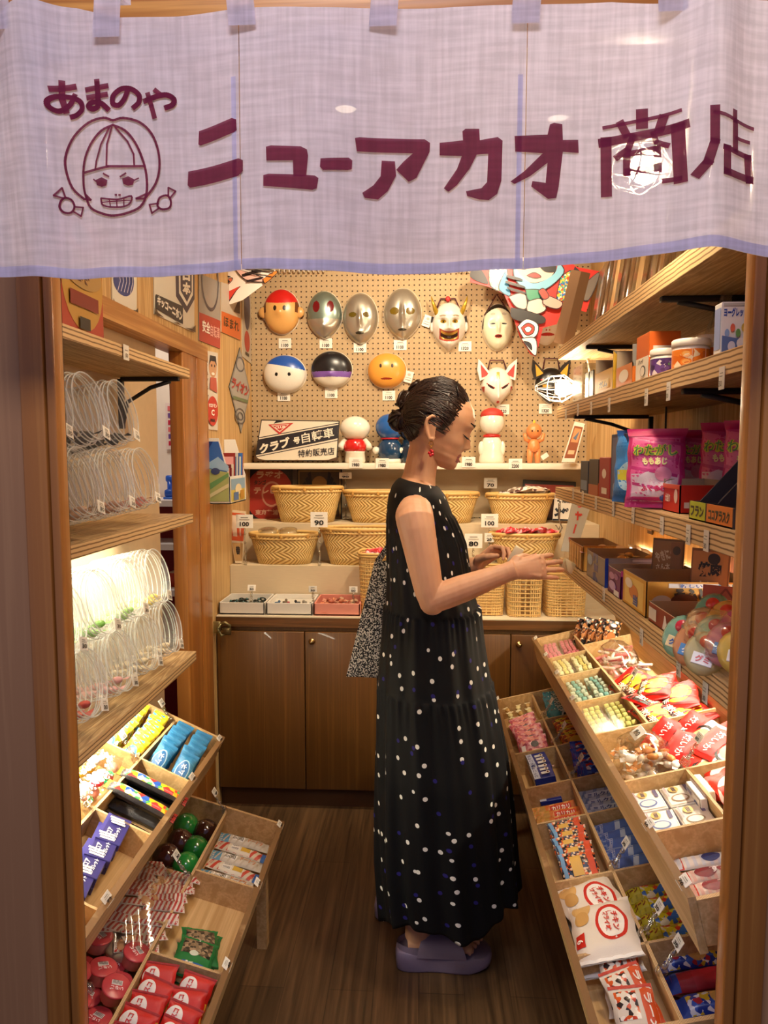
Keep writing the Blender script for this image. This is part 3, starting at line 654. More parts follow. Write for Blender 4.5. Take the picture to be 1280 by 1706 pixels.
# ------------------------------------------------------------------ packets
def covers(sh, u, v):
    k = sh[0]
    if k == 'rect': return sh[1] <= u <= sh[3] and sh[2] <= v <= sh[4]
    if k == 'ell': return ((u - sh[1]) / sh[3]) ** 2 + ((v - sh[2]) / sh[4]) ** 2 <= 1
    if k == 'ring': q = ((u - sh[1]) / sh[3]) ** 2 + ((v - sh[2]) / sh[4]) ** 2; return (1 - sh[5]) ** 2 <= q <= 1
    if k == 'bars': return math.sin((u * math.cos(sh[3]) + v * math.sin(sh[3])) * 6.283 * sh[1]) > sh[2]
    return False
PACK = {}
def pouch(key, L, W_, t, base, shapes=(), back=None, crimp=.07, wob=.12, nu=26, nv=16, film=None):
    """a filled film packet with crimped ends: x along its length"""
    if key in PACK: return PACK[key]
    mb = MB(); rnd = random.Random(key); ph = rnd.random() * 9
    col = lambda c: film if c == 'film' else (ink2(c) if isinstance(c, str) else c)
    def hgt(u, v):
        a = min(u, 1 - u); e = 0 if a < crimp else min(1, ((a - crimp) / (.5 - crimp)) * 2.2); e = math.sqrt(1 - (1 - e) ** 2)
        b = 1 - abs(2 * v - 1) ** 2.6
        w = 1 + wob * (math.sin(u * 19 + ph + v * 5) * .5 + math.sin(v * 17 + ph * 2 - u * 9) * .5)
        return t / 2 * e * max(0, b) ** .6 * w + (.0007 * math.sin(v * 60) if a < crimp else 0) + .0004
    def wd(u): a = min(u, 1 - u); return 1 + .05 * max(0, 1 - a / .12) - .02 * math.sin(u * 21 + ph)
    pos = lambda u, v, z: ((u - .5) * L, (v - .5) * W_ * wd(u), z)
    mb.grid(lambda u, v: pos(u, v, t / 2 + hgt(u, v)), nu, nv, col(base))
    mb.grid(lambda u, v: pos(1 - u, v, t / 2 - hgt(1 - u, v)), nu // 2, nv // 2, col(back or base))
    cl = lambda a: min(max(a, .004), .996)
    def on(u, v, ly): u, v = cl(u), cl(v); return pos(u, v, t / 2 + hgt(u, v) + .0004 + .00022 * ly)
    for ly, sh in enumerate(shapes):
        k = sh[0]
        if k == 'rect':
            a, b_, c_, d_ = sh[1:5]; mb.grid(lambda u, v: on(a + (c_ - a) * u, b_ + (d_ - b_) * v, ly), max(2, int(20 * (c_ - a))), max(2, int(14 * (d_ - b_))), col(sh[5]))
        elif k in ('ell', 'ring'):
            q0 = 1 - sh[5] if k == 'ring' else 0.0; n_ = 2 if k == 'ring' else 4
            mb.grid(lambda u, v: on(sh[1] + sh[3] * (q0 + (1 - q0) * v) * math.cos(-6.28319 * u), sh[2] + sh[4] * (q0 + (1 - q0) * v) * math.sin(-6.28319 * u), ly), 28, n_, col(sh[-1]), closeu=True)
        elif k == 'bars':
            n_ = sh[1]; w_ = (.5 - math.asin(max(-1, min(1, sh[2]))) / math.pi) / n_
            for i in range(int(n_)):
                c0 = (i + .25) / n_
                if c0 + w_ / 2 > 1: continue
                mb.grid(lambda u, v: on(c0 + w_ * (u - .5) + (v - .5) * .12 * (1 if sh[3] else 0), .03 + .94 * v, ly), 2, 10, col(sh[4]))
    tx = [s_ for s_ in shapes if s_[0] in ('text', 'line')]
    shapes_to(mb, tx, lambda u, v, ly: on(u, v, ly + len(shapes)), L / W_)
    PACK[key] = mb.mesh('packet_' + key); return PACK[key]
def ink2(h):
    k = ('foil', h)
    if k not in MATS:
        m, nt, b = newmat('packet_film_' + h); b.inputs['Base Color'].default_value = (*lin(h), 1); setp(b, .27, 0, .55)
        n = nt.nodes.new('ShaderNodeTexNoise'); n.inputs['Scale'].default_value = 120; bp = nt.nodes.new('ShaderNodeBump'); bp.inputs['Strength'].default_value = .35; bp.inputs['Distance'].default_value = .002
        nt.links.new(n.outputs['Fac'], bp.inputs['Height']); nt.links.new(bp.outputs[0], b.inputs['Normal']); MATS[k] = m
    return MATS[k]
def put(name, me, X, label, cat, group=None):
    o = link(name, me); o.matrix_world = X; return tag(o, label, cat, group)
def heap(tr, name, mes, x0, x1, Ya, Yb, n, labels, cat, group, t=.015, layers=3, nx=2, tilt=14):
    """loose sweets heaped in a bin"""
    per = math.ceil(n / layers); ny = math.ceil(per / nx)
    for i in range(n):
        l, k = divmod(i, per); a, b = k % nx, k // nx; q = i % len(mes)
        put(name, mes[q], inbin(tr, x0 + (x1 - x0) * (a + .5 + random.uniform(-.08, .08)) / nx, Ya + (Yb - Ya) * (b + .5 + random.uniform(-.08, .08)) / ny, .002 + t * l, 90 * random.choice((1, -1)) + random.uniform(-16, 16), random.uniform(-8, 8)), labels[q], cat, group + ', kind %d' % (q + 1))
NTH = ['nearest', 'second nearest', 'third nearest', 'fourth nearest', 'fifth nearest', 'sixth nearest', 'seventh nearest', 'eighth nearest', 'ninth nearest', 'tenth nearest']
def pile(tr, name, mes, x0, x1, Ya, Yb, n, label, cat, group, t=.015, rz=-90, jit=5, nx=1):
    """packets leaning on one another like shingles, upper edges away from the entrance"""
    if not isinstance(mes, list): mes = [mes]
    if not isinstance(label, list): label = [label]
    me = mes[0]; xs = [v.co.x for v in me.vertices]; ys_ = [v.co.y for v in me.vertices]; L, W_ = max(xs) - min(xs), max(ys_) - min(ys_)
    D = abs(L * math.sin(R(rz))) + abs(W_ * math.cos(R(rz))); ny = math.ceil(n / nx); th = 0
    while True:
        for _ in range(6):
            step = max(.004, (Yb - Ya - D * math.cos(th)) / max(1, ny - 1)); th = 0 if step >= D * .97 or ny == 1 else math.asin(min(.98, t * 1.2 / step))
        if th < R(46) or ny <= 2: break
        ny -= 1
    sg = 1 if tr['F'][0][3] > 0 else -1
    for i in range(ny * nx):
        a, b = i % nx, i // nx; x = x0 + (x1 - x0) * (a + .5) / nx; Y = Ya + D / 2 * math.cos(th) + step * b
        X = tr['F'] @ T(x + random.uniform(-.004, .004), tr['ly'](Y), -tr['d'] + .0015 + D / 2 * math.sin(th)) @ RX(sg * math.degrees(th)) @ RZ(rz + random.uniform(-jit, jit))
        put(name, mes[i % len(mes)], X, label[i % len(label)] + ', ' + NTH[min(b, 9)] + ('' if nx == 1 else ', aisle side' if a == 0 else ', wall side'), cat, group)
FILM = clear('film', 'fbfbf6', .22)
def blocks_pack(key, c1, c2, nx=5, ny=3):
    if key in PACK: return PACK[key]
    mb = MB(); rnd = random.Random(key); w = .016
    for i in range(nx):
        for j in range(ny): mb.bbox(((i - nx / 2 + .5) * w, (j - ny / 2 + .5) * w, .006), (w * .86, w * .86, .009), ink2(rnd.choice([c1, c1, c2])), .003)
    mb.grid(lambda u, v: ((u - .5) * nx * w * 1.12, (v - .5) * ny * w * 1.15, .0125 + .001 * math.sin(u * 30) * math.sin(v * 20)), 10, 6, FILM)
    PACK[key] = mb.mesh('packet_' + key); return PACK[key]
cy = [('E', 2.65, 2.42, 'pink', 'e0788a', 'f0b0b4', 'farthest front bin'), ('E', 2.42, 2.22, 'yellow', 'ecd87a', 'f6e9b4', 'second farthest front bin'), ('E', 2.22, 1.985, 'clear and teal', 'cfdcc8', '78b8b0', 'third farthest front bin'), ('E', 1.985, 1.757, 'yellow and green', 'e6e080', 'b8d890', 'fourth farthest front bin')]
for _, a, b, nm, c1, c2, wh in cy:
    me = blocks_pack('cube_' + nm, c1, c2)
    pile(RU, 'candy_pack', me, .008, .133, b + .008, a - .008, 12, 'clear pack of %s candy cubes, upper right tray' % nm, 'candy pack', '%s candy cube packs' % nm, .0135, -90, 3, 2)
# standing brown packets, rear far bin
me = pouch('brownstick', .12, .05, .012, busy('brown', ['2a1c14', '6d3a1e', 'c8844a', '1c1410', 'e9d8c0'], 140), [('rect', .06, .1, .3, .9, '161210'), ('ell', .5, .5, .16, .3, 'c47a44'), ('ell', .86, .5, .05, .2, 'f2eee6')])
for k in range(9):
    put('snack_packet', me, RU['F'] @ T(.165 + .012 * (k % 2) + .01 * k, RU['ly'](2.62 - .016 * k), -.012 + .004 * (k % 3)) @ RZ(random.uniform(-12, 12)) @ RY(-62) @ RX(80), 'dark brown packet with a white disc standing in a bundle, %s' % NTH[8 - k], 'snack packet', 'standing dark brown packets')
# big translucent pink and white bag + red snack bags
def clear_bag(name, label, tr, x, Y, size, cols, n, cat='candy bag', zz=.0, tagtxt=None, rz=-90, shape='stick'):
    t = thing(name, label, cat, X=inbin(tr, x, Y, zz, rz)); a, b, h = size; rnd = random.Random(label)
    mb = MB()
    for k in range(n):
        q = (rnd.uniform(-.42, .42), rnd.uniform(-.42, .42)); z = h * rnd.uniform(.12, .8) * (1 - 1.6 * max(abs(q[0]), abs(q[1])) ** 2)
        X = T(q[0] * a, q[1] * b, z) @ RZ(rnd.uniform(0, 180)) @ RX(rnd.uniform(-40, 40)); c = ink2(rnd.choice(cols))
        if shape == 'stick': mb.bbox((0, 0, 0), (.05, .012, .008), c, .003, 2, X)
        else: mb.ball((0, 0, 0), (.014, .01, .008), c, 8, 6, X); mb.bbox((.018, 0, 0), (.012, .012, .001), c, .0004, 1, X); mb.bbox((-.018, 0, 0), (.012, .012, .001), c, .0004, 1, X)
    o = mb.obj('sweets', t); o['kind'] = 'stuff'
    mb = MB()
    def fn(u, v):
        p = 2 * math.pi * u; r = math.sin(math.pi * min(.97, v * .92 + .06)) ** .55; w = 1 + .07 * math.sin(p * 7 + v * 6) + .05 * math.sin(p * 13 - v * 9)
        z = h * 1.12 * v; r = (1 - v ** 3) ** .6 * (.93 + .07 * math.sin(v * 9)) if v > .05 else .93
        return (a * .54 * r * w * math.cos(p), b * .54 * r * w * math.sin(p), z)
    mb.grid(fn, 30, 14, clear('bag', 'fbfaf8', .3), closeu=True); mb.obj('film_bag', t)
    if tagtxt:
        mb = MB(); X = T(.0, -.0, h * 1.1) @ RX(25); mb.bbox((0, 0, 0), (.045, .034, .0012), WHITE, .0005, 1, X); face_shapes(mb, (0, 0, 0), (.045, .034, .0012), '+z', [('text', tagtxt, .5, .45, .6, .42, '111111')], X); mb.obj('price_card', t)
    return t
clear_bag('candy_bag', 'clear bag of pink and white candy sticks, upper right tray', RU, .215, 2.28, (.27, .125, .11), ['f0e6dc', 'f6f2ea', 'e8a0a0', 'd86a6a', 'f4d8cc'], 60)
clear_bag('candy_bag', 'clear bag of white and orange sweets with an 80 price card', RU, .085, 1.635, (.17, .14, .10), ['f4efe4', 'efe6d8', 'e89a50', 'f6f2ea', 'c8b090'], 46, tagtxt='80', shape='twist')
me = pouch('redfire', .15, .105, .024, 'd81e14', [('ell', .5, .55, .3, .33, 'e8b020'), ('ell', .5, .58, .2, .24, 'f4d840'), ('rect', .08, .05, .92, .2, '38120c'), ('bars', 5, .75, .9, '7a120a'), ('ell', .5, .58, .16, .2, 'f2ce30'), ('rect', 0, 0, .06, 1, 'b01410'), ('rect', .94, 0, 1, 1, 'b01410'), ('text', '激辛', .5, .22, .5, .2, 'fff4d8', 0, .01)])
for i, (x, Y, z, rz, tx) in enumerate(((.20, 2.06, .03, -70, 20), (.25, 1.98, .03, -100, 12), (.205, 1.9, .035, -60, -8), (.26, 1.86, .05, -110, 14), (.19, 1.82, .03, -80, 6), (.25, 1.8, .035, -75, 4), (.225, 1.94, .055, -120, 12))):
    put('snack_bag', me, inbin(RU, x, Y, z + .014, rz, tx, 6), 'bright red snack bag with a yellow burst, upper right tray, %s' % ['farthest one', 'second from far end', 'by the divider, middle', 'middle, against the back', 'nearest the divider', 'nearest the post', 'topmost of the heap'][i], 'snack bag', 'red snack bags with a yellow burst')
me = pouch('redwhite', .14, .1, .014, 'd8261c', [('rect', .5, 0, 1, 1, 'f2e8da'), ('ring', .62, .45, .24, .36, .2, '241410'), ('ell', .62, .45, .16, .25, 'd8b07a'), ('rect', .1, .1, .44, .9, 'cc1c18'), ('text', '焼いか', .27, .5, .5, .2, 'fff6e6', -90, .015), ('rect', .86, .3, .98, .9, '78b040'), ('text', '味', .8, .8, .1, .16, 'c81818')])
for i, (x, Y, z, rz, tx) in enumerate(((.18, 1.68, .03, -60, 22), (.23, 1.66, .04, -75, 26), (.27, 1.6, .03, -80, 10), (.2, 1.6, .03, -50, 16), (.25, 1.55, .045, -65, 12), (.2, 1.54, .025, -95, 8))):
    put('snack_bag', me, inbin(RU, x, Y, z + .016, rz, tx, 8), 'red and cream seafood packet beside the bag priced 80, %s' % ['farthest one', 'second from far end', 'highest on the slope', 'leaning on the bag', 'topmost one', 'nearest one'][i], 'snack bag', 'red and cream seafood packets')
# play banknote chocolate boxes
def note_box(key, c, ov):
    if key in PACK: return PACK[key]
    mb = MB(); d = (.078, .062, .014); mb.bbox((0, 0, d[2] / 2), d, ink(c), .0012, 1)
    face_shapes(mb, (0, 0, d[2] / 2), d, '+z', [('rect', .03, .04, .97, .96, 'd8c8b4'), ('rect', .05, .06, .95, .94, c), ('ell', .68, .46, .2, .3, ov), ('ell', .68, .46, .14, .24, 'efe6d6'), ('rect', .08, .78, .45, .9, '6a6484'), ('ell', .25, .4, .16, .16, 'e8c070'), ('text', '1000', .25, .4, .24, .14, '54506a'), ('rect', .08, .1, .6, .16, 'b0a0a8')])
    for f in ('-y', '+y'): face_shapes(mb, (0, 0, d[2] / 2), d, f, [('rect', .04, .2, .96, .8, 'd8d2dc')])
    PACK[key] = mb.mesh('box_' + key); return PACK[key]
na, nb = note_box('note_blue', 'f0eae0', '6f7fb0'), note_box('note_brown', 'ece4d2', 'a08468')
for i, (x, Y, z, m_) in enumerate(((.036, 1.455, .03, na), (.036, 1.37, .03, na), (.102, 1.452, .03, nb), (.102, 1.368, .03, nb), (.036, 1.455, .012, na), (.102, 1.452, .012, nb), (.036, 1.37, .012, na), (.102, 1.368, .012, nb))):
    put('sweets_box', m_, inbin(RU, x, Y, z, -90 + random.uniform(-5, 5)), 'white box printed like a %s banknote, %s layer, %s' % ('blue' if m_ is na else 'brown', 'upper' if z > .02 else 'lower', 'far' if Y > 1.42 else 'near'), 'sweets box', 'banknote-print boxes, %s' % ('blue' if m_ is na else 'brown'))
for k in range(3): put('sweets_box', na, inbin(RU, .128, 1.44 - .01 * k, .034, -90) @ T(0, -.012 * k + .03, 0) @ RX(85), 'banknote-print box standing on edge in the upper right tray, %s' % ['farthest', 'middle one', 'nearest'][k], 'sweets box', 'banknote boxes standing on edge')
me = pouch('swirl', .13, .1, .016, 'e8341e', [('ring', .5, .5, .42, .5, .32, 'f6ece2'), ('ring', .5, .5, .2, .26, .5, 'f6ece2'), ('ell', .8, .3, .12, .2, 'f2b8c0'), ('ell', .55, .55, .07, .1, '20203a')])
pile(RU, 'snack_bag', me, .15, .3, 1.305, 1.49, 4, 'red and white swirl-print packet, upper right tray', 'snack bag', 'red and white swirl packets', .018, -90, 6)
me = pouch('redsteak', .17, .034, .018, 'ead8cc', [('rect', .0, 0, .12, 1, 'cf3a2a'), ('bars', 14, .1, 0, 'e2b8ac'), ('ell', .3, .5, .12, .4, '8a2030'), ('ell', .58, .5, .16, .36, '9a2c38'), ('rect', .74, .15, .94, .85, 'f2ece6'), ('text', 'するめ', .5, .5, .3, .5, 'fff0f0', 0, .04)])
me2 = pouch('bluesteak', .17, .034, .018, 'e6dfd8', [('rect', 0, 0, .14, 1, 'c84030'), ('bars', 12, .2, 0, 'cfd2dc'), ('ell', .45, .5, .1, .35, '2c3c80'), ('rect', .62, .2, .9, .8, 'f0f0ee')])
pile(RU, 'snack_stick', [me, me2, me], .0, .20, 1.1, 1.288, 6, ['clear red-striped snack stick, upper right tray', 'clear blue-print snack stick, upper right tray', 'clear red-striped snack stick, upper right tray'], 'snack stick', 'long red striped snack sticks', .02, 0, 5)

# ---- lower right tray
def twist_mesh(key, c1, c2, s=1.0):
    if key in PACK: return PACK[key]
    mb = MB(); mb.ball((0, 0, .009 * s), (.015 * s, .010 * s, .009 * s), ink2(c1), 12, 8)
    for q in (-1, 1):
        mb.grid(lambda u, v: (q * (.012 + .02 * u) * s, (v - .5) * (.004 + .02 * u) * s, (.009 + .003 * math.sin(v * 25) * u) * s), 4, 8, ink2(c2))
    PACK[key] = mb.mesh('sweet_' + key); return PACK[key]
heap(RL, 'wrapped_sweet', [twist_mesh('cream', 'e6d69a', 'efe4b8'), twist_mesh('tan', 'c09858', 'e6d8b0')], .01, .125, 2.415, 2.635, 36, ['cream twist-wrapped sweet heaped in the farthest bin of the lower right tray', 'tan-centred twist-wrapped sweet heaped in the farthest bin of the lower right tray'], 'sweet', 'twist-wrapped sweets', .019, 3, 3)
dk = busy('darkteal', ['14282c', '1c5a66', '0c1416', '2a7a88', 'c8d4d0'], 170)
pile(RL, 'candy_bag', pouch('teal', .1, .085, .02, dk, [('rect', 0, .0, 1, .35, '1a7888'), ('ell', .5, .6, .3, .22, 'c8d0cc'), ('ell', .5, .6, .22, .16, '1a2428')]), .142, .275, 2.405, 2.64, 5, 'dark teal candy bag, lower right tray', 'candy bag', 'dark teal candy bags', .022, -90, 6)
pkb = busy('pinkbag', ['d8808a', 'c05868', 'e8b0b0', 'a84858', 'e89a8a'], 130)
pile(RL, 'candy_bag', pouch('pinkbag', .11, .09, .026, pkb, [('ell', .3, .55, .1, .14, '5a5048'), ('rect', .3, .05, .95, .2, 'f2eee8'), ('text', '28', .8, .12, .1, .1, '333333')]), .006, .13, 2.185, 2.395, 5, 'pink clear-wrapped candy bag, lower right tray', 'candy bag', 'pink candy bags in the lower right tray', .026, -90, 10)
og = busy('orangemix', ['c8721c', '6a2814', 'e8b83a', '3a2016', 'd8d040', 'a03418'], 100)
pile(RL, 'snack_bag', pouch('orangemix', .1, .085, .022, og, [('ell', .4, .5, .2, .26, 'e6c040')]), .142, .275, 2.185, 2.395, 5, 'orange and brown candy bag, lower right tray', 'snack bag', 'orange and brown candy bags', .022, -90, 10)
def blue_box():
    if 'bluebox' in PACK: return PACK['bluebox']
    mb = MB(); d = (.1, .062, .03); mb.bbox((0, 0, .015), d, ink('1c2f8e'), .0015, 1)
    face_shapes(mb, (0, 0, .015), d, '+z', [('rect', 0, .0, 1, .3, 'c8d4f0'), ('text', 'ちょこっと', .5, .14, .8, .18, '23388e')] + [s_ for k in range(3) for s_ in (('rect', .2 + .26 * k, .4, .34 + .26 * k, .72, 'e8ecf4'), ('ell', .27 + .26 * k, .72, .09, .1, 'f6f6f2'), ('ell', .27 + .26 * k, .72, .05, .05, '6a3a20'))])
    face_shapes(mb, (0, 0, .015), d, '-y', [('rect', .05, .1, .95, .9, 'dfe6f6'), ('text', 'チョコ', .5, .5, .5, .5, '23388e')])
    PACK['bluebox'] = mb.mesh('box_blue'); return PACK['bluebox']
for Y, z in ((2.13, .001), (2.05, .001), (1.985, .001), (2.13, .032), (2.06, .032)):
    put('chocolate_box', blue_box(), inbin(RL, .066, Y, z, -90 + random.uniform(-4, 4)), 'deep blue box with white cups, lower right tray, %s layer, %s' % ('upper' if z > .02 else 'lower', 'far' if Y > 2.1 else 'middle' if Y > 2.02 else 'near'), 'chocolate box', 'blue boxes with white cups')
bz = busy('bluemix', ['1a3a9c', '2c58c8', 'c82a2a', 'e8ecf2', '122a70', '2c58c8', '4a7ad8'], 95)
pile(RL, 'candy_bag', pouch('bluemix', .1, .08, .02, bz, [('rect', 0, 0, 1, .2, '1c48c0')]), .142, .275, 1.955, 2.175, 6, 'blue, red and white speckled candy bag, lower right tray', 'candy bag', 'blue speckled candy bags', .02, -90, 10)
pile(RL, 'snack_stick', pouch('orangestick', .12, .032, .018, 'd8742a', [('rect', .0, 0, .3, 1, 'c8953c'), ('bars', 3, .5, .8, 'e9a860'), ('rect', .4, .2, .9, .8, 'd8401c'), ('text', 'カリカリ', .65, .5, .42, .4, 'fff2d8', 0, .03)]), .005, .13, 1.765, 1.92, 6, 'orange and tan snack stick, lower right tray', 'snack stick', 'orange snack sticks', .018, 0, 6)
sb = pouch('silverblue', .125, .04, .02, 'b8c4dc', [('bars', 4, .45, .4, '8a9cc8'), ('rect', .1, .3, .9, .7, 'dfe6f2'), ('text', 'ミルクバー', .5, .5, .7, .3, '3a4f90', 0, .03)])
pile(RL, 'snack_stick', sb, .141, .277, 1.765, 1.945, 6, 'white and pale blue snack stick, lower right tray', 'snack stick', 'white and pale blue snack sticks', .02, 0, 4)
lb = pouch('bluelong', .132, .055, .022, '9cb0d4', [('rect', 0, .55, 1, 1, '5a78c0'), ('bars', 3, .6, .5, 'c8d4ea'), ('text', 'ソーダ', .5, .3, .5, .3, '2c4890', 0, .03)])
pile(RL, 'snack_bag', lb, .141, .277, 1.515, 1.752, 6, 'silvery blue long packet, lower right tray', 'snack bag', 'silvery blue long packets', .022, 0, 5)
dm = busy('darkmix', ['1a1410', 'd8642a', '2c3c58', 'e8c8a0', '141010', '7a2a18'], 190)
pile(RL, 'snack_bag', pouch('darkmix', .115, .085, .016, dm, [('rect', 0, .78, 1, .95, 'd84a20'), ('rect', .1, .3, .5, .6, 'e0b050'), ('rect', 0, .05, 1, .16, '6a9ac0')]), .008, .128, 1.515, 1.752, 5, 'dark packet with orange and blue print, lower right tray', 'snack bag', 'dark printed packets', .017, -90, 4)
wc = pouch('chicken', .17, .125, .032, 'e8dccb', [('ell', .5, .66, .3, .25, 'c8281c'), ('ell', .5, .66, .25, .2, 'f6f0e4'), ('ell', .18, .22, .16, .16, 'd8ac6a'), ('ell', .36, .2, .12, .12, 'c89a58'), ('rect', .6, .05, .8, .2, 'c8281c'), ('text', 'チキン', .5, .73, .32, .1, 'c8281c', 0, .04), ('text', 'フライ味', .5, .6, .34, .09, 'c8281c', 0, .04), ('rect', .94, 0, 1, 1, 'f4f0ea'), ('text', '6', .72, .12, .06, .1, 'fff0e0')])
for Y, z, rz in ((1.44, .002, -84), (1.345, .012, -98), (1.43, .035, -80), (1.34, .045, -96)):
    put('snack_bag', wc, inbin(RL, .068, Y, z + .006, rz, 5), 'pale snack bag with a red-rimmed oval, %s' % ('upper' if z > .02 else 'lower') + (' far one' if Y > 1.4 else ' near one'), 'snack bag', 'pale bags with red-rimmed ovals')
yb = busy('yellowmix', ['d8c81e', '3a6ab8', 'e8e0c0', 'c83a24', 'd8c81e', 'e2d23a', 'b0a014'], 120)
ys = pouch('yellowstick', .136, .042, .034, 'd2c21c', [('bars', 11, .55, 0, 'b8a812'), ('rect', .3, 0, .72, 1, yb), ('rect', .0, .2, .28, .8, 'd8cc3a'), ('text', 'コーン', .15, .5, .2, .4, '8a2a14', 0, .04)], wob=.04)
pile(RL, 'snack_stick', ys, .141, .277, 1.285, 1.505, 5, 'fat yellow puffed-corn stick, lower right tray', 'snack stick', 'fat yellow corn sticks', .034, 0, 4)
rb = busy('blueprint', ['1c3a9a', '3a62c8', 'e8e8f0', 'd8b830', 'b02a38', '1c3a9a'], 130)
rs = pouch('redstick', .136, .042, .034, 'a01c2c', [('rect', 0, 0, .2, 1, '1f3f9e'), ('rect', .4, 0, .86, 1, 'b42434')], wob=.04)
bs = pouch('bluestick', .136, .042, .034, '2a4aa4', [('rect', .15, 0, .85, 1, rb), ('ell', .6, .5, .14, .4, 'd8a860')], wob=.04)
pile(RL, 'snack_stick', [rs, bs], .141, .277, 1.1, 1.275, 4, ['fat red corn stick with a blue end, lower right tray', 'fat blue printed corn stick, lower right tray'], 'snack stick', 'fat red and blue corn sticks', .034, 0, 4)
rm = busy('ramen', ['e8dcc8', 'd85a20', 'e8dcc8', '30201a', 'f2ece0', 'c83a1a'], 140)
pile(RL, 'snack_bag', pouch('ramen', .115, .075, .022, 'e4d8c4', [('rect', 0, .7, 1, 1, 'd8521e'), ('rect', .1, .1, .5, .6, rm), ('rect', .58, .08, .9, .62, '241a14'), ('text', 'ラーメン', .5, .85, .7, .17, 'fff4e0', 0, .04), ('text', '味', .74, .35, .2, .4, 'e8d030', 0, .04), ('rect', 0, 0, .05, 1, 'c83a1a')]), .02, .12, 1.1, 1.262, 4, 'orange, white and black noodle-snack packet, lower right tray', 'snack bag', 'orange and white noodle-snack packets', .018, -90, 9)

# ---- upper left tray
yp = busy('yellowpk', ['e8cc24', 'e8cc24', 'd84a2a', '3a8ad0', 'f0e8d0', '2a2420', 'f0dc50'], 90)
pile(LU, 'snack_bag', pouch('yellowpk', .1, .05, .02, yp, [('bars', 6, .6, .9, 'e0c81c'), ('ell', .5, .5, .2, .3, '3a7ac8'), ('ell', .52, .52, .1, .18, 'f4f0e0')]), .15, .28, 1.75, 1.99, 12, 'yellow striped snack packet, upper left tray', 'snack bag', 'yellow striped packets', .02, -90, 8, 2)
bt = pouch('teal_ell', .12, .05, .018, '1e6a9a', [('bars', 9, .8, .7, '2a7aa8'), ('ell', .5, .5, .3, .36, '9ac0d0'), ('ell', .5, .5, .27, .31, '24609a'), ('text', 'ラムネ', .5, .5, .4, .3, 'e8f0f4', 0, .03), ('ell', .12, .6, .05, .12, 'e0a0a0')])
pile(LU, 'candy_bag', bt, .006, .138, 1.75, 1.985, 10, 'teal blue candy packet, upper left tray', 'candy bag', 'teal blue packets', .018, -90, 4, 2)
def gummy(key, c, leaf, L=.045):
    if key in PACK: return PACK[key]
    mb = MB(); mb.ball((0, 0, .012), (L * .4, .015, .012), ink2(c), 12, 8)
    for a in (-30, 0, 30): mb.bbox((L * .5, 0, .012), (.02, .005, .003), ink2(leaf), .001, 1, T(L * .3, 0, 0) @ RZ(a) @ T(-L * .3, 0, 0))
    mb.grid(lambda u, v: ((u - .5) * L * 1.5, (v - .5) * .04, .0265 + .002 * math.sin(u * 22 + v * 15)), 10, 6, FILM)
    PACK[key] = mb.mesh('jelly_' + key); return PACK[key]
heap(LU, 'fruit_jelly', [gummy('straw', 'd82a4a', '1c9a6a'), gummy('pine', 'f0d030', '30a050'), gummy('peach', 'f0a090', '38a860'), gummy('white', 'f0f0e0', '1fa080')], .165, .265, 1.50, 1.72, 12, [c + ' fruit-shaped jelly with green leaves, clear-wrapped, upper left tray' for c in ('red', 'yellow', 'peach', 'white')], 'jelly', 'fruit-shaped jellies', .03, 2, 2)
pr = busy('rocket', ['d8c020', 'c83030', '2a5ab8', 'e86a20', '3a9a50', 'e8d8b0'], 80)
bk = pouch('blackstick', .17, .034, .024, '181414', [('bars', 12, .8, 0, '241e1c'), ('rect', .0, 0, .04, 1, 'd8a830')], wob=.06)
pk = pouch('rocketstick', .19, .036, .028, '1a1414', [('rect', .1, .12, .92, .88, pr), ('rect', .0, 0, .1, 1, 'b42a24'), ('rect', .94, 0, 1, 1, 'd8a830')], wob=.04)
for i, (x, Y, z) in enumerate(((.05, 1.71, .001), (.05, 1.66, .001), (.05, 1.6, .001), (.05, 1.54, .001), (.07, 1.69, .022), (.07, 1.63, .022))):
    put('snack_stick', bk, inbin(LU, .072, Y, z, 0 + random.uniform(-6, 6)), 'plain black snack stick in the upper left tray, %s layer, %s' % ('upper' if z > .02 else 'lower', NTH[::-1][-4 + i][:] if i < 4 else ('far', 'near')[i - 4]), 'snack stick', 'plain black snack sticks')
put('snack_stick', pk, inbin(LU, .072, 1.66, .046, 6, 0, -4), 'black stick with rainbow-coloured print, farther one on the upper left tray', 'snack stick')
put('snack_stick', pk, inbin(LU, .072, 1.585, .046, 2, 0, -4), 'black stick with rainbow-coloured print, nearer one on the upper left tray', 'snack stick')
def cig_box():
    mb = MB(); d = (.092, .056, .016); mb.bbox((0, 0, .008), d, ink('2a2468'), .0012, 1)
    face_shapes(mb, (0, 0, .008), d, '+z', [('rect', 0, .86, 1, 1, '3a3480'), ('text', 'ココア', .32, .62, .34, .22, 'f2eee6', 0, .04), ('text', 'シガレット', .34, .34, .46, .18, 'f2eee6', 0, .04)] + [('rect', .66 + .075 * k, .16 + .06 * k, .72 + .075 * k, .74 + .06 * k, c) for k, c in enumerate(('ece6d8', 'f6f2e8', 'ded6c6'))])
    face_shapes(mb, (0, 0, .008), d, '-y', [('text', 'ココアシガレット', .45, .5, .6, .4, 'cfcadf')])
    return mb.mesh('box_cigarette')
cb = cig_box()
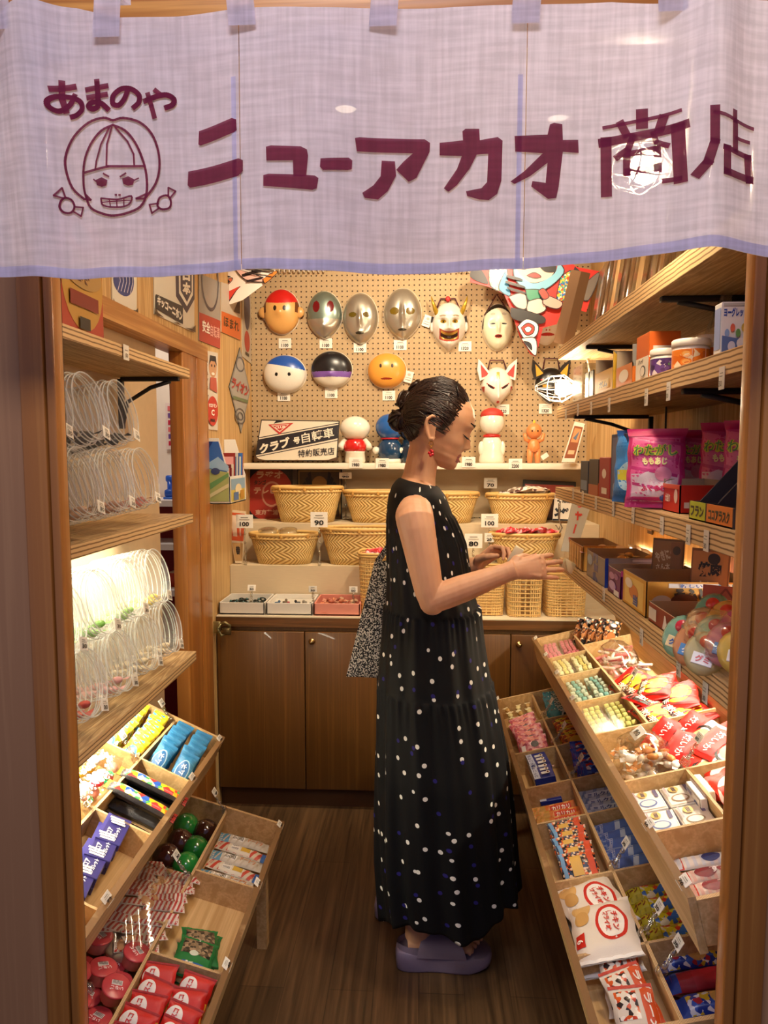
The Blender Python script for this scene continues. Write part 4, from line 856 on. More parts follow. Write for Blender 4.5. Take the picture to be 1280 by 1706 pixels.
for i, (x, Y, z) in enumerate(((.062, 1.445, .051), (.06, 1.39, .049), (.058, 1.335, .047), (.056, 1.28, .045), (.066, 1.43, .034), (.066, 1.37, .03), (.066, 1.31, .026), (.066, 1.43, .001), (.066, 1.36, .001), (.066, 1.29, .001))):
    put('sweets_box', cb, inbin(LU, x + .015, Y, z, -80 + random.uniform(-4, 4), 0, 0), 'violet-blue box with white sticks, upper left tray, %s' % ['top farthest', 'top second', 'top third', 'top nearest', 'middle farthest', 'middle second', 'middle nearest', 'bottom farthest', 'bottom second', 'bottom nearest'][i], 'sweets box', 'violet-blue sweets boxes')
put('snack_bag', pouch('beige02', .11, .08, .03, 'c0a888', [('text', '1102', .5, .5, .6, .4, '2a2018', 0, .04), ('text', 'う', .3, .15, .12, .2, '2a2018')]), inbin(LU, .07, 1.16, .03, -90, 10), 'beige packet with dark numerals in the nearest bin of the upper left tray', 'snack bag')
pile(LU, 'candy_bag', pouch('mixpastel', .09, .07, .022, busy('pastel', ['f0e0c8', 'e8a8a0', 'a8d0b0', 'f0d890'], 100)), .15, .28, 1.23, 1.475, 8, 'pastel speckled candy bag, upper left tray', 'candy bag', 'pastel candy bags', .022, -90, 8)

# ---- lower left tray
for i, (x, Y, c, nm) in enumerate(((.26, 1.93, '2a8a3a', 'green'), (.2, 1.93, '3a1c14', 'brown'), (.25, 1.85, '44201a', 'brown'), (.2, 1.84, '20702c', 'green'), (.26, 1.77, '44201a', 'brown'), (.2, 1.76, '2a8a3a', 'green'))):
    t = thing('jelly_ball', 'translucent %s jelly dome, %s, in the lower left tray' % (nm, ['farthest back', 'beside the far end panel', 'second from the back', 'nearest the divider', 'partly under the striped bag', 'nearest the striped bag'][i]), 'jelly', X=inbin(LL, x, Y, .001))
    mb = MB(); mb.lathe([(.026, 0), (.036, .018), (.037, .034), (.03, .052), (.016, .062), (0, .064)], M(c, .12, 0, .6, .6), 20); mb.obj('jelly_dome', t)
    mb = MB(); mb.lathe([(.038, .016), (.041, .018), (.041, .02), (.037, .021)], clear('rim', 'f4f4f0', .3), 20, cap=False); mb.obj('rim', t)
st = busy('threads', ['b83a34', 'e8d0c0', 'c8504a', 'f0e4d8', 'a02c2a'], 150)
sp = pouch('threads', .10, .03, .012, 'e6d4c6', [('bars', 9, 0, .7, 'b8403a'), ('ell', .85, .5, .1, .4, 'd8a070')])
t0 = []
for k in range(26):
    i, j = k % 2, k // 2
    put('candy_stick', sp, inbin(LL, .195 + .085 * i + random.uniform(-.01, .01), 1.68 - .021 * j + random.uniform(-.01, .01), .045 + .022 * math.sin(j / 12 * 3.14) + .01 * i, 25 + random.uniform(-14, 14), random.uniform(-15, 15), -6), 'red and white striped candy stick heaped in the lower left tray', 'candy stick', 'red and white striped candy sticks')
mb = MB(); mb.grid(lambda u, v: (.17 + .15 * u, .02 + .28 * v, -.02 + .055 * math.sin(math.pi * (.08 + .84 * u)) * math.sin(math.pi * (.06 + .88 * v)) + .004 * math.sin(u * 25 + v * 31)), 24, 30, clear('bag', 'fbfaf8', .3))
o = mb.obj('bag_film'); o.matrix_world = LL['F'] @ T(0, LL['ly'](1.70), 0); tag(o, 'crinkled clear film over the striped candy sticks in the lower left tray', 'plastic bag')
cupb, cupl = None, None
for i, (x, Y, z) in enumerate(((.288, 1.46, .0), (.282, 1.41, .03), (.29, 1.355, .0), (.232, 1.385, .0), (.196, 1.40, .03), (.24, 1.335, .03), (.2, 1.345, .0), (.198, 1.30, .034), (.245, 1.29, .0), (.285, 1.305, .034), (.2, 1.25, .0), (.25, 1.24, .03))):
    t = thing('jelly_cup', 'pink jelly cup with a printed rosy foil lid in the lower left tray', 'jelly cup', group='pink jelly cups', X=inbin(LL, x, Y, z, random.uniform(-40, 40), random.uniform(-8, 8), random.uniform(-8, 8)))
    if cupb is None:
        mb = MB(); mb.lathe([(.02, 0), (.024, .004), (.026, .028), (.0275, .03)], M('e8b4a8', .25), 20); cupb = mb.mesh('cup')
        mb = MB(); mb.lathe([(.0295, .03), (.0295, .0315), (.027, .033), (0, .0335)], M('cc4a50', .3), 24); f = lambda u, v, ly: ((u - .5) * .054, (v - .5) * .054, .0335 + .0004 * ly)
        shapes_to(mb, [('rect', .3, .3, .7, .5, 'f0e8e4')] + [('rect', .33 + .045 * k, .32, .35 + .045 * k, .48, '302020') for k in range(8)] + [('text', 'いちご', .5, .68, .5, .16, 'f6e8e8', 0, .03)], f); cupl = mb.mesh('lid')
    link('cup', cupb, t); link('foil_lid', cupl, t)
t = thing('round_pack', 'round clear-wrapped pale disc pack beside the pink jelly cups', 'candy pack', X=inbin(LL, .225, 1.443, .003, 0, -14, 6))
mb = MB(); mb.lathe([(.036, 0), (.045, .01), (.045, .05), (.04, .056), (0, .057)], M('c8b8a0', .3), 24); mb.obj('disc', t)
mb = MB(); mb.lathe([(.047, .0), (.05, .03), (.046, .058), (.03, .062), (.012, .06), (.02, .075)], FILM, 24, cap=False); mb.obj('film', t)
br = pouch('striped_bar', .15, .04, .02, 'd8c8b0', [('bars', 7, 0, .8, 'c84a3a'), ('rect', .25, .0, .7, 1, 'e6dcc8'), ('rect', .3, .2, .46, .8, 'f4f0e8'), ('text', '||||||||', .38, .5, .13, .5, '1a1a1a'), ('rect', .5, .25, .68, .75, 'd8b040'), ('rect', .92, 0, 1, 1, '3a6ab0')])
br2 = pouch('striped_bar_blue', .15, .04, .02, 'd4ccbc', [('rect', .0, 0, .2, 1, '5a98b8'), ('rect', .25, .2, .5, .8, 'f4f0e8'), ('text', '||||||||', .37, .5, .2, .5, '1a1a1a'), ('bars', 8, .6, .7, 'c8bca8'), ('text', 'ドーナツ', .72, .5, .3, .4, 'c87020', 0, .03)])
pile(LL, 'snack_stick', [br, br2], .006, .16, 1.71, 1.985, 6, ['red-striped snack bar with a barcode, lower left tray', 'blue-ended snack bar with a barcode, lower left tray'], 'snack stick', 'striped snack bars with barcodes', .02, 180, 4)
gm = pouch('greenpack', .115, .085, .02, '1e7a3e', [('rect', .5, .1, .95, .9, busy('nuts', ['5a4a38', '8a7458', '2c2a22', 'a89070'], 140)), ('ell', .52, .55, .07, .12, 'dfe6d0'), ('rect', .06, .2, .3, .8, '2c62a8'), ('text', 'こんぶ', .2, .6, .2, .26, 'f0f0e0', 0, .04), ('rect', 0, 0, .04, 1, '0e4a24')])
for Y, z, rz in ((1.52, .001, -84), (1.455, .012, -80), (1.5, .022, -72), (1.45, .034, -86)):
    put('snack_bag', gm, inbin(LL, .075, Y, z, rz, 4), 'green seaweed packet in the lower left tray, %s' % ('bottom' if z < .005 else 'second from bottom' if z < .02 else 'second from top' if z < .03 else 'topmost'), 'snack bag', 'green seaweed packets')
rp = pouch('redbis', .095, .07, .02, 'cc2018', [('ell', .7, .72, .2, .25, 'f4eee4'), ('text', 'ビスコ', .7, .72, .28, .18, 'c81818', 0, .04), ('rect', .1, .4, .2, .9, '2c6ac0'), ('rect', .2, .46, .26, .9, 'f0f0f0'), ('ell', .42, .3, .1, .12, 'e8c890'), ('rect', .08, .02, .5, .12, 'e8b83a'), ('rect', 0, 0, .04, 1, 'a81410'), ('rect', .96, 0, 1, 1, 'a81410')], wob=.06)
pile(LL, 'biscuit_packet', rp, .008, .16, 1.115, 1.392, 12, 'red biscuit packet with a white disc, lower left tray', 'biscuit packet', 'red biscuit packets', .021, -90, 9, 2)

# ------------------------------------------------------------------ price cards on the tray rims
def card_mesh(key, txt, w=.03, h=.022, big=True):
    k = 'card' + key
    if k in PACK: return PACK[k]
    mb = MB(); mb.bbox((0, 0, 0), (w, .001, h), ink('efe9dc'), .0003, 1)
    face_shapes(mb, (0, 0, 0), (w, .001, h), '-y', [('rect', .28, .74, .72, .8, '8a8478'), ('rect', .2, .6, .8, .65, 'b0a898'), ('text', txt, .5, .3, .55, .34, '1a1814', 0, .03)])
    PACK[k] = mb.mesh('price_card'); return PACK[k]
def rim_card(tr, x, Y, txt, where, rz=0):
    o = link('price_card', card_mesh(txt, txt)); o.matrix_world = tr['F'] @ T(x, tr['ly'](Y), .008) @ RZ(-90 + rz) @ RX(-62)
    tag(o, 'small white price card %s' % where, 'price card')
for tr, lst in ((RU, ((2.42, '20', 'second along the upper right tray rim from the counter'), (2.64, '20', 'at the far corner of the upper right tray'), (2.22, '20', 'third along the upper right tray rim from the counter'), (1.985, '20', 'under the clear and teal candy cubes'), (1.3, '30', 'below the banknote-print boxes'), (1.12, '70', 'below the long red striped sticks'))),
                (RL, ((2.645, '20', 'at the far corner of the lower right tray'),)),
                (LU, ((1.985, '30', 'at the far corner of the upper left tray'), (1.735, '40', 'between the teal packets and the black sticks'), (1.235, '72', 'below the violet-blue boxes'))),
                (LL, ((1.985, '50', 'at the far corner of the lower left tray'), (1.70, '32', 'below the striped snack bars'), (1.41, '40', 'above the red biscuit packets')))):
    for Y, txt, wh in lst: rim_card(tr, -.004, Y, txt, wh)
CLIP = clear('clip', 'f6f6f2', .5)
def clip_card(loc, txt, where, rz=0, w=.034, h=.026, lean=0, stem=.07):
    """a card in a clear clip on a short see-through arm: loc is the foot of the arm"""
    t = thing('price_clip', 'clear clip holding a white price card %s' % where, 'price clip', loc, (R(lean), 0, R(rz)))
    mb = MB(); mb.bbox((0, 0, .009), (.014, .018, .018), CLIP, .003); mb.tube([(0, 0, .016), (.003, 0, stem * .4), (-.003, 0, stem * .7), (0, 0, stem)], .0035, CLIP, 8)
    for q in (.35, .6, .85): mb.ball((0, 0, stem * q), (.006, .006, .006), CLIP, 8, 6)
    mb.obj('clip_arm', t)
    link('card', card_mesh('%s_%d' % (txt, w * 1000), txt, w, h), t, (0, -.004, stem + h / 2))
    return t
def bin_clip(tr, x, Y, txt, where, z=-.01, rz=90, lean=-30, stem=.06):
    p = tr['F'] @ Vector((x, tr['ly'](Y), z)); clip_card(p, txt, where, rz * (-1 if tr['F'][0][3] > 0 else 1), .03, .022, lean, stem)
bin_clip(LU, .143, 1.98, '30', 'at the far end of the upper left tray', stem=.06)
bin_clip(LU, .143, 1.72, '20', 'standing on the divider by the fruit jellies', stem=.07)
bin_clip(LU, .143, 1.46, '20', 'standing on the divider above the violet-blue boxes', stem=.07)
bin_clip(LL, .165, 1.99, '40', 'beside the green jelly domes'); bin_clip(LL, .165, 1.66, '30', 'on the divider near the striped candy sticks'); bin_clip(LL, .23, 1.26, '30', 'among the pink jelly cups', stem=.05)
bin_clip(RU, .141, 1.98, '40', 'beside the red snack bags', stem=.06); bin_clip(RU, .141, 1.52, '80', 'by the red and cream seafood packets')
for Y, nm in ((2.42, 'dark teal candy bags'), (2.2, 'pink bags, lower right tray'), (1.96, 'blue boxes with cups'), (1.52, 'dark printed packets'), (1.3, 'pale bags with ovals'), (1.2, 'red and blue corn sticks')):
    bin_clip(RL, .13, Y, '20' if Y > 2 else '30', 'beside the ' + nm)
# ================================================================== MASKS ON THE PEGBOARD
WY = 3.44
def px_m(u, v, y): return (PY(u + 50, v, y) - PY(u - 50, v, y)).length / 100
def mask_root(name, label, u, v, cat='mask', y=WY - .004):
    p = PY(u, v, y); return thing(name, label, cat, p), px_m(u, v, y)
def dome(mb, rx, rz, dep, col, shape=None, disp=None, nu=48, nv=16, X=None):
    """a hollow face shell bulging towards -y"""
    def fn(u, v):
        a = 2 * math.pi * u; r = math.sin(v * math.pi / 2); q = shape(a) if shape else 1
        x, z = r * q * math.cos(a), r * q * math.sin(a); y = -dep * math.cos(v * math.pi / 2) ** .75
        if disp: y -= disp(x, z)
        return (x * rx, y, z * rz)
    def mt(u, v):
        a = 2 * math.pi * u; r = math.sin(v * math.pi / 2); q = shape(a) if shape else 1
        c = col(r * q * math.cos(a), r * q * math.sin(a)); return c if not isinstance(c, str) else M(c, .3)
    mb.grid(fn, nu, nv, mt, True, X, closeu=True)
    mb.grid(lambda u, v: (rx * (1 + .03 * v) * (shape(2 * math.pi * u) if shape else 1) * math.cos(2 * math.pi * u), -.002 + .004 * v, rz * (1 + .03 * v) * (shape(2 * math.pi * u) if shape else 1) * math.sin(2 * math.pi * u)), nu, 1, M('e8dfcf', .4), True, X, closeu=True)
def gz(x, z, cx, cz, sx, sz): return math.exp(-((x - cx) / sx) ** 2 - ((z - cz) / sz) ** 2)
def inell(x, z, cx, cz, rx, rz): return ((x - cx) / rx) ** 2 + ((z - cz) / rz) ** 2 < 1
SILV = M('b8b2a4', .28, .75); TEALV = M('8a9a90', .3, .7)
egg = lambda a: 1 - .1 * max(0, -math.sin(a)) ** 2 * abs(math.cos(a)) * 2
# plain toy masks (simple faces in the colours of those in the photo)
def toy_mask(label, u, v, w, h, col, dep=.05, shape=None, disp=None, ears=()):
    t, s = mask_root('face_mask', label, u, v); mb = MB(); dome(mb, w / 2 * s, h / 2 * s, dep, col, shape, disp, 128, 80); mb.obj('shell', t)
    for ex, ez, er, c in ears: mb = MB(); mb.ball((ex * w / 2 * s, -.016, ez * h / 2 * s), (er * s, .012, er * s), M(c, .3), 12, 8); mb.obj('ear', t)
    return t
def eyes(x, z, ex, ez, rx, rz): return inell(abs(x), z, ex, ez, rx, rz)
toy_mask('round toy mask with a red top and tan face, topmost row at far left', 470, 520, 60, 72, lambda x, z: 'c8201c' if z > .3 + .12 * x * x else ('241812' if eyes(x, z, .26, .08, .09, .12) else ('6a3a18' if abs(x) > .8 and z > -.1 else 'dfa860')), .06, disp=lambda x, z: .012 * gz(x, z, 0, -.1, .25, .2), ears=((-.98, -.05, 9, 'd8a05c'), (.98, -.05, 9, 'd8a05c')))
toy_mask('silvery green toy mask with dark red eye openings', 541, 526, 58, 78, lambda x, z: M('6a1418', .2) if eyes(x, z, .4, .3, .2, .24) else (SILV if z < -.2 else TEALV), .055, egg, lambda x, z: .01 * gz(x, z, 0, -.5, .4, .2))
toy_mask('plain silver toy mask with narrow amber eyes, beside the silvery green one', 601, 532, 58, 84, lambda x, z: M('5a4a14', .2) if eyes(x, z, .4, .1, .22, .1) else (M('4a463c', .3, .7) if inell(x, z, 0, -.6, .24, .06) else SILV), .06, egg, lambda x, z: .012 * gz(x, z, 0, -.1, .12, .3) + .008 * gz(x, z, 0, -.6, .3, .14))
toy_mask('plain silver toy mask with oval amber eyes, right of the other silver mask', 671, 524, 62, 84, lambda x, z: M('6a5414', .2) if eyes(x, z, .42, .05, .24, .14) else (M('4a463c', .3, .7) if inell(x, z, 0, -.66, .22, .05) else SILV), .062, egg, lambda x, z: .014 * gz(x, z, 0, -.12, .1, .35) + .008 * gz(x, z, 0, -.66, .3, .12))
toy_mask('round white toy mask with a blue top', 475, 624, 70, 62, lambda x, z: '2456b0' if z > .38 - .2 * x else ('1a1512' if eyes(x, z, .3, -.05, .07, .1) else 'e9e2d4'), .06)
toy_mask('toy mask in black, purple and white bands', 553, 616, 68, 60, lambda x, z: '17151a' if z > -.15 else ('7a55a8' if z > -.45 else 'e4dccb'), .06, disp=lambda x, z: .01 * gz(x, z, 0, -.3, .2, .2))
toy_mask('round orange toy mask with two small dark eyes', 645, 618, 64, 58, lambda x, z: '2a1810' if eyes(x, z, .3, .22, .06, .12) else ('8a2a18' if inell(x, z, 0, -.5, .3, .06) else 'e09a40'), .06)
def cord(t, s, pts): mb = MB(); mb.tube([(x * s, -.008, z * s) for x, z in pts], .0035, M('4a1420', .7), 6); mb.obj('cord', t)
# horned demon mask
t, s = mask_root('demon_mask', 'cream horned demon mask with open grimacing mouth and gold eyes', 748, 545)
def han(x, z):
    return (.022 * gz(x, z, 0, .05, .13, .22) + .018 * gz(abs(x), z, .38, .3, .22, .08) - .016 * gz(abs(x), z, .38, .16, .2, .08) + .016 * gz(abs(x), z, .6, -.1, .2, .22) + .02 * gz(x, z, 0, -.16, .3, .08) - .03 * gz(x, z, 0, -.42, .36, .13) + .014 * gz(x, z, 0, -.72, .3, .12) + .008 * gz(x, z, 0, .6, .5, .25))
def hcol(x, z):
    if eyes(x, z, .36, .15, .05, .04): return '14100c'
    if eyes(x, z, .36, .15, .17, .07): return M('b8952c', .3, .6)
    m_ = -.40 + .35 * x * x
    if abs(x) < .52 and m_ - .17 < z < m_ + .1: return M('c8a44a', .3, .5) if (z > m_ + .02 or z < m_ - .12) else '2a0f0c'
    if abs(x) < .6 and m_ - .24 < z < m_ + .15: return 'a8483c'
    if eyes(x, z, .4, .36, .2, .05): return '9a8a74'
    return 'e2d8cc'
mb = MB(); dome(mb, 27 * s, 41 * s, .06, hcol, lambda a: 1 - .22 * max(0, -math.sin(a)) ** 1.5 * abs(math.cos(a)) * 1.6 + .04 * math.cos(2 * a), han, 128, 80); mb.obj('shell', t)
for q in (-1, 1):
    mb = MB(); mb.tube([(q * 19 * s, -.02, 18 * s), (q * 23 * s, -.04, 26 * s), (q * 27 * s, -.05, 37 * s), (q * 30 * s, -.045, 48 * s)], [.012, .011, .007, .001], M('b8962e', .3, .5), 10); mb.obj('horn', t)
    mb = MB(); mb.ball((q * 28 * s, -.012, 0), (4 * s, .01, 9 * s), M('dcd0c2', .4), 10, 8); mb.obj('ear', t)
    mb = MB(); mb.tube([(q * 27 * s, -.018, 16 * s), (q * 29 * s, -.012, 4 * s), (q * 27 * s, -.01, -8 * s)], .006, M('1c1414', .5), 6); mb.obj('hair_lock', t)
cord(t, s, ((-22, 26), (-14, 46), (10, 46), (20, 24))); mb = MB(); mb.ball((-2 * s, -.014, 45 * s), (.012, .01, .014), M('b82a28', .5)); mb.obj('tassel', t)
# young woman mask
t, s = mask_root('noh_mask', 'smooth white oval woman mask with a black hair band and small red lips', 829, 546)
def kcol(x, z):
    if z > .78 - .42 * x * x * 1.0 or abs(x) > .93 - .1 * z and z > -.1: return '1a1412'
    if inell(abs(x), z, .36, .1, .17, .035): return '181210'
    if inell(abs(x), z, .36, .52, .16, .06): return 'b8ae9a'
    if inell(x, z, 0, -.44, .2, .03): return '2a0f0c'
    if inell(x, z, 0, -.44, .24, .075): return '9a3028'
    return 'd9d3b6'
mb = MB(); dome(mb, 26 * s, 38 * s, .055, kcol, lambda a: 1 - .06 * max(0, -math.sin(a)) * abs(math.cos(a)) * 2, lambda x, z: .016 * gz(x, z, 0, -.1, .11, .22) + .006 * gz(x, z, 0, -.44, .2, .1) + .006 * gz(x, z, 0, -.75, .25, .12) - .006 * gz(abs(x), z, .36, .1, .2, .12), 128, 80); mb.obj('shell', t)
cord(t, s, ((-22, 20), (-2, 54), (22, 20)))
# pale mask behind the kite
t, s = mask_root('painted_mask', 'white painted mask with gold eye and red mouth half hidden behind the kite', 910, 538)
mb = MB(); dome(mb, 22 * s, 36 * s, .055, lambda x, z: '14100c' if eyes(x, z, .42, .12, .06, .05) else (M('b8952c', .3, .5) if eyes(x, z, .42, .12, .22, .07) else ('b02420' if inell(x, z, 0, -.6, .55, .07) or inell(abs(x), z, .12, -.42, .05, .04) else ('c83a2c' if inell(abs(x), z, .3, .3, .3, .05) else 'e6dccf'))), None, lambda x, z: .02 * gz(x, z, 0, -.2, .2, .3), 128, 80); mb.obj('shell', t)
# fox and cat masks
def ear_shape(mb, q, s, x, z, w, h, outc, inc, lean):
    X = T(q * x * s, -.012, z * s) @ RY(q * lean)
    mb.prism([(-w / 2 * s, 0), (w / 2 * s, 0), (w * .22 * s, h * .6 * s), (0, h * s), (-w * .38 * s, h * .55 * s)][::1], .018, M(outc, .35), X @ RX(90))
    mb.prism([(-w * .3 * s, h * .1 * s), (w * .3 * s, h * .1 * s), (0, h * .72 * s)], .003, M(inc, .35), X @ T(0, -.0185, 0) @ RX(90))
t, s = mask_root('fox_mask', 'white fox mask with tall red-lined ears and slanted eyes', 828, 645)
def fcol(x, z):
    e = z - (.0 + .5 * (abs(x) - .42))
    if abs(abs(x) - .45) < .2 and abs(e + .05) < .05 * (1 - ((abs(x) - .45) / .22) ** 2) + .015: return '2a1010'
    if abs(abs(x) - .45) < .26 and -.02 < e < .03: return 'a82824'
    if inell(abs(x), z, .07, .55, .03, .2) or inell(x, z, 0, .6, .03, .16): return M('d8b860', .3, .5)
    if inell(x, z, 0, -.82, .1, .06): return 'c84040'
    if abs(x) > .82 and z < .0: return 'b02c28'
    return 'eae3d6'
mb = MB(); dome(mb, 26 * s, 32 * s, .06, fcol, lambda a: 1 - .28 * max(0, -math.sin(a)) ** 1.2 * abs(math.cos(a)) * 1.7, lambda x, z: .035 * gz(x, z, 0, -.62, .25, .3) + .01 * gz(x, z, 0, -.1, .12, .4), 128, 80); mb.obj('shell', t)
for q in (-1, 1): mb = MB(); ear_shape(mb, q, s, 19, 14, 22, 34, 'eae3d6', 'cf2f28', 22); mb.obj('ear', t)
cord(t, s, ((-16, 26), (-12, 44), (10, 44), (16, 26)))
t, s = mask_root('cat_mask', 'black cat mask with yellow-lined ears behind the glowing lamp', 917, 643)
mb = MB(); dome(mb, 26 * s, 30 * s, .055, lambda x, z: 'b02a24' if eyes(x, z, .62, .3, .1, .05) else ('c8952c' if eyes(x, z, .4, -.05, .2, .08) or inell(x, z, 0, -.7, .3, .04) else '1d1916'), lambda a: 1 - .2 * max(0, -math.sin(a)) * abs(math.cos(a)) * 1.6, lambda x, z: .03 * gz(x, z, 0, -.5, .3, .3), 128, 80); mb.obj('shell', t)
for q in (-1, 1): mb = MB(); ear_shape(mb, q, s, 18, 14, 21, 32, '1d1916', 'd8a030', 24); mb.obj('ear', t)
cord(t, s, ((-14, 24), (-10, 45), (11, 45), (15, 24)))
# price cards on the wall and on the white shelf
WHM = {(475, 572): ('1100', 'under the red-topped toy mask'), (543, 572): ('1100', 'under the silvery green mask'), (600, 579): ('1100', 'under the silver mask with narrow eyes'), (667, 575): ('1100', 'under the silver mask with oval eyes'), (775, 577): ('1320', 'beside the demon mask chin'), (473, 660): ('1100', 'under the white and blue mask'), (552, 655): ('1100', 'under the black and purple mask'), (648, 659): ('1100', 'under the orange mask'), (838, 682): ('1320', 'under the fox mask'), (909, 681): ('1320', 'under the black cat mask')}
for (u, v), (tx, wh) in WHM.items():
    o = link('price_card', card_mesh('w' + tx, tx, .062, .048), None, PY(u, v, WY - .004)); tag(o, 'white price card pinned %s' % wh, 'price card')
for u, v, tx, wh in ((593, 771, '1980', 'before the red and white bank'), (637, 772, '1980', 'in front of the blue coin bank'), (781, 770, '1980', 'left of the white capped coin bank'), (859, 773, '2200', 'near the orange doll')):
    o = link('price_card', card_mesh('s' + tx, tx, .062, .048), None, PY(u, v, 3.244)); tag(o, 'white price card on the white shelf edge %s' % wh, 'price card')
for u, v, rz in ((446, 524, 0), (712, 535, 20), (681, 628, 15)):
    mb = MB(); mb.bbox((0, 0, 0), (.04, .001, .055), ink('e6e0d4'), .0003, 1); face_shapes(mb, (0, 0, 0), (.04, .001, .055), '-y', [('rect', .15, .2, .85, .26, '88807a'), ('rect', .15, .4, .85, .44, '88807a'), ('ell', .5, .7, .2, .12, 'b8a898')])
    o = mb.obj('paper_tag', None, PY(u, v, WY - .012), (0, R(rz), 0)); tag(o, 'pale paper tag hanging %s' % {446: 'left of the red-topped mask', 712: 'right of the silver mask with oval eyes', 681: 'right of the orange mask'}[u], 'tag')

# ------------------------------------------------------------------ coin banks on the white shelf
SZ = 1.433
def bank(label, u, y=3.33):
    p = PY(u, 771, y); return thing('coin_bank', label, 'coin bank', (p.x, y, SZ))
t = bank('glossy coin bank with a white round head and red body', 592)
wh = M('ece4d2', .2, 0, .5, .5)
mb = MB(); mb.lathe([(.045, 0), (.05, .01), (.046, .05), (.05, .055)], wh, 20, sy=.8); mb.obj('base', t)
mb = MB(); mb.lathe([(.05, .055), (.056, .075), (.05, .1), (.03, .12)], M('c8201c', .2, 0, .5, .5), 20, sy=.8); mb.obj('body', t)
mb = MB(); mb.ball((0, 0, .165), (.073, .058, .058), wh, 20, 14); mb.obj('head', t)
for q in (-1, 1):
    mb = MB(); mb.tube([(q * .045, 0, .11), (q * .065, -.01, .085), (q * .068, -.02, .07)], [.014, .015, .016], wh, 8); mb.obj('arm', t)
t = bank('glossy coin bank with a blue round head and dark blue body', 650)
bl = M('1f58a0', .2, 0, .5, .5)
mb = MB(); mb.lathe([(.052, 0), (.055, .008), (.05, .02)], wh, 20, sy=.8); mb.obj('base', t)
mb = MB(); mb.lathe([(.05, .02), (.058, .05), (.054, .09), (.035, .115)], M('153a5c', .2, 0, .5, .5), 20, sy=.8); mb.obj('body', t)
mb = MB(); mb.ball((0, 0, .17), (.07, .06, .064), bl, 20, 14); mb.obj('head', t)
mb = MB(); mb.lathe([(.042, .112), (.045, .117), (.042, .122)], M('b82430', .3), 18, sy=.85); mb.obj('collar', t)
for q in (-1, 1): mb = MB(); mb.ball((q * .066, -.01, .06), .018, wh); mb.obj('hand', t)
t = bank('dark blue and white coin bank partly hidden behind the person', 684)
mb = MB(); mb.lathe([(.04, 0), (.045, .01), (.05, .06), (.036, .11)], M('14283c', .2, 0, .5, .5), 18, sy=.8); mb.obj('body', t)
mb = MB(); mb.ball((0, 0, .155), (.055, .05, .052), M('1a2c44', .2), 18, 12); mb.obj('head', t)
mb = MB(); mb.ball((-.05, -.01, .06), .016, wh); mb.obj('hand', t)
t = bank('tall white coin bank with a red cap and red collar', 819)
mb = MB(); mb.lathe([(.055, 0), (.06, .01), (.058, .03), (.05, .06), (.052, .09), (.035, .125)], wh, 22, sy=.85); mb.obj('body', t)
mb = MB(); mb.lathe([(.038, .122), (.042, .128), (.038, .134)], M('c02420', .3), 18, sy=.9); mb.obj('collar', t)
mb = MB(); mb.ball((0, -.005, .19), (.058, .056, .062), wh, 20, 14); mb.obj('head', t)
mb = MB(); mb.ball((0, 0, .225), (.055, .054, .035), M('b8382c', .6), 20, 10); mb.obj('cap', t)
for q in (-1, 1): mb = MB(); mb.ball((q * .05, -.01, .07), (.014, .016, .034), wh); mb.obj('arm', t)
t = thing('baby_doll', 'small orange plastic doll with raised arms on the white shelf', 'doll', (PY(889, 772, 3.31).x, 3.31, SZ))
sk = M('e08a50', .3, 0, .5, .3)
mb = MB(); mb.lathe([(.0, .05), (.026, .055), (.03, .075), (.024, .1), (.012, .115)], sk, 16, sy=.85); mb.obj('body', t)
mb = MB(); mb.ball((0, 0, .15), (.036, .034, .037), sk, 18, 12); mb.obj('head', t)
for q in (-1, 1):
    mb = MB(); mb.tube([(q * .015, 0, .065), (q * .018, 0, .03), (q * .018, -.004, 0)], [.017, .014, .011], sk, 10); mb.obj('leg', t)
    mb = MB(); mb.tube([(q * .02, 0, .102), (q * .038, -.004, .11), (q * .044, -.006, .14)], [.01, .01, .008], sk, 8); mb.obj('arm', t)
    mb = MB(); mb.ball((q * .013, -.032, .15), .004, M('241510', .2)); mb.obj('eye', t)
mb = MB(); mb.ball((0, 0, .19), (.006, .006, .012), M('e8c030', .4)); mb.obj('tuft', t)
mb = MB(); mb.bbox((0, 0, 0), (.034, .001, .022), ink('e6e0d4'), .0003, 1); tag(mb.obj('paper_tag', None, PY(908, 760, 3.28), (0, R(-35), 0)), 'pale paper tag leaning beside the orange doll', 'tag')
# ------------------------------------------------------------------ kites
def outline(pts, y): return [PY(u, v, y) for u, v in pts]
def flat_shape(mb, pts, y, c, th=.004, ly=0, edge=None):
    if ly and len(pts) > 3: pts = sm([*pts, pts[0]], 4)[:-1]
    if edge:
        cx = sum(p[0] for p in pts) / len(pts); cy_ = sum(p[1] for p in pts) / len(pts)
        flat_shape(mb, [(cx + (u - cx) * (1 + 1.6 / max(6, math.hypot(u - cx, v - cy_))), cy_ + (v - cy_) * (1 + 1.6 / max(6, math.hypot(u - cx, v - cy_)))) for u, v in pts], y, edge, th, ly - .5)
    w = [PY(u, v, y) for u, v in pts]; y = y - .0012 * ly
    a = [Vector((p.x, y, p.z)) for p in w]; b = [Vector((p.x, y + th, p.z)) for p in w]; n = len(a)
    mb.add(a + b, [tuple(range(n)), tuple(range(n, 2 * n))[::-1]] + [(i, (i + 1) % n, n + (i + 1) % n, n + i) for i in range(n)], ink(c) if isinstance(c, str) else c)
KY = 3.28
t = thing('figure_kite', 'red paper kite shaped like a warrior figure hanging right of the masks', 'kite', (0, 0, 0))
fl = busy('kite_pattern', ['e8c040', 'c84a2c', '3a9a8a', 'f0e8d0', '2a6ab0', 'e8c040'], 120)
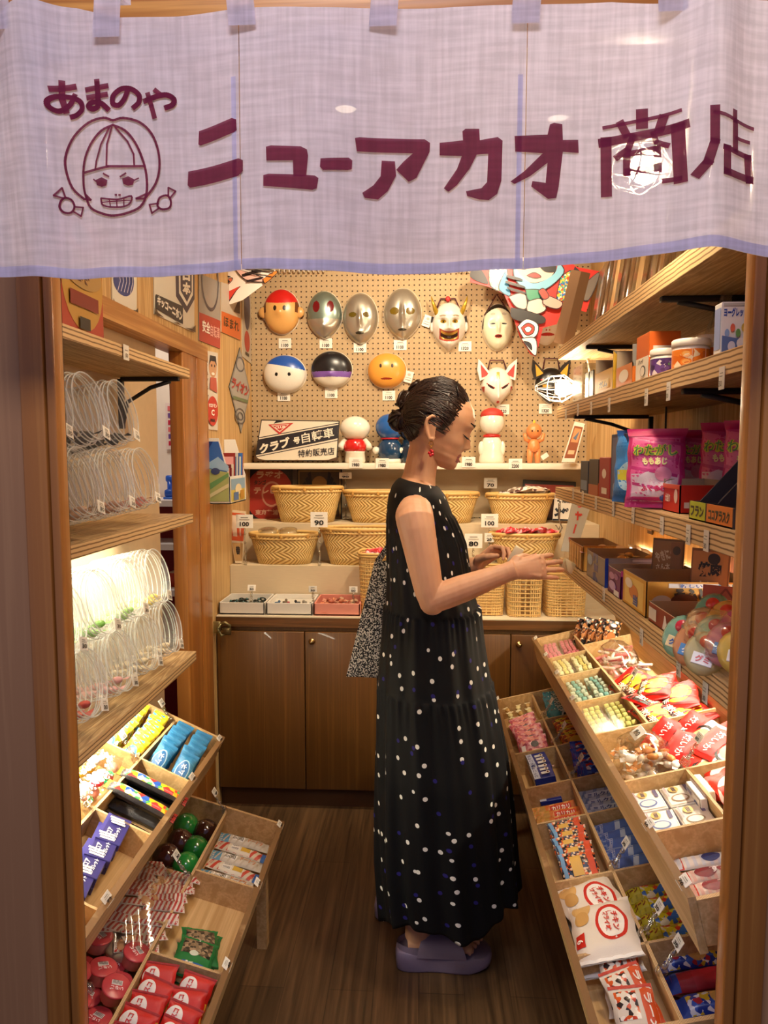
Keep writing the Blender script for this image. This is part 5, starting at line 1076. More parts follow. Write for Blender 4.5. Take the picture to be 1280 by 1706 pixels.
mb = MB(); flat_shape(mb, [(783, 470), (786, 448), (820, 436), (852, 430), (940, 430), (962, 445), (1000, 452), (977, 520), (940, 508), (928, 540), (905, 546), (893, 594), (884, 590), (866, 560), (853, 520), (840, 490), (815, 478)], KY, 'c8281e'); mb.obj('paper', t)
mb = MB()
for k, (pts, c) in enumerate([([(816, 442), (842, 440), (842, 482), (818, 476)], fl), ([(842, 452), (846, 470), (850, 492), (836, 486), (832, 476)], '4a90b8'), ([(788, 449), (800, 450), (812, 472), (786, 462)], '241616'), ([(935, 462), (955, 452), (976, 474), (948, 496), (928, 500)], fl), ([(958, 446), (978, 470), (962, 490), (952, 470)], '2a2024'), ([(978, 470), (998, 456), (980, 500), (962, 488)], '6a6058'),
                              ([(860, 430), (918, 430), (922, 456), (900, 470), (880, 470), (862, 456)], 'e8c8b4'), ([(856, 440), (866, 458), (884, 472), (902, 470), (924, 456), (930, 440), (938, 456), (908, 482), (876, 482), (858, 464)], '7ab8d0'), ([(866, 436), (880, 440), (876, 448), (862, 446)], '181010'), ([(896, 440), (920, 436), (924, 452), (908, 452)], '181010'), ([(878, 460), (890, 456), (900, 462), (890, 464)], 'b03028'),
                              ([(876, 484), (900, 486), (896, 502), (880, 500)], '3a8a68'), ([(848, 496), (872, 490), (876, 514), (860, 512)], 'eec4b0'), ([(880, 504), (900, 500), (908, 516), (892, 524), (878, 518)], 'eec4b0'), ([(852, 514), (902, 528), (900, 540), (856, 532)], '24201e'), ([(846, 460), (866, 466), (866, 469), (846, 464)], '201010'), ([(844, 470), (870, 478), (870, 481), (845, 474)], '201010'), ([(846, 480), (872, 488), (872, 491), (848, 484)], '201010'),
                              ([(862, 546), (876, 534), (894, 542), (892, 560), (874, 566)], 'f0e6dc'), ([(868, 548), (878, 541), (888, 546), (886, 556), (876, 559)], 'd8382a'), ([(873, 549), (879, 546), (884, 549), (881, 554), (876, 554)], 'f0e6dc'), ([(868, 566), (890, 566), (892, 590), (886, 590)], 'ece4d8'), ([(872, 570), (882, 574), (884, 584), (876, 576)], '202028'),
                              ([(908, 494), (934, 506), (926, 516), (904, 508)], 'e6a090'), ([(896, 488), (904, 484), (912, 496), (904, 500)], 'd04030')]):
    flat_shape(mb, pts, KY, c, .0006, k + 2, '1c1214')
mb.obj('painted_print', t)
mb = MB()
for a, b in (((790, 455), (985, 480)), ((880, 432), (888, 590))): mb.tube([PY(*a, KY + .008), PY(*b, KY + .008)], .004, M('c8a468', .6), 6)
mb.tube([PY(880, 440, KY + .008), PY(878, 400, KY + .01)], .0015, WHITE, 5); mb.tube([PY(783, 455, KY + .006), PY(765, 438, KY + .01)], .001, WHITE, 5); mb.obj('bamboo_frame', t)
KY2 = 3.05
t = thing('painted_kite', 'white paper kite with a painted face and red mouth at the upper left', 'kite', (0, 0, 0))
mb = MB(); flat_shape(mb, [(334, 484), (352, 456), (382, 440), (440, 440), (462, 452), (440, 474), (404, 500), (374, 510), (354, 496)], KY2, 'e8d8cc'); mb.obj('paper', t)
mb = MB()
for k, (pts, c) in enumerate([([(352, 487), (366, 492), (398, 478), (392, 486), (374, 508), (358, 496)], 'c83a2a'), ([(366, 476), (384, 464), (386, 468), (372, 480)], 'c86a50'), ([(366, 470), (378, 466), (384, 470), (374, 474)], '201818'), ([(372, 469), (377, 468), (378, 471), (374, 472)], 'd8a848'), ([(358, 468), (376, 460), (386, 462), (376, 463), (360, 471)], '201818'), ([(392, 448), (440, 464), (438, 470), (410, 466)], 'e0b0a4'), ([(404, 458), (440, 446), (442, 450), (408, 462)], '2a1c1c'), ([(412, 468), (438, 462), (436, 466), (414, 471)], '2a1c1c'), ([(406, 440), (440, 440), (460, 450), (442, 452), (416, 446)], '8a8478'), ([(440, 466), (458, 454), (462, 456), (444, 472)], 'c8742a')]):
    flat_shape(mb, pts, KY2, c, .0006, k + 2, '1c1214' if c[0] in 'ce' else None)
for y_ in (444, 450, 456): flat_shape(mb, [(412, y_), (452, y_ + 6), (452, y_ + 7), (412, y_ + 1.5)], KY2, '2a2424', .0006, 14)
mb.obj('painted_print', t)
mb = MB(); mb.tube([PY(340, 484, KY2 + .008), PY(456, 452, KY2 + .008)], .004, M('c8a468', .6), 6); mb.tube([PY(400, 442, KY2 + .008), PY(396, 400, KY2 + .01)], .0015, WHITE, 5); mb.obj('bamboo_frame', t)
# row of small white pegs near the top of the pegboard
mb = MB()
for u in list(range(468, 545, 8)) + list(range(655, 725, 9)) + list(range(765, 785, 8)):
    p = PY(u, 455, WY); mb.tube([(p.x, WY, p.z), (p.x, WY - .03, p.z), (p.x, WY - .035, p.z + .012)], .003, WHITE, 5)
tag(mb.obj('hook_strip'), 'row of small white hooks along the top of the pegboard', 'hooks')

# ------------------------------------------------------------------ enamel signs on the left wall
def wall_sign(label, q, shapes, base='dcd6c8', x=-.836, th=.004):
    mb = MB(); panel(mb, [PX(u, v, x) for u, v in q], th - .0005, base, shapes, .0005); return tag(mb.obj('tin_sign'), label, 'sign')
RUST = [('poly', [(0, 0), (.2, 0), (.05, .05), (0, .12)], '4a3018'), ('poly', [(1, 0), (1, .1), (.9, .03), (.7, 0)], '4a3018'), ('poly', [(.4, 0), (.6, 0), (.52, .03)], '5a3a1c')]
wall_sign('white tin sign with a blue pattern and rusty edge above the side opening', [(187, 440), (228, 440), (228, 521), (187, 504)], [('ell', .45, .62, .42, .36, '2c3f86')] + [('line', [(.2 + .12 * k, .35), (.3 + .12 * k, .6), (.2 + .14 * k, .95)], .03, 'c8cce0') for k in range(5)] + RUST)
wall_sign('white tin sign with a dark hexagon emblem and boxed katakana', [(257, 430), (324, 430), (324, 554), (257, 523)], [('poly', [(.48, 1), (1, 1), (1, .45), (.78, .22), (.5, .42)], '2a2440'), ('poly', [(.56, 1), (.95, 1), (.95, .5), (.78, .32), (.57, .48)], 'e8e4da'), ('poly', [(.6, 1), (.91, 1), (.91, .54), (.78, .38), (.61, .52)], '2a2440'), ('text', '日', .76, .76, .2, .16, 'f2ecdf', 0, .06), ('text', '本', .76, .57, .22, .17, 'f2ecdf', 0, .06), ('poly', [(.02, .1), (.02, .36), (.66, .3), (.66, .04)], '181420'), ('text', 'キッコーニホン', .34, .2, .6, .16, 'f4f0e6', -7, .05), ('poly', [(0, 1), (.4, 1), (.4, .93), (0, .86)], 'b83030')] + RUST)
wall_sign('grey and red tin sign with bicycle lettering', [(332, 455), (367, 470), (367, 581), (332, 567)], [('rect', 0, 0, 1, .42, 'a8382e'), ('ring', .5, .95, .42, .45, .12, '4a4650'), ('text', '安全', .3, .24, .36, .18, 'f0e8dc', 0, .03), ('text', '自転車', .72, .22, .46, .18, 'e8b0a4', 0, .01)], '9a948e')
wall_sign('orange-footed tin sign beside the bicycle sign', [(369, 470), (401, 480), (401, 567), (369, 553)], [('rect', 0, 0, 1, .42, 'c8622c'), ('text', 'ほまれ', .5, .24, .8, .2, '3a2418', 0, .03), ('poly', [(.6, .5), (.95, .5), (.95, .95), (.8, .7)], '28242a')], 'c0b4a4')
wall_sign('narrow tall tin sign with a dark bottle beside the pegboard corner', [(404, 470), (419, 480), (419, 606), (404, 594)], [('ell', .5, .68, .34, .28, '4a4458'), ('ell', .5, .25, .3, .14, 'a83428'), ('rect', .3, .06, .7, .1, '3a3028')], 'b8ac98')
wall_sign('tall tin sign with a portrait and a red oval on the left wall', [(335, 582), (363, 588), (363, 717), (336, 714)], [('ell', .68, .8, .24, .13, 'c89468'), ('poly', [(.44, .82), (.5, .95), (.86, .95), (.92, .82), (.8, .88), (.56, .88)], '1c1614'), ('ell', .68, .72, .1, .018, 'f2ece0'), ('line', [(.56, .82), (.62, .825)], .03, '1c1614'), ('line', [(.74, .825), (.8, .82)], .03, '1c1614'), ('poly', [(.5, .67), (.86, .67), (.92, .48), (.46, .52)], 'b8503c'), ('ell', .62, .24, .34, .19, 'c02c22'), ('text', 'オロナミン', .62, .31, .5, .05, 'f4ece0', 0, .05), ('text', 'C', .62, .22, .2, .08, 'f4ece0', 0, .05), ('text', 'DRINK', .62, .12, .3, .04, '2a1814', 0, .03)] + [('text', ch, .2, .93 - .105 * k, .2, .07, '241c1a', 0, .03) for k, ch in enumerate('元気ハツラツ')], 'd4cabc')
def diamond():
    cs = [PX(u, v, -.836) for u, v in ((400, 579), (417, 652), (402, 722), (382, 644))]; mb = MB()
    ctr = sum(cs, Vector()) / 4; mb.add(cs + [c - Vector((.003, 0, 0)) for c in cs], [(3, 2, 1, 0), (4, 5, 6, 7)] + [(i, (i + 1) % 4, (i + 1) % 4 + 4, i + 4) for i in range(4)], [ink('8a8680')] + [ink('3a3630')] * 5)
    cs2 = [ctr + (c - ctr) * .9 + Vector((.0006, 0, 0)) for c in cs]; mb.add(cs2, [(3, 2, 1, 0)], ink('aba69e'))
    f = quad_map(PX(383, 600, -.835), PX(416, 610, -.835), PX(416, 700, -.835), PX(383, 690, -.835))[0]
    shapes_to(mb, [('ring', .5, .98, .22, .14, .2, '6a6668'), ('ring', .5, .02, .26, .15, .2, '5a5658'), ('ring', .5, .02, .14, .08, .3, '5a5658'), ('text', 'ライオン', .5, .56, .86, .22, 'b03a34', -12, .04), ('rect', .12, .3, .88, .36, '6a7a58')], f, .5)
    tag(mb.obj('tin_sign'), 'grey diamond-shaped tin sign with red katakana', 'sign')
diamond()
# postcard holder
t = thing('postcard_holder', 'white postcard holder with a blue sky landscape print on the left wall', 'card holder', (0, 0, 0))
a0 = PX(344, 730, -.838); x1 = PY(383, 800, a0.y).x; y1 = PX(409, 800, x1).y; zt, zb = a0.z, PY(383, 840, a0.y).z; zm = PY(383, 794, a0.y).z
HD = [(-.838, zb), (x1, zb), (x1, zm), (-.79, zt), (-.838, zt)]
for y in (a0.y, y1):
    mb = MB(); vs = [(x, y, z) for x, z in HD] + [(x, y + .003, z) for x, z in HD]; mb.add(vs, [(0, 1, 2, 3, 4), (9, 8, 7, 6, 5)] + [(i, (i + 1) % 5, (i + 1) % 5 + 5, i + 5) for i in range(5)], M('ece8e0', .4))
    if y == a0.y:
        f = quad_map((-.838, y, zt), (x1, y, zt), (x1, y, zb), (-.838, y, zb))[0]; zr = (zm - zb) / (zt - zb)
        dg = lambda u: 1 if u < .55 else 1 - (1 - zr) * (u - .55) / .45
        shapes_to(mb, [('poly', [(.04, .04), (.96, .04), (.96, zr - .03), (.53, .95), (.04, .95)], '3a6ab8'), ('poly', [(.04, .55), (.96, .5), (.96, .58), (.5, .72), (.04, .62)], '9cc0e0'), ('poly', [(.04, .04), (.96, .04), (.96, .48), (.04, .54)], 'a8b070'), ('poly', [(.04, .2), (.96, .42), (.96, .48), (.04, .3)], '6a9a60'), ('poly', [(.04, .08), (.96, .26), (.96, .32), (.04, .14)], 'd8cfa0'), ('ell', .38, .5, .2, .05, '3a4a78'), ('poly', [(.04, .8), (.3, .95), (.04, .95)], '1c3a80')], f)
    mb.obj('side_panel', t)
mb = MB(); panel(mb, [(x1, a0.y, zm), (x1, y1, zm), (x1, y1, zb), (x1, a0.y, zb)], .003, 'e9e4dc', [('rect', .06, .06, .94, .9, 'c8b860'), ('rect', .06, .5, .94, .9, '88a8c0'), ('ell', .5, .5, .2, .2, 'e8d8b0'), ('rect', .2, .1, .5, .4, '4a70a8'), ('rect', .6, .12, .86, .44, 'b8883a')]); mb.obj('front_panel', t)
mb = MB(); mb.box(((x1 - .838) / 2, (a0.y + y1) / 2, zb + .002), (x1 + .838, y1 - a0.y, .004), M('ddd8d0', .4)); mb.obj('bottom_panel', t)
for k in range(7):
    c = ['6a1c24', 'd8ccb8', '8a2c2a', 'c8c4bc', '2a4a8a', '3a6ab0', 'b86a3a'][k]; y = a0.y + .02 + (y1 - a0.y - .04) * k / 6; zz = zb + .006
    mb = MB(); mb.bbox((0, 0, .075), (.085, .0016, .15), ink(c), .0004, 1); face_shapes(mb, (0, 0, .075), (.085, .0016, .15), '-y', [('rect', .08, .1, .92, .9, ['e0b090', '8a3030', 'e0a0a0', '4a6a90', 'a0c0e0', 'e8e0c0', '4a3020'][k]), ('ell', .5, .6, .2, .12, c)])
    o = mb.obj('postcard', None, ((x1 - .838) / 2 + .004 * math.sin(k * 3), y, zz + (.045 if k > 1 else 0)), (R(-5), 0, 0)); tag(o, '%s postcard standing in the holder, %s from the front' % (['dark red', 'cream', 'brick red', 'grey', 'navy', 'blue', 'tan'][k], ['first', 'second', 'third', 'fourth', 'fifth', 'sixth', 'last'][k]), 'postcard', 'postcards in the holder')

# ------------------------------------------------------------------ signs standing at the back
def stand_sign(name, label, q, y, shapes, base, th=.006, lean=.03, cat='sign'):
    """corner pixels TL TR BR BL; top leans back"""
    ps = [PY(u, v, y + (lean if i < 2 else 0)) for i, (u, v) in enumerate(q)]; mb = MB(); panel(mb, ps, th, base, shapes, .0002); return tag(mb.obj(name), label, cat)
stand_sign('tin_sign', 'white bicycle shop sign with a black diagonal band on the white shelf', [(435, 699), (566, 701), (562, 768), (424, 768)], 3.28, [('rect', 0, 0, 1, 1, '2a221c'), ('rect', .012, .025, .988, .975, 'd8cdb8'), ('poly', [(.012, .14), (.988, .56), (.988, .9), (.012, .52)], '1a1820'), ('line', [(.012, .1), (.988, .51)], .02, '1a1820'), ('line', [(.012, .56), (.988, .94)], .02, '1a1820'), ('poly', [(.1, .88), (.42, .93), (.26, .64)], 'b8302a'), ('poly', [(.14, .86), (.37, .9), (.26, .7)], 'd8cdb8'), ('poly', [(.16, .85), (.35, .88), (.26, .73)], 'b8302a'), ('text', 'CLUB', .26, .82, .13, .06, 'e8dccc', 4, .04), ('poly', [(.17, .9), (.2, .99), (.3, .96), (.22, .93)], '1a1820'),
            ('text', 'クラブ', .22, .38, .38, .25, 'e6dcc8', 15, .05), ('text', '号', .485, .5, .08, .17, 'e6dcc8', 8, .04), ('text', '自轉車', .74, .63, .4, .25, 'e6dcc8', 12, .012), ('text', '特約販売店', .74, .21, .44, .19, '1c1a22', 5, .012)] + RUST, '2a221c')
stand_sign('tin_sign', 'dark sign with a red disc and pale katakana behind the baskets at left', [(411, 777), (488, 777), (486, 866), (409, 866)], 3.36, [('ell', .5, .48, .52, .5, '9a2a22'), ('text', 'ラヂオ', .5, .84, .56, .14, 'c8a48a', 0, .04), ('text', 'タンゴ', .3, .7, .26, .09, '2a1a18', 0, .04), ('text', 'テレビ', .42, .55, .5, .13, 'c8a48a', 0, .04), ('ring', .56, .48, .22, .24, .16, 'b8806a'), ('text', '東京芝浦', .46, .14, .5, .1, 'c89a84', 0, .03)], '181618')
stand_sign('tin_sign', 'dark sign with a spread-wing emblem behind the baskets', [(495, 781), (570, 781), (570, 866), (495, 866)], 3.38, [('rect', .03, .03, .97, .97, '8a6a34'), ('rect', .06, .06, .94, .94, '4a3a22'), ('ell', .5, .6, .2, .26, '9a7030')] + [('poly', [(.5 + q * .12, .45), (.5 + q * (.2 + .06 * k), .95 - .1 * k), (.5 + q * (.26 + .06 * k), .9 - .1 * k), (.5 + q * .16, .4)], '14120e') for k in range(4) for q in (-1, 1)], '2a2418')
stand_sign('tin_sign', 'red-edged dark sign behind the crackers basket', [(872, 799), (960, 803), (960, 868), (868, 868)], 3.37, [('rect', .04, .55, .96, .9, 'a83a2a'), ('rect', .04, .08, .96, .5, '3a1c1a')], '1c1614')
stand_sign('tin_sign', 'white sign with bold dark characters beside the crackers basket', [(925, 822), (957, 826), (950, 868), (921, 867)], 3.2, [('text', 'こは‥', .5, .78, .7, .2, '1c1a18', 0, .05), ('text', 'ンジ', .45, .32, .8, .36, '1c2430', 0, .1), ('rect', 0, 0, 1, .06, '1c2430')], 'dcd4c6', lean=.02)
stand_sign('tin_sign', 'tall grey sign with red vertical katakana leaning by the right shelves', [(955, 832), (985, 842), (960, 920), (935, 918)], 2.95, [('text', 'リ', .42, .93, .3, .1, 'a83428', 0, .08), ('text', 'ヤ', .5, .72, .4, .18, 'a83428', 0, .08), ('text', 'ー', .5, .46, .1, .2, 'a83428', 0, .08), ('text', 'マ', .5, .2, .44, .17, 'a83428', 0, .08)], '9a9284', lean=.05)
stand_sign('paper_poster', 'framed brown poster leaning at the right end of the white shelf', [(958, 702), (975, 706), (958, 770), (936, 770)], 3.2, [('rect', .1, .1, .9, .9, '8a4a2c'), ('rect', .2, .5, .8, .85, 'c88a5a'), ('rect', .25, .2, .75, .3, 'd8b088'), ('poly', [(.3, .6), (.7, .8), (.6, .55)], '5a6a80')], 'e8dccc', cat='poster')
stand_sign('snack_carton', 'orange and white paper pack standing left of the lower baskets', [(376, 848), (410, 852), (404, 938), (392, 938)], 3.02, [('rect', .05, .42, .95, .95, 'c8542c'), ('rect', .2, .5, .5, .9, 'e8d0b8'), ('text', '駄菓子', .72, .7, .12, .4, 'f0e0cc', 0, .03), ('rect', .05, .04, .95, .38, 'b08a58'), ('text', '昔', .5, .24, .4, .16, '2a1c14', 0, .05)], 'd8c4a4', cat='carton')

# ------------------------------------------------------------------ baskets
def weave():
    k = 'weave'
    if k in MATS: return MATS[k]
    m, nt, b = newmat('bamboo_weave'); setp(b, .45)
    tc = nt.nodes.new('ShaderNodeTexCoord'); sp = nt.nodes.new('ShaderNodeSeparateXYZ'); nt.links.new(tc.outputs['UV'], sp.inputs[0])
    def mth(op, a, c=None):
        n = nt.nodes.new('ShaderNodeMath'); n.operation = op
        for i, q in enumerate((a, c)):
            if q is None: continue
            if isinstance(q, (int, float)): n.inputs[i].default_value = q
            else: nt.links.new(q, n.inputs[i])
        return n.outputs[0]
    bd = mth('MODULO', mth('FLOOR', mth('MULTIPLY', sp.outputs[1], 1 / .026)), 2); sg = mth('SUBTRACT', mth('MULTIPLY', bd, 2), 1)
    dgl = mth('ADD', mth('MULTIPLY', sp.outputs[0], sg), sp.outputs[1]); st = mth('PINGPONG', mth('MULTIPLY', dgl, 130), 1)
    n = nt.nodes.new('ShaderNodeTexNoise'); n.inputs['Scale'].default_value = 45; nt.links.new(tc.outputs['UV'], n.inputs[0])
    r = nt.nodes.new('ShaderNodeValToRGB'); e = r.color_ramp.elements; e[0].color = (*lin('8a642e'), 1); e[0].position = .05; e[1].color = (*lin('dab468'), 1); e[1].position = .4; x = e.new(.9); x.color = (*lin('ead094'), 1)
    mm = mth('MULTIPLY', st, mth('ADD', n.outputs['Fac'], .45)); nt.links.new(mm, r.inputs[0]); nt.links.new(r.outputs[0], b.inputs['Base Color'])
    bp = nt.nodes.new('ShaderNodeBump'); bp.inputs['Strength'].default_value = .6; bp.inputs['Distance'].default_value = .003; nt.links.new(st, bp.inputs['Height']); nt.links.new(bp.outputs[0], b.inputs['Normal'])
    MATS[k] = m; return m
RIM = M('d8b06a', .45)
def sq(a, p): c, s_ = math.cos(a), math.sin(a); return math.copysign(abs(c) ** p, c), math.copysign(abs(s_) ** p, s_)
def basket(label, u0, v0, u1, v1, y, zbase, dep=.17, bot=.74):
    a, b = PY(u0, v1, y), PY(u1, v1, y); top = PY((u0 + u1) / 2, v0, y).z; w = b.x - a.x; h = top - zbase; cx = (a.x + b.x) / 2
    t = thing('bamboo_basket', label, 'basket', (cx, y + dep / 2, zbase)); n = 48; mb = MB()
    def ring(q, e, inset=0): return [((w / 2 * (bot + (1 - bot) * q) - inset) * sq(2 * math.pi * k / n, .6 + .4 * q)[0], (dep / 2 * (bot + (1 - bot) * q) - inset) * sq(2 * math.pi * k / n, .6 + .4 * q)[1], e) for k in range(n)]
    lev = [ring(q, h * q) for q in (0, .2, .4, .6, .8, 1)] + [ring(q, h * q + (.004 if q == 0 else 0), .004) for q in (1, .7, .4, .1)]
    vs = [p for l in lev for p in l]; fs = [(i * n + k, i * n + (k + 1) % n, (i + 1) * n + (k + 1) % n, (i + 1) * n + k) for i in range(len(lev) - 1) for k in range(n)] + [tuple(range(n))[::-1], tuple((len(lev) - 1) * n + k for k in range(n))]
    mb.add(vs, fs, weave(), True); me = mb.mesh('basket'); uv = me.uv_layers.new(name='UVMap'); per = (w + dep) * 1.6
    for p in me.polygons:
        for li, vi in zip(p.loop_indices, p.vertices):
            k = vi % n; l = vi // n
            if p.index % n == n - 1 and k == 0 and len(p.vertices) == 4: k = n
            uv.data[li].uv = (per * k / n, me.vertices[vi].co.z)
    link('woven_body', me, t)
    mb = MB(); mb.tube([(p[0], p[1], h + .002) for p in ring(1, h, .001)], [(.008, .005)] * n, RIM, 8, closed=True); mb.tube([(p[0], p[1], h - .016) for p in ring(.93, h, -.001)], .003, RIM, 6, closed=True)
    for k in range(0, n, 6): p = ring(1, h)[k]; mb.bbox((p[0], p[1], h - .003), (.012, .012, .02), M('c89a50', .5), .003, 1)
    mb.obj('rim', t)
    return t, cx, y + dep / 2, w, h
UZ, LZ, CZ = 1.161, .99, .8165
b1 = basket('bamboo basket on the upper step in front of the red disc sign', 448, 814, 568, 872, 3.155, UZ)
b2 = basket('bamboo basket on the upper step holding small cups, left of the person', 570, 821, 690, 871, 3.155, UZ)
b3 = basket('bamboo basket on the upper step half hidden by the person', 690, 824, 800, 872, 3.155, UZ)
b4 = basket('bamboo basket on the upper step filled with clear-wrapped crackers', 813, 826, 929, 873, 3.155, UZ)
b5 = basket('bamboo basket on the lower step holding clear plastic packs', 410, 893, 529, 942, 2.995, LZ, .16)
b6 = basket('large bamboo basket on the lower step beside the clear packs', 530, 884, 668, 942, 2.995, LZ, .16)
b7 = basket('bamboo basket of red wrapped sweets on the lower step beyond the hands', 818, 893, 938, 940, 2.995, LZ, .16)
crk = busy('crackers', ['e6dccc', '4a2c28', 'c8a890', 'f0e8dc', '6a4440', 'e0d4c4'], 55)
for k in range(7):
    put('cracker_bag', pouch('cracker', .12, .09, .03, crk, wob=.2), T(b4[1] - .05 + .032 * k - (.06 if k > 4 else 0), b4[2] + .03 * math.sin(k * 2.4), UZ + .112 + .012 * (k % 3)) @ RZ(40 * k) @ RX(28 * math.sin(k * 5)), 'clear bag of dark and white crackers in the basket on the upper step', 'snack bag', 'cracker bags in the basket')
rdw = pouch('redtwist', .09, .055, .03, busy('redtwist', ['a81c24', 'c8303a', 'd8606a', '8a141c', 'e8b0b0'], 70), crimp=.18, wob=.3)
for k in range(11):
    put('wrapped_sweet', rdw, T(b7[1] - .11 + .022 * k, b7[2] + .04 * math.sin(k * 2.1), LZ + .108 + .014 * (k % 3)) @ RZ(50 * k) @ RX(30 * math.sin(k * 3)), 'red shiny wrapped sweet in the basket beyond the hands', 'sweet', 'red wrapped sweets in the basket')
for k in range(4):
    mb = MB(); mb.lathe([(.036, 0), (.042, .03), (.043, .034), (.03, .036), (0, .036)], clear('cup', 'f2ece0', .35), 20); mb.lathe([(.034, .002), (.038, .022), (0, .022)], M('d8c8a8', .5), 18, cap=False)
    o = mb.obj('clear_pack', None, (b5[1] - .075 + .09 * (k % 2), b5[2] - .02 + .02 * (k // 2), LZ + .075 + .04 * (k // 2)), (R(14), 0, 0)); tag(o, 'round clear plastic pack stacked in the lower left basket', 'plastic pack', 'clear plastic packs in the basket')
for k, (dx, c) in enumerate(((-.06, 'b03a24'), (.03, '8a7a70'))):
    mb = MB(); mb.lathe([(.03, 0), (.034, .05), (.036, .052), (.036, .058), (0, .058)], [M(c, .4), M(c, .4), M('e4dccc', .4), M('e4dccc', .4)], 18)
    o = mb.obj('snack_cup', None, (b2[1] + dx, b2[2] - .01, UZ + .085)); tag(o, '%s snack cup standing in the basket left of the person' % ('red-labelled' if k == 0 else 'grey'), 'snack cup')
def open_basket(label, u0, v0, u1, v1, y, dep, ns=11, nr=16):
    a, b = PY(u0, v1, y), PY(u1, v1, y); top = PY((u0 + u1) / 2, v0, y).z; w = b.x - a.x; h = top - CZ
    t = thing('openwork_basket', label, 'basket', ((a.x + b.x) / 2, y + dep / 2, CZ)); mb = MB(); c1, c2 = M('dcb878', .5), M('d0a660', .5)
    def P_(s_, z): q = sq(s_, .45); k = .9 + .1 * z / h; return (w / 2 * k * q[0], dep / 2 * k * q[1])
    N_ = 44
    for k in range(N_):
        s_ = 2 * math.pi * k / N_; s_ = s_ - .12 * math.sin(4 * s_); pts = [(*P_(s_, h * j / 6), h * j / 6) for j in range(7)]; nrm = Vector((math.cos(s_), math.sin(s_), 0))
        mb.tube(pts, [(.0016, .0030)] * 7, c1, 4, up=nrm, smooth=False)
    for j in range(nr):
        z = h * (j + .5) / nr; mb.tube([(*[q * 1.012 for q in P_(2 * math.pi * k / 40, z)], z) for k in range(40)], [(.0030, .0014)] * 40, c2, 4, closed=True, up=(0, 0, 1), smooth=False)
    mb.obj('woven_body', t)
    mb = MB()
    for z in (h, h - .01): mb.tube([(*[q * 1.02 for q in P_(2 * math.pi * k / 40, z)], z) for k in range(40)], [(.006, .004)] * 40, RIM, 6, closed=True, up=(0, 0, 1))
    mb.obj('rim', t); mb = MB(); mb.box((0, 0, .004), (w * .86, dep * .86, .006), M('b8905a', .6)); mb.obj('base', t)
    return t, (a.x + b.x) / 2, y + dep / 2, w, h
o1 = open_basket('openwork bamboo basket on the counter behind the speckled bag', 597, 924, 672, 1018, 2.815, .15)
o2 = open_basket('openwork bamboo basket on the counter just beyond the forearm, nearest the dress', 778, 950, 843, 1020, 2.82, .14)
o3 = open_basket('squat openwork bamboo basket at the middle of the three right of the dress', 845, 935, 906, 1024, 2.80, .13, 7, 13)
o4 = open_basket('large openwork bamboo basket at the right end of the counter', 909, 952, 981, 1021, 2.81, .15)
for k in range(8):
    o = o1 if k < 4 else o3
    put('wrapped_sweet', rdw, T(o[1] - .04 + .03 * (k % 4), o[2] + .02 * math.sin(k * 2), CZ + o[4] - .02 + .004 * (k % 2)) @ RZ(60 * k) @ RX(20 * math.sin(k)), 'red shiny wrapped sweet in %s' % ('the openwork basket behind the speckled bag' if k < 4 else 'the squat openwork basket'), 'sweet', 'red sweets, %s' % ('behind the bag' if k < 4 else 'squat basket'))
# counter trays of small toys
def counter_box(label, u0, u1, c, y=2.79, d=.19, h=.05):
    x0, x1 = PY(u0, 1024, y).x + .002, PY(u1, 1024, y).x - .002; t = thing('toy_box', label, 'box', ((x0 + x1) / 2, y + d / 2, CZ)); w = x1 - x0; m_ = M(c, .5)
    MB().box((0, 0, .003), (w, d, .006), m_).obj('bottom', t)
    for q in (-1, 1):
        MB().bbox((q * (w / 2 - .003), 0, h / 2), (.006, d, h), m_, .001, 1).obj('side', t); MB().bbox((0, q * (d / 2 - .003), h / 2), (w, .006, h), m_, .001, 1).obj('side', t)
    return (x0 + x1) / 2, y + d / 2, w, d
cbx = [counter_box('white open box of dark toy rings at the left end of the counter', 364, 442, 'd8d2c8'), counter_box('white open box with a few small toys on the counter', 443, 521, 'dcd6cc'), counter_box('pink open box of small shells on the counter', 522, 601, 'd88a78')]
rg = MB(); rg.tube([(.011 * math.cos(2 * math.pi * k / 14), .011 * math.sin(2 * math.pi * k / 14), .004) for k in range(14)], .003, M('26302c', .25, .4), 6, closed=True); rg.ball((.011, 0, .008), .005, M('4a6a6a', .2)); rg = rg.mesh('ring')
for k in range(60):
    x, y, w, d = cbx[0]; put('toy_ring', rg, T(x + random.uniform(-.4, .4) * w, y + random.uniform(-.4, .4) * d, CZ + .006 + .011 * (k // 20)) @ RX(random.uniform(-50, 50)) @ RZ(k * 37), 'small dark toy ring heaped in the white box at the left end of the counter', 'toy ring', 'dark toy rings')
for k in range(6):
    x, y, w, d = cbx[1]; mb = MB(); c = ['3a5a7a', '6a5a48', 'a03a44', '2a2c30', '8a8478', '3a4a3a'][k]; mb.bbox((0, 0, .007), (.024, .014, .012), M(c, .3), .004); mb.ball((.008, 0, .015), .006, M(c, .3), 10, 6)
    o = mb.obj('small_toy', None, (x - .06 + .028 * k, y - .04 + .03 * math.sin(k * 2.2), CZ + .03), (0, 0, k * 1.1)); tag(o, '%s little toy in the white box on the counter' % ['blue', 'tan', 'crimson', 'black', 'grey', 'green'][k], 'toy')
mb = MB(); mb.box((0, 0, .012), (cbx[1][2] - .014, cbx[1][3] - .014, .024), M('d0cabe', .6)); tag(mb.obj('box_liner', None, (cbx[1][0], cbx[1][1], CZ + .006)), 'pale foam liner inside the middle white box', 'liner')
shl = [twist_mesh('shell%d' % k, c, c2, .9) for k, (c, c2) in enumerate((('c87a58', 'e0a888'), ('d8b090', 'e8c8b0'), ('a85844', 'd09078')))]
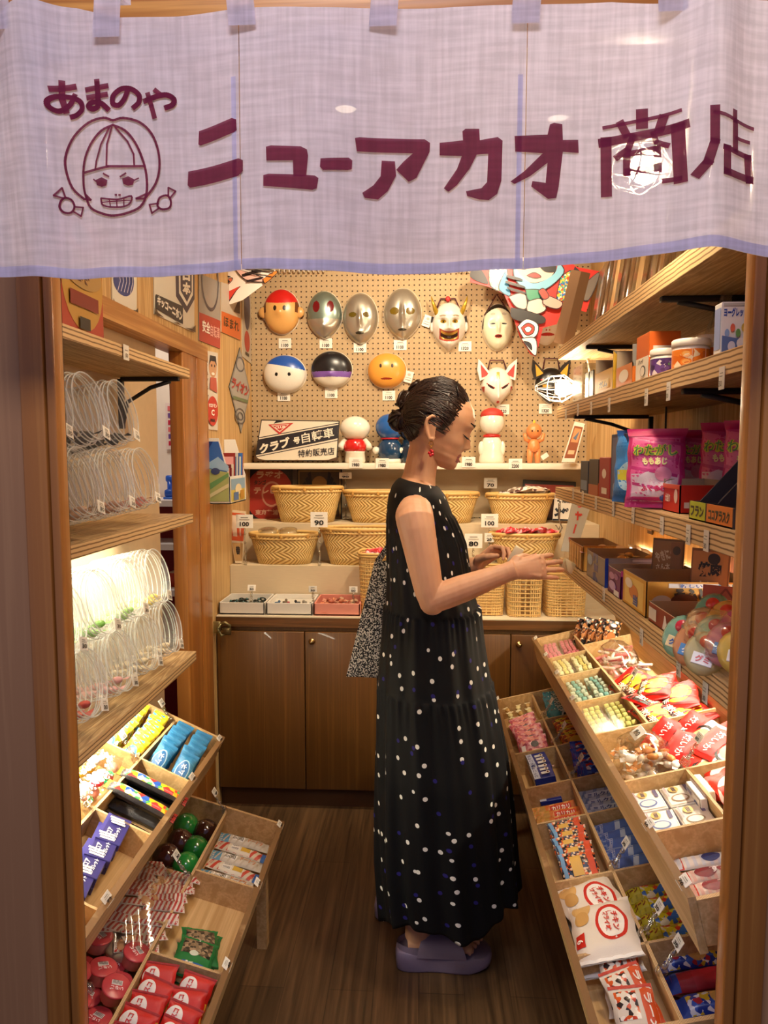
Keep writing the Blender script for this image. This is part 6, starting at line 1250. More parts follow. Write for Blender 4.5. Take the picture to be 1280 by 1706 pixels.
for k in range(48):
    x, y, w, d = cbx[2]; put('toy_shell', shl[k % 3], T(x + random.uniform(-.38, .38) * w, y + random.uniform(-.38, .38) * d, CZ + .006 + .012 * (k // 18)) @ RZ(k * 53) @ RX(random.uniform(-30, 30)), 'small tan or rosy wrapped piece in the pink box on the counter', 'sweet', 'rosy pieces in the pink box')
# clip cards along the baskets
for u, v, y, z, tx, wh, w, h_, rz in ((532, 868, 3.0, LZ, '90', 'with the number 90 before the upper baskets', .075, .066, 0), (576, 812, 3.34, UZ, '90', 'behind the second upper basket', .06, .03, 0), (817, 830, 3.36, UZ, '70', 'with the number 70 behind the crackers basket', .062, .05, 0), (789, 905, 2.99, LZ, '80', 'with the number 80 beside the dress', .075, .062, 0), (816, 872, 3.1, LZ, '100', 'with small print leaning before the crackers basket', .075, .06, 0), (815, 905, 3.05, LZ, '20', 'half turned behind the far hand', .04, .04, 0), (408, 880, 3.0, LZ, '100', 'at the left end above the lower baskets', .075, .06, 0)):
    p = PY(u, v, y); top = {532: 853, 576: 787, 817: 796, 789: 889, 816: 856, 815: 888, 408: 857}[u]; ct = PY(u, top, y).z - h_ / 2
    clip_card((p.x, y, z), tx, wh, rz, w, h_, 0, max(.03, ct - z - h_ / 2))
for u, y, tx, wh in ((415, 2.80, '20', 'over the dark toy rings'), (520, 2.80, '30', 'over the middle white box'), (588, 2.80, '50', 'over the pink box')):
    clip_card((PY(u, 1020, y).x, y + .03, CZ + .03), tx, wh, 0, .034, .026, -20 if u == 415 else 0, .06)

# ================================================================== LEFT SHELVES: JARS
JR = bpy.data.materials.new('jar_plastic'); JR.use_nodes = True; nt = JR.node_tree; b = nt.nodes['Principled BSDF']; setp(b, .12); b.inputs['Base Color'].default_value = (.92, .92, .86, 1)
tr_ = nt.nodes.new('ShaderNodeBsdfTransparent'); mx_ = nt.nodes.new('ShaderNodeMixShader'); mx_.inputs[0].default_value = .10; nt.links.new(tr_.outputs[0], mx_.inputs[1]); nt.links.new(b.outputs[0], mx_.inputs[2]); nt.links.new(mx_.outputs[0], nt.nodes['Material Output'].inputs[0])
RINGM = bpy.data.materials.new('plastic_ridge'); RINGM.use_nodes = True; nt = RINGM.node_tree; b = nt.nodes['Principled BSDF']; setp(b, .15); b.inputs['Base Color'].default_value = (.9, .9, .86, 1)
tr_ = nt.nodes.new('ShaderNodeBsdfTransparent'); mx_ = nt.nodes.new('ShaderNodeMixShader'); mx_.inputs[0].default_value = .5; nt.links.new(tr_.outputs[0], mx_.inputs[1]); nt.links.new(b.outputs[0], mx_.inputs[2]); nt.links.new(mx_.outputs[0], nt.nodes['Material Output'].inputs[0])
def jar_meshes():
    mb = MB(); prof = [(.0001, .0), (.062, .0), (.072, .008)]
    for k in range(10): z = .02 + .013 * k; prof += [(.0755, z), (.0735, z + .0065)]
    prof += [(.071, .152), (.066, .158), (.066, .172), (.0685, .174), (.0685, .178), (.064, .178), (.064, .16), (.069, .15), (.0715, .02), (.066, .006), (.0001, .005)]
    mb.lathe(prof, JR, 30, cap=False); body = mb.mesh('jar')
    mb = MB()
    for z, r in [(.158, .0715), (.165, .070), (.176, .0705)] + [(.02 + .013 * k, .0762) for k in range(11)]: mb.tube([(r * math.cos(2 * math.pi * k / 30), r * math.sin(2 * math.pi * k / 30), z) for k in range(30)], .0016, RINGM, 6, closed=True)
    return body, mb.mesh('ring')
JB, JRING = jar_meshes()
JCARD = card_mesh('jar', '30', .028, .026)
JARS = []
for sh, row, ys_ in ((0, 0, (1.215, 1.37, 1.525, 1.68)), (0, 1, (1.25, 1.405, 1.56)), (1, 0, (1.2, 1.355, 1.51, 1.665, 1.82)), (1, 1, (1.275, 1.43, 1.585, 1.74))):
    for Y in ys_: JARS.append((sh, row, Y, (1.303, .892)[sh] + .082 + .152 * row))
ords = ['nearest', 'second from the entrance', 'third from the entrance', 'fourth from the entrance', 'farthest']
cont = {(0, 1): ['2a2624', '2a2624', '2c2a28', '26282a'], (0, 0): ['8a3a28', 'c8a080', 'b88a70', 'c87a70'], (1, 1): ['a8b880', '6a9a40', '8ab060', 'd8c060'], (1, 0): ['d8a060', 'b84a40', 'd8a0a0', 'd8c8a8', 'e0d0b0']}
idx = {}
for sh, row, Y, z in JARS:
    k = idx.get((sh, row), 0); idx[(sh, row)] = k + 1
    X = T(-.835, Y, z - .0) @ RY(90 - 14) @ T(0, 0, -.012)
    t = thing('candy_jar', 'ribbed clear jar lying sideways, %s, %s row of the %s left shelf' % (ords[k], 'upper' if row else 'lower', 'middle' if sh == 0 else 'lowest'), 'jar', X=X)
    link('jar_body', JB, t); link('rim_ring', JRING, t)
    link('price_label', JCARD, t, X=Matrix(((0, 0, -1, .058), (1, 0, 0, .02), (0, -1, 0, .183), (0, 0, 0, 1))) @ RY(20))
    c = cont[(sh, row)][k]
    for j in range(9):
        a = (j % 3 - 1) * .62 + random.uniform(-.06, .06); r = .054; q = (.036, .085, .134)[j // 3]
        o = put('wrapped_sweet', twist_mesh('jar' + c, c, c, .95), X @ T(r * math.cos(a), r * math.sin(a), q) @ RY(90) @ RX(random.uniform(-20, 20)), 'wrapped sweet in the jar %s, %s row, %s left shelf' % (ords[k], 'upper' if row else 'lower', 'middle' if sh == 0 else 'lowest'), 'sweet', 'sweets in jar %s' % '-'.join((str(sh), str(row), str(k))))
# red and gold box on the topmost left shelf
t = thing('toy_carton', 'dark red rounded carton with gold emblem on the topmost left shelf', 'carton', (-.768, 1.42, 1.722))
mb = MB(); mb.bbox((0, .0, .12), (.15, .2, .24), M('a01c18', .4), .02, 4); mb.obj('body', t)
mb = MB(); face_shapes(mb, (0, 0, .12), (.151, .2, .24), '+x', [('rect', .06, .03, .94, .97, 'a83420'), ('ell', .5, .45, .44, .42, 'b88a3a'), ('ell', .5, .82, .3, .14, 'c8502c'), ('ell', .5, .82, .2, .1, '3a4a7a'), ('ell', .5, .5, .4, .12, 'a8844a'), ('text', '祭', .5, .5, .3, .16, '5a2a18', 0, .05), ('rect', .2, .22, .8, .34, '7a1c14'), ('rect', .38, .04, .6, .14, '1a1210')])
face_shapes(mb, (0, 0, .12), (.15, .201, .24), '-y', [('text', '花', .5, .7, .4, .22, '1c0c0c', 0, .06), ('text', '火', .5, .35, .4, .22, '1c0c0c', 0, .06)]); mb.obj('print', t)
mb = MB(); mb.bbox((0, 0, 0), (.001, .03, .034), ink('e9e2d4'), .0003, 1); face_shapes(mb, (0, 0, 0), (.001, .03, .034), '+x', [('rect', .2, .6, .8, .66, '888078'), ('text', '50', .5, .3, .4, .26, '221c18')])
tag(mb.obj('shelf_label', None, (-.6655, 1.56, 1.706)), 'small white label on the edge of the topmost left shelf', 'shelf label')

# ================================================================== RIGHT SHELVES
def at_shelf(u, v, x): p = PX(u, v, x); return p.y
def carton(name, label, loc, d, base, faces, cat='carton', rz=0, openlid=None, inner='b09a80', cut=None):
    """loc is the middle of its foot; faces maps '+x' etc. to print; openlid = open topped display carton"""
    t = thing(name, label, cat, loc, (0, 0, R(rz))); x, y, z = d; mm = M(base, .5) if isinstance(base, str) else base
    if openlid is None:
        mb = MB(); mb.bbox((0, 0, z / 2), d, mm, .0015, 1)
        for f, sh in faces.items(): face_shapes(mb, (0, 0, z / 2), d, f, sh)
        mb.obj('box', t)
    else:
        th = .0025; im = M(inner, .6); hb = cut or z
        MB().box((0, 0, th / 2), (x, y, th), im).obj('bottom', t)
        for f, c, dd in (('-x', (-x / 2 + th / 2, 0, hb * .5), (th, y, hb)), ('+x', (x / 2 - th / 2, 0, z / 2), (th, y, z)), ('-y', (0, -y / 2 + th / 2, (z if openlid == 'b' else hb) / 2), (x, th, z if openlid == 'b' else hb)), ('+y', (0, y / 2 - th / 2, z / 2), (x, th, z))):
            mb = MB(); k = ['-x', '+x', '-y', '+y', '', ''].index(f); mats = [im] * 6; mats[k] = mm
            o0 = len(mb.v); cx_, cy_, cz_ = c; a, b, h = [q / 2 for q in dd]
            vs = [(cx_ + i * a, cy_ + j * b, cz_ + l * h) for i in (-1, 1) for j in (-1, 1) for l in (-1, 1)]
            mb.add(vs, [(0, 1, 3, 2), (4, 6, 7, 5), (0, 4, 5, 1), (2, 3, 7, 6), (0, 2, 6, 4), (1, 5, 7, 3)], mats)
            if f in faces: face_shapes(mb, c, dd, f, faces[f])
            mb.obj('side', t)
    return t
Z1, Z2, Z3, Z4 = 1.866, 1.65, 1.354, 1.10
FX = .505
def ys(u, v, x=FX + .02): return PX(u, v, x).y
# shelf 2: front goods, from the counter end towards the entrance
t = carton('display_case', 'small clear display case with grey cards at the far end of the bottle shelf', (FX + .06, ys(965, 640), Z2), (.09, .14, .12), clear('case', 'f4f4f0', .4), {}, 'display case')
for k in range(2): mb = MB(); mb.box((0, 0, .05), (.004, .05, .09), M('6a645c', .5)); o = mb.obj('grey_card', None, (FX + .055, ys(965, 640) - .03 + .06 * k, Z2 + .006)); tag(o, 'grey card inside the clear case, %s' % ('nearer' if k == 0 else 'farther'), 'card')
sk = [('text', 'ラムネ', .5, .2, .6, .16, '3a342c', 0, .03), ('ell', .5, .6, .2, .2, 'd8d0c0'), ('line', [(.3, .5), (.4, .7), (.6, .7), (.7, .5)], .03, '3a342c')]
def snackbox(label, u0, u1, vtop, base, shp, side, depth=.08, z0=Z2, x0=FX + .012, lab='snack_carton', cut=None, v=640, rz=0):
    ya, yb = ys(u1, v, x0), ys(u0, v, x0); ym = (ya + yb) / 2; h = PX((u0 + u1) / 2, vtop, x0).z - z0
    return carton(lab, label, (x0 + depth / 2, ym, z0), (depth, yb - ya - .004, h), base, {'-x': shp, '-y': side}, openlid=None if cut is None else 'b', cut=(cut or 1) * h, rz=rz)
def ybox(label, yb, ya, vtop, base, shp, side, depth, cut=None):
    x0 = FX + .012; h = PX(640 + FPX * 0, 600, 1).z * 0 + (EYE + ray(*vtop) * (x0 / ray(*vtop).x)).z - Z2
    return carton('snack_carton', label, (x0 + depth / 2, (ya + yb) / 2, Z2), (depth, yb - ya, h), base, {'-x': shp, '-y': side}, openlid=None if cut is None else 'b', cut=(cut or 1) * h)
ybox('grey and yellow open carton next to the clear case', 2.13, 1.94, (990, 602), '8a857c', [('rect', 0, 0, 1, 1, 'd8a82c'), ('rect', .2, .2, .8, .6, 'e8c860'), ('text', 'ガム', .5, .4, .5, .3, '3a2c10', 0, .04)], [('rect', 0, 0, 1, .5, 'd8a830'), ('text', 'ミルク', .6, .25, .5, .2, '5a4a20', 0, .03), ('poly', [(.0, .5), (.5, .5), (.0, 1)], 'd8a830')], .10, .6)
ybox('orange and grey open carton right of the yellow one', 1.905, 1.765, (1022, 590), '8e8a84', [('rect', 0, 0, 1, 1, 'd87828'), ('ell', .5, .5, .3, .3, 'e8e0d0')], [('rect', 0, 0, 1, .45, 'd8742a'), ('ell', .7, .25, .2, .16, 'e8dcc8'), ('text', 'オレンジ', .4, .25, .4, .14, '3a2010', 0, .03)], .10, .55)
ybox('tall orange carton with a white sketch label', 1.735, 1.64, (1056, 566), 'd8641c', [('rect', .0, 0, 1, .5, 'ece6da'), ('text', 'ハイ', .4, .42, .4, .1, '2a2622', 0, .03), ('ell', .6, .2, .2, .12, '2a2622'), ('ell', .6, .19, .16, .1, 'ece6da')], [('rect', .12, 0, 1, .7, 'ece6da'), ('line', [(.3, .3), (.42, .48), (.6, .48), (.72, .3)], .025, '2a2622'), ('line', [(.4, .62), (.5, .56), (.6, .62)], .02, '2a2622'), ('text', 'ソフト', .5, .16, .4, .1, '2a2622', 0, .03)], .07)
def bottle(label, u, v0, v1, r, lab, cap, z0=Z2, x=FX + .05):
    y = PX(u, (v0 + v1) / 2, x).y; h = PX(u, v0, x).z - z0; t = thing('sweets_bottle', label, 'bottle', (x, y, z0))
    mb = MB(); mb.lathe([(r * .92, 0), (r, .004), (r, h * .68), (r * .96, h * .72), (r * .9, h * .76)], M('ece8e2', .3), 28); mb.obj('bottle_body', t)
    me = MB(); me.lathe([(r * 1.012, h * .05), (r * 1.012, h * .64)], busy(*lab[0]), 28, cap=False)
    f = lambda u_, v_, ly: (r * (1.014 + .004 * ly) * math.cos(R(250 + 70 * (u_ - .5))), r * (1.014 + .004 * ly) * math.sin(R(250 + 70 * (u_ - .5))), h * (.05 + .59 * v_))
    for sh in lab[1]: shapes_to(me, [sh], f, 1)
    me.obj('printed_label', t)
    mb = MB(); mb.lathe([(r * 1.02, h * .76), (r * 1.04, h * .78), (r * 1.04, h * .96), (r * .98, h), (0, h)], M(cap, .35), 32); mb.obj('cap', t)
grl = (('grape', ['4a2c6a', '5a3a80', '6a4a90', '3a2458', 'e0d8e0'], 60), [('ell', .35 + .22 * i, .3 + .2 * j + .1 * (i % 2), .12, .1, c) for i in range(3) for j in range(3) for c in [['5a3878', '6a4890', '4a2c68'][(i + j) % 3]]] + [('ell', .75, .62, .14, .1, '5a9a3a')])
orl = (('orangefruit', ['e8822a', 'f0a048', 'd86a1c', 'f0e0c0'], 60), [('ell', .3, .3, .25, .2, 'f09030'), ('ell', .3, .3, .17, .14, 'f8b860'), ('ell', .3, .75, .25, .2, 'f09030'), ('ell', .3, .75, .17, .14, 'f8b860'), ('rect', .55, 0, 1.2, 1, 'e8e0d4')] + [('rect', .6, .1 + .1 * k, 1.1, .14 + .1 * k, '6a5a50') for k in range(8)])
bottle('white-capped bottle with a purple grape label', 1110, 583, 642, .034, grl, 'f0ece4', x=FX + .042); bottle('white-capped bottle with grape label half behind the front grape bottle', 1129, 577, 632, .03, grl, 'ece8e0', x=FX + .128)
bottle('white-capped bottle with an orange fruit label', 1151, 567, 628, .036, orl, 'f0ece4', x=FX + .045); bottle('small white bottle with orange label behind the yoghurt boxes', 1181, 560, 620, .026, orl, 'f0ece4', x=FX + .10)
yg = lambda c: [('rect', 0, 0, 1, 1, 'e6e2da'), ('text', 'ヨーグレット', .5, .8, .86, .18, '2c4a9a', 0, .05), ('rect', .05, .92, .9, .97, 'b8b4a8')] + [('ell', .2 + .2 * k, .4 + .1 * (k % 2), .09, .08, ['8aa8d0', 'd86a50', '6a9a58', 'd8b048'][k]) for k in range(4)] + [('poly', [(.0, .0), (1, 0), (1, .25), (0, .35)], '5a74a8'), ('ell', .7, .2, .16, .1, 'f0ece4'), ('ell', .35, .14, .14, .1, 'd8dce8')]
for k in range(3):
    carton('yoghurt_sweets_box', 'white and blue box with fruit print and katakana, %s' % ['nearest the aisle', 'second from the aisle', 'third from the aisle, by the post'][k], (FX + .031 + .047 * k, 1.262 - .012 * k, Z2), (.045, .03, .088 + .004 * k), 'e8e4dc', {'-y': yg(0), '-x': [('rect', .1, .1, .9, .9, '8a9cc8')]}, 'box')
mb = MB(); mb.lathe([(.03, 0), (.03, .02), (.004, .15), (.0005, .16)], clear('cone', 'f6f4ee', .5), 20); tag(mb.obj('cone_bag', None, (FX + .13, ys(1107, 600), Z2 + .06), (R(-8), R(12), 0)), 'clear cone-shaped bag standing behind the grape bottle', 'cone bag')
mb = MB(); mb.box((0, 0, .03), (.09, .09, .06), M('d86a24', .5)); tag(mb.obj('orange_carton', None, (FX + .13, ys(1107, 600), Z2)), 'low orange carton carrying the clear cone bag', 'carton')
# shelf 1: clear-wrapped goods seen above its edge
for k, (y, h, lab) in enumerate(((2.5, .26, 'farthest'), (2.3, .30, 'second'), (2.08, .30, 'third'), (1.86, .32, 'nearest'))):
    t = thing('wrapped_kite', 'folded brown paper goods in a clear sleeve on the topmost right shelf, %s one' % lab, 'wrapped goods', (FX + .1 + .02 * k, y, Z1), (0, R(8), R(-6)))
    mb = MB(); mb.bbox((0, 0, h / 2), (.012, .19, h), M('8a6238', .6), .003, 1); face_shapes(mb, (0, 0, h / 2), (.012, .19, h), '-x', [('ell', .5, .6, .36, .3, '9a744a'), ('line', [(.1, .1), (.5, .9), (.9, .1)], .04, '6a4426'), ('rect', .1, .1, .3, .3, 'b08a5a')]); mb.obj('brown_paper', t)
    mb = MB(); mb.bbox((0, 0, h / 2 + .004), (.03, .215, h + .008), clear('sleeve', 'fbf9f4', .45), .006, 2); mb.obj('clear_sleeve', t)
mb = MB(); p0 = PX(1008, 462, .56); p1 = PX(968, 575, .52); mb.tube([(FX + .06, 2.58, Z1 + .26), (FX + .01, 2.62, Z1 + .01)], [(.035, .006)] * 2, M('7a5634', .6), 4, smooth=False); tag(mb.obj('brown_board'), 'narrow brown board leaning at the far end of the topmost right shelf', 'board')
# shelf 3: bags and cartons
def box3(label, u0, u1, vtop, base, shp, side, depth=.09, **k): return snackbox(label, u0, u1, vtop, base, shp, side, depth, Z3, FX + .012, v=800, **k)
box3('small dark blue carton at the far end of the pink bag shelf', 967, 980, 768, '2c3448', [('rect', .1, .1, .9, .4, '6a88b0')], [('rect', .1, .1, .9, .5, '44506a')], .08)
box3('black carton with orange print next to the dark blue one', 981, 997, 765, '3a2a26', [('rect', 0, 0, 1, .3, 'b0502c')], [('rect', .0, 0, 1, .35, 'a84a2a')], .1)
box3('bright red carton with a small white label', 998, 1016, 762, 'a01822', [('ell', .5, .6, .2, .12, 'f0e0d8'), ('rect', .3, .1, .8, .25, 'ece6dc')], [('ell', .5, .55, .3, .12, 'e8d8d0'), ('rect', .2, .06, .9, .18, 'ece6dc'), ('text', '||||', .55, .12, .4, .08, '1a1a1a')], .1)
t = box3('dark navy display carton with an open top beside the blue bag', 1017, 1044, 723, '1c2c58', [('rect', .1, .05, .5, .95, '2c4480'), ('ell', .5, .2, .3, .1, '8ab0d8')], [('rect', .12, .12, .88, .9, '2a2c30'), ('rect', 0, 0, .12, 1, '2c4a90')], .12)
pinkc = busy('cottoncandy', ['d84a8a', 'e8a0c0', 'f0d0dc', 'c82a6a', 'e8c040', '8ab848'], 45)
cc = pouch('cottoncandy', .235, .16, .06, 'd0307a', [('rect', .08, .08, .92, .92, 'e0609a'), ('rect', .08, .1, .42, .9, 'e8c8d8'), ('ell', .3, .5, .16, .3, 'f0dce4'), ('bars', 5, .82, 1.2, 'c83a80'), ('text', 'わたがし', .72, .5, .52, .22, 'd8d040', -90, .1), ('text', 'わたがし', .722, .5, .5, .2, '3a8a4a', -90, .01), ('text', 'ももあじ', .58, .5, .3, .14, 'f0e8a0', -90, .06), ('text', 'ふくらむ', .24, .5, .3, .12, 'c82a5a', -90, .05), ('ell', .42, .35, .09, .14, 'e890b0'), ('ell', .12, .3, .04, .1, '5a6ac0'), ('rect', .9, 0, 1, 1, 'c8246a')], wob=.16, nu=34, nv=22)
cblue = pouch('cottonblue', .23, .15, .06, '2a78c8', [('rect', .06, .08, .94, .92, '3a8ad8'), ('ell', .35, .5, .2, .3, 'a8d0ec'), ('rect', .3, .2, .44, .8, 'd8d040'), ('rect', .92, 0, 1, 1, '1c58a8')], wob=.16)
def stand_bag(me, label, u, v, nx, L, lean=5, grp=None, z0=Z3, push=0.0, sc=1.0):
    f = PZ(u, v, z0 + .004); n = Vector((-math.sin(R(nx)), -math.cos(R(nx)), math.sin(R(lean)))).normalized(); side = Vector((0, 0, 1)).cross(n).normalized(); up = n.cross(side)
    c = f + up * (L * sc / 2) - n * push; m_ = Matrix(((up.x, -side.x, n.x, c.x), (up.y, -side.y, n.y, c.y), (up.z, -side.z, n.z, c.z), (0, 0, 0, 1)))
    put('cotton_candy_bag', me, m_ @ S(sc, sc, sc) @ T(0, 0, -.04), label, 'candy bag', grp)
stand_bag(cblue, 'bright blue puffed candy bag left of the large pink one', 1052, 836, 50, .225, sc=.8)
stand_bag(cc, 'largest pink cotton-candy bag facing the aisle', 1089, 846, 24, .235, 6, sc=.76)
stand_bag(cc, 'second pink cotton-candy bag, partly behind the red carton', 1146, 836, 34, .235, 3, push=.03, sc=.78)
stand_bag(cc, 'third pink cotton-candy bag, partly hidden by the dark open carton', 1184, 848, 45, .235, 3, push=.08, sc=.84)
stand_bag(cc, 'fourth pink cotton-candy bag, nearest the entrance post', 1214, 858, 48, .235, 3, push=.1, sc=.84)
carton('card_header', 'dark folded display card above the pink bags', (FX + .2, PX(1110, 700, FX + .2).y, Z3), (.004, .12, .29), '1c2234', {'-x': [('ell', .4, .6, .3, .2, '6a3a4a')]}, 'display card', rz=-20)
carton('snack_carton', 'red open carton holding pink bags upright', (FX + .075, 1.52, Z3), (.09, .10, .07), 'c02818', {'-x': [('text', '大当り', .3, .5, .3, .3, 'f4e0d0', 0, .05), ('ell', .8, .6, .1, .25, 'f0d0c0'), ('rect', .0, .85, 1, 1, 'd8501c')], '-y': [('rect', .1, .2, .7, .4, 'e8d0c0'), ('ell', .84, .6, .1, .3, 'f0d0c0')]}, 'carton', openlid='a', cut=.06)
def slant_carton(label, u0, u1, base, trim, txt, zc=.10, zl=.035, dep=.16, x0=FX + .01):
    ya, yb = PX(u1, 850, x0).y, PX(u0, 850, x0).y; w = yb - ya; t = thing('snack_carton', label, 'carton', (x0, (ya + yb) / 2, Z3)); gm_ = M('4a4a52', .6)
    for q in (-1, 1):
        mb = MB(); pts = [(0, 0), (dep, 0), (dep, zc * 1.25), (dep * .62, zc * 1.25), (.02, zl), (0, zl)]; mb.prism(pts, .003, M(base, .5) if q < 0 else gm_, T(0, q * w / 2 + .0015, 0) @ RX(90), gm_)
        f = lambda u, v, ly: (dep * u, q * w / 2 - .0016 - .0003 * ly, zc * 1.25 * v)
        if q < 0: shapes_to(mb, [('poly', [(.02, .02), (.98, .02), (.98, .97), (.64, .97), (.13, .3), (.02, .3)], gm_ and '4a4a52'), ('poly', [(.02, .02), (.9, .02), (.3, .28), (.02, .26)], trim)], f)
        mb.obj('side', t)
    mb = MB(); mb.box((.0015, 0, zl / 2), (.003, w, zl), M(trim, .5)); face_shapes(mb, (.0015, 0, zl / 2), (.003, w, zl), '-x', [('text', txt, .5, .5, .8, .6, '1c1812', 0, .05)]); mb.obj('front', t)
    mb = MB(); mb.box((dep / 2, 0, .0015), (dep, w, .003), gm_); mb.obj('bottom', t); mb = MB(); mb.box((dep - .0015, 0, zc * .62), (.003, w, zc * 1.25), gm_); mb.obj('back', t)
slant_carton('dark grey slanted open carton with a lime front', 1149, 1176, '5a5a60', 'b8c030', 'フラン')
slant_carton('dark slanted open carton with an orange front nearest the entrance', 1177, 1222, '5a5a60', 'd8782a', 'ココアラスク')
# shelf 4: cartons, display cards, ring sweets
def box4(label, u0, u1, v, h, base, shp, side, depth=.2, cut=.07, rz=0, x0=FX + .014):
    ya, yb = PX(u1, v, x0).y, PX(u0, v, x0).y
    return carton('snack_carton', label, (x0 + depth / 2, (ya + yb) / 2, Z4), (depth, yb - ya - .004, h), base, {'-x': shp, '-y': side}, openlid='b', cut=cut, rz=rz)
box4('tan carton printed like a bamboo steamer at the far end of the lowest right shelf', 948, 972, 930, .085, 'c88a3c', [('rect', .05 + .19 * k, .05, .18 + .19 * k, .95, 'e0b060') for k in range(5)], [('rect', .05 + .15 * k, .05, .17 + .15 * k, .95, 'd8a850') for k in range(6)], .12, .08)
box4('grey carton with blue lettering on the lowest right shelf', 977, 1008, 975, .085, '98908a', [('text', 'チョコ', .5, .5, .4, .8, '1c3a9a', 90, .08), ('ell', .2, .7, .15, .2, '8ab0d8')], [('rect', 0, 0, .06, 1, '1c3a9a'), ('rect', .5, .88, 1, .96, 'c8c0b8')], .15, .08)
box4('purple carton with round grape print on the lowest right shelf', 1012, 1034, 1005, .075, '7a2468', [('ell', .3, .7, .2, .14, 'b070b0'), ('ell', .65, .75, .16, .12, '9a4a98'), ('ell', .4, .35, .28, .18, 'c8a0d8'), ('rect', .55, .05, .95, .25, 'f0ece8')], [('rect', 0, .8, 1, 1, 'c85090'), ('ell', .2, .4, .1, .2, 'b070b0'), ('rect', .5, .3, .9, .7, '9a3a80')], .20, .07)
box4('yellow carton of cookie sweets on the lowest right shelf', 1036, 1076, 1035, .085, 'd8a03c', [('rect', .1, .1, .9, .9, 'e8c060'), ('ell', .5, .5, .2, .2, 'c87028'), ('ell', .3, .7, .16, .14, 'e8dcc8'), ('text', '当', .6, .3, .2, .3, '2a4a9a', 0, .05)], [('rect', .03, .05, .97, .5, 'e8b840'), ('rect', .2, .84, .95, .96, 'e8e4ec'), ('text', 'そふときなこ', .56, .66, .62, .36, '2a1c10', 0, .08), ('ell', .14, .4, .1, .24, 'd0c4b0'), ('ell', .34, .5, .12, .18, '5a3420'), ('text', '新しい', .4, .9, .2, .1, '3a5ab0', 0, .03), ('text', 'おいしい', .75, .9, .24, .1, '2a8ac0', 0, .03)], .25, .085)
box4('red-brown carton with a white bottle drawing on the lowest right shelf', 1079, 1128, 1075, .046, '8a3020', [('poly', [(.52, .1), (.7, .1), (.66, .5), (.62, .8), (.58, .8), (.56, .5)], 'ece4da'), ('rect', .02, .2, .3, .8, 'd8ccc0'), ('rect', .8, .55, .95, .75, 'ece4da')], [('rect', .05, .1, .95, .3, 'a84a30')], .16, .044)
for k in range(9):
    y = PX(1052 + 0, 1035, .62).y; put('wrapped_sweet', twist_mesh('tan', 'c09858', 'e6d8b0'), T(.56 + .02 * k, y - .05 + .03 * (k % 4), Z4 + .06 + .008 * (k % 2)) @ RZ(40 * k), 'tan wrapped sweet inside the yellow carton on the lowest right shelf', 'sweet', 'sweets in the yellow carton')
for k in range(7):
    y = PX(1022, 1005, .62).y; put('wrapped_sweet', twist_mesh('pastelw', 'e8d8c8', 'd8a8b8', 1.5), T(.56 + .025 * k, y + .02 * math.sin(k * 2), Z4 + .05 + .01 * (k % 2)) @ RZ(50 * k), 'pale wrapped sweet inside the purple carton on the lowest right shelf', 'sweet', 'sweets in the purple carton')
def disp_card(label, u, v, x, h, w, rz, base, shp):
    p = PX(u, v, x); mb = MB(); mb.bbox((0, 0, h / 2), (w, .003, h), ink(base), .0005, 1); face_shapes(mb, (0, 0, h / 2), (w, .003, h), '-y', shp); mb.bbox((0, .03, .02), (w * .8, .06, .04), ink(base), .001, 1)
    o = mb.obj('display_card', None, (x, p.y, Z4 + .0), (R(-6), 0, R(rz))); tag(o, label, 'display card')
bp_ = busy('cardbrown', ['3a1c10', '6a3a1c', 'a8683a', '1c1210', '8a5028'], 60)
disp_card('tall dark brown printed card standing at the back of the lowest right shelf, farther one', 1110, 950, .66, .15, .085, -40, '6a4a30', [('rect', .04, .04, .96, .96, '9a6e44'), ('text', 'やきにく', .4, .7, .6, .2, 'e8dcc8', 20, .05), ('text', 'さん太郎', .45, .5, .6, .12, 'f0e8d8', 10, .04), ('ell', .3, .25, .2, .1, 'c8b8a0'), ('rect', .6, .05, .95, .95, '8a6040'), ('ell', .78, .8, .12, .08, '3a1c10')])
disp_card('tall brown and red printed card at the back of the lowest right shelf, nearer one', 1180, 960, .66, .16, .085, -40, '7a5030', [('rect', .04, .04, .96, .96, 'a87242'), ('text', '焼肉', .5, .7, .6, .22, '1c1210', 0, .06), ('ell', .6, .86, .16, .08, '2a1810'), ('text', 'さん', .4, .45, .4, .16, 'e8d8c0', 0, .05), ('rect', .04, .04, .96, .25, 'b8482c'), ('text', '60', .7, .14, .2, .1, 'f0e4d0', 0, .04)])
disp_card('red-brown paper pack with a small white sticker near the entrance post', 1208, 1010, .64, .10, .09, -30, 'a84c34', [('rect', .3, .4, .7, .55, 'ece4d8'), ('text', '30円', .5, .475, .3, .1, '3a1c14'), ('line', [(.3, .7), (.5, .95), (.7, .7)], .04, '7a2c1c')])
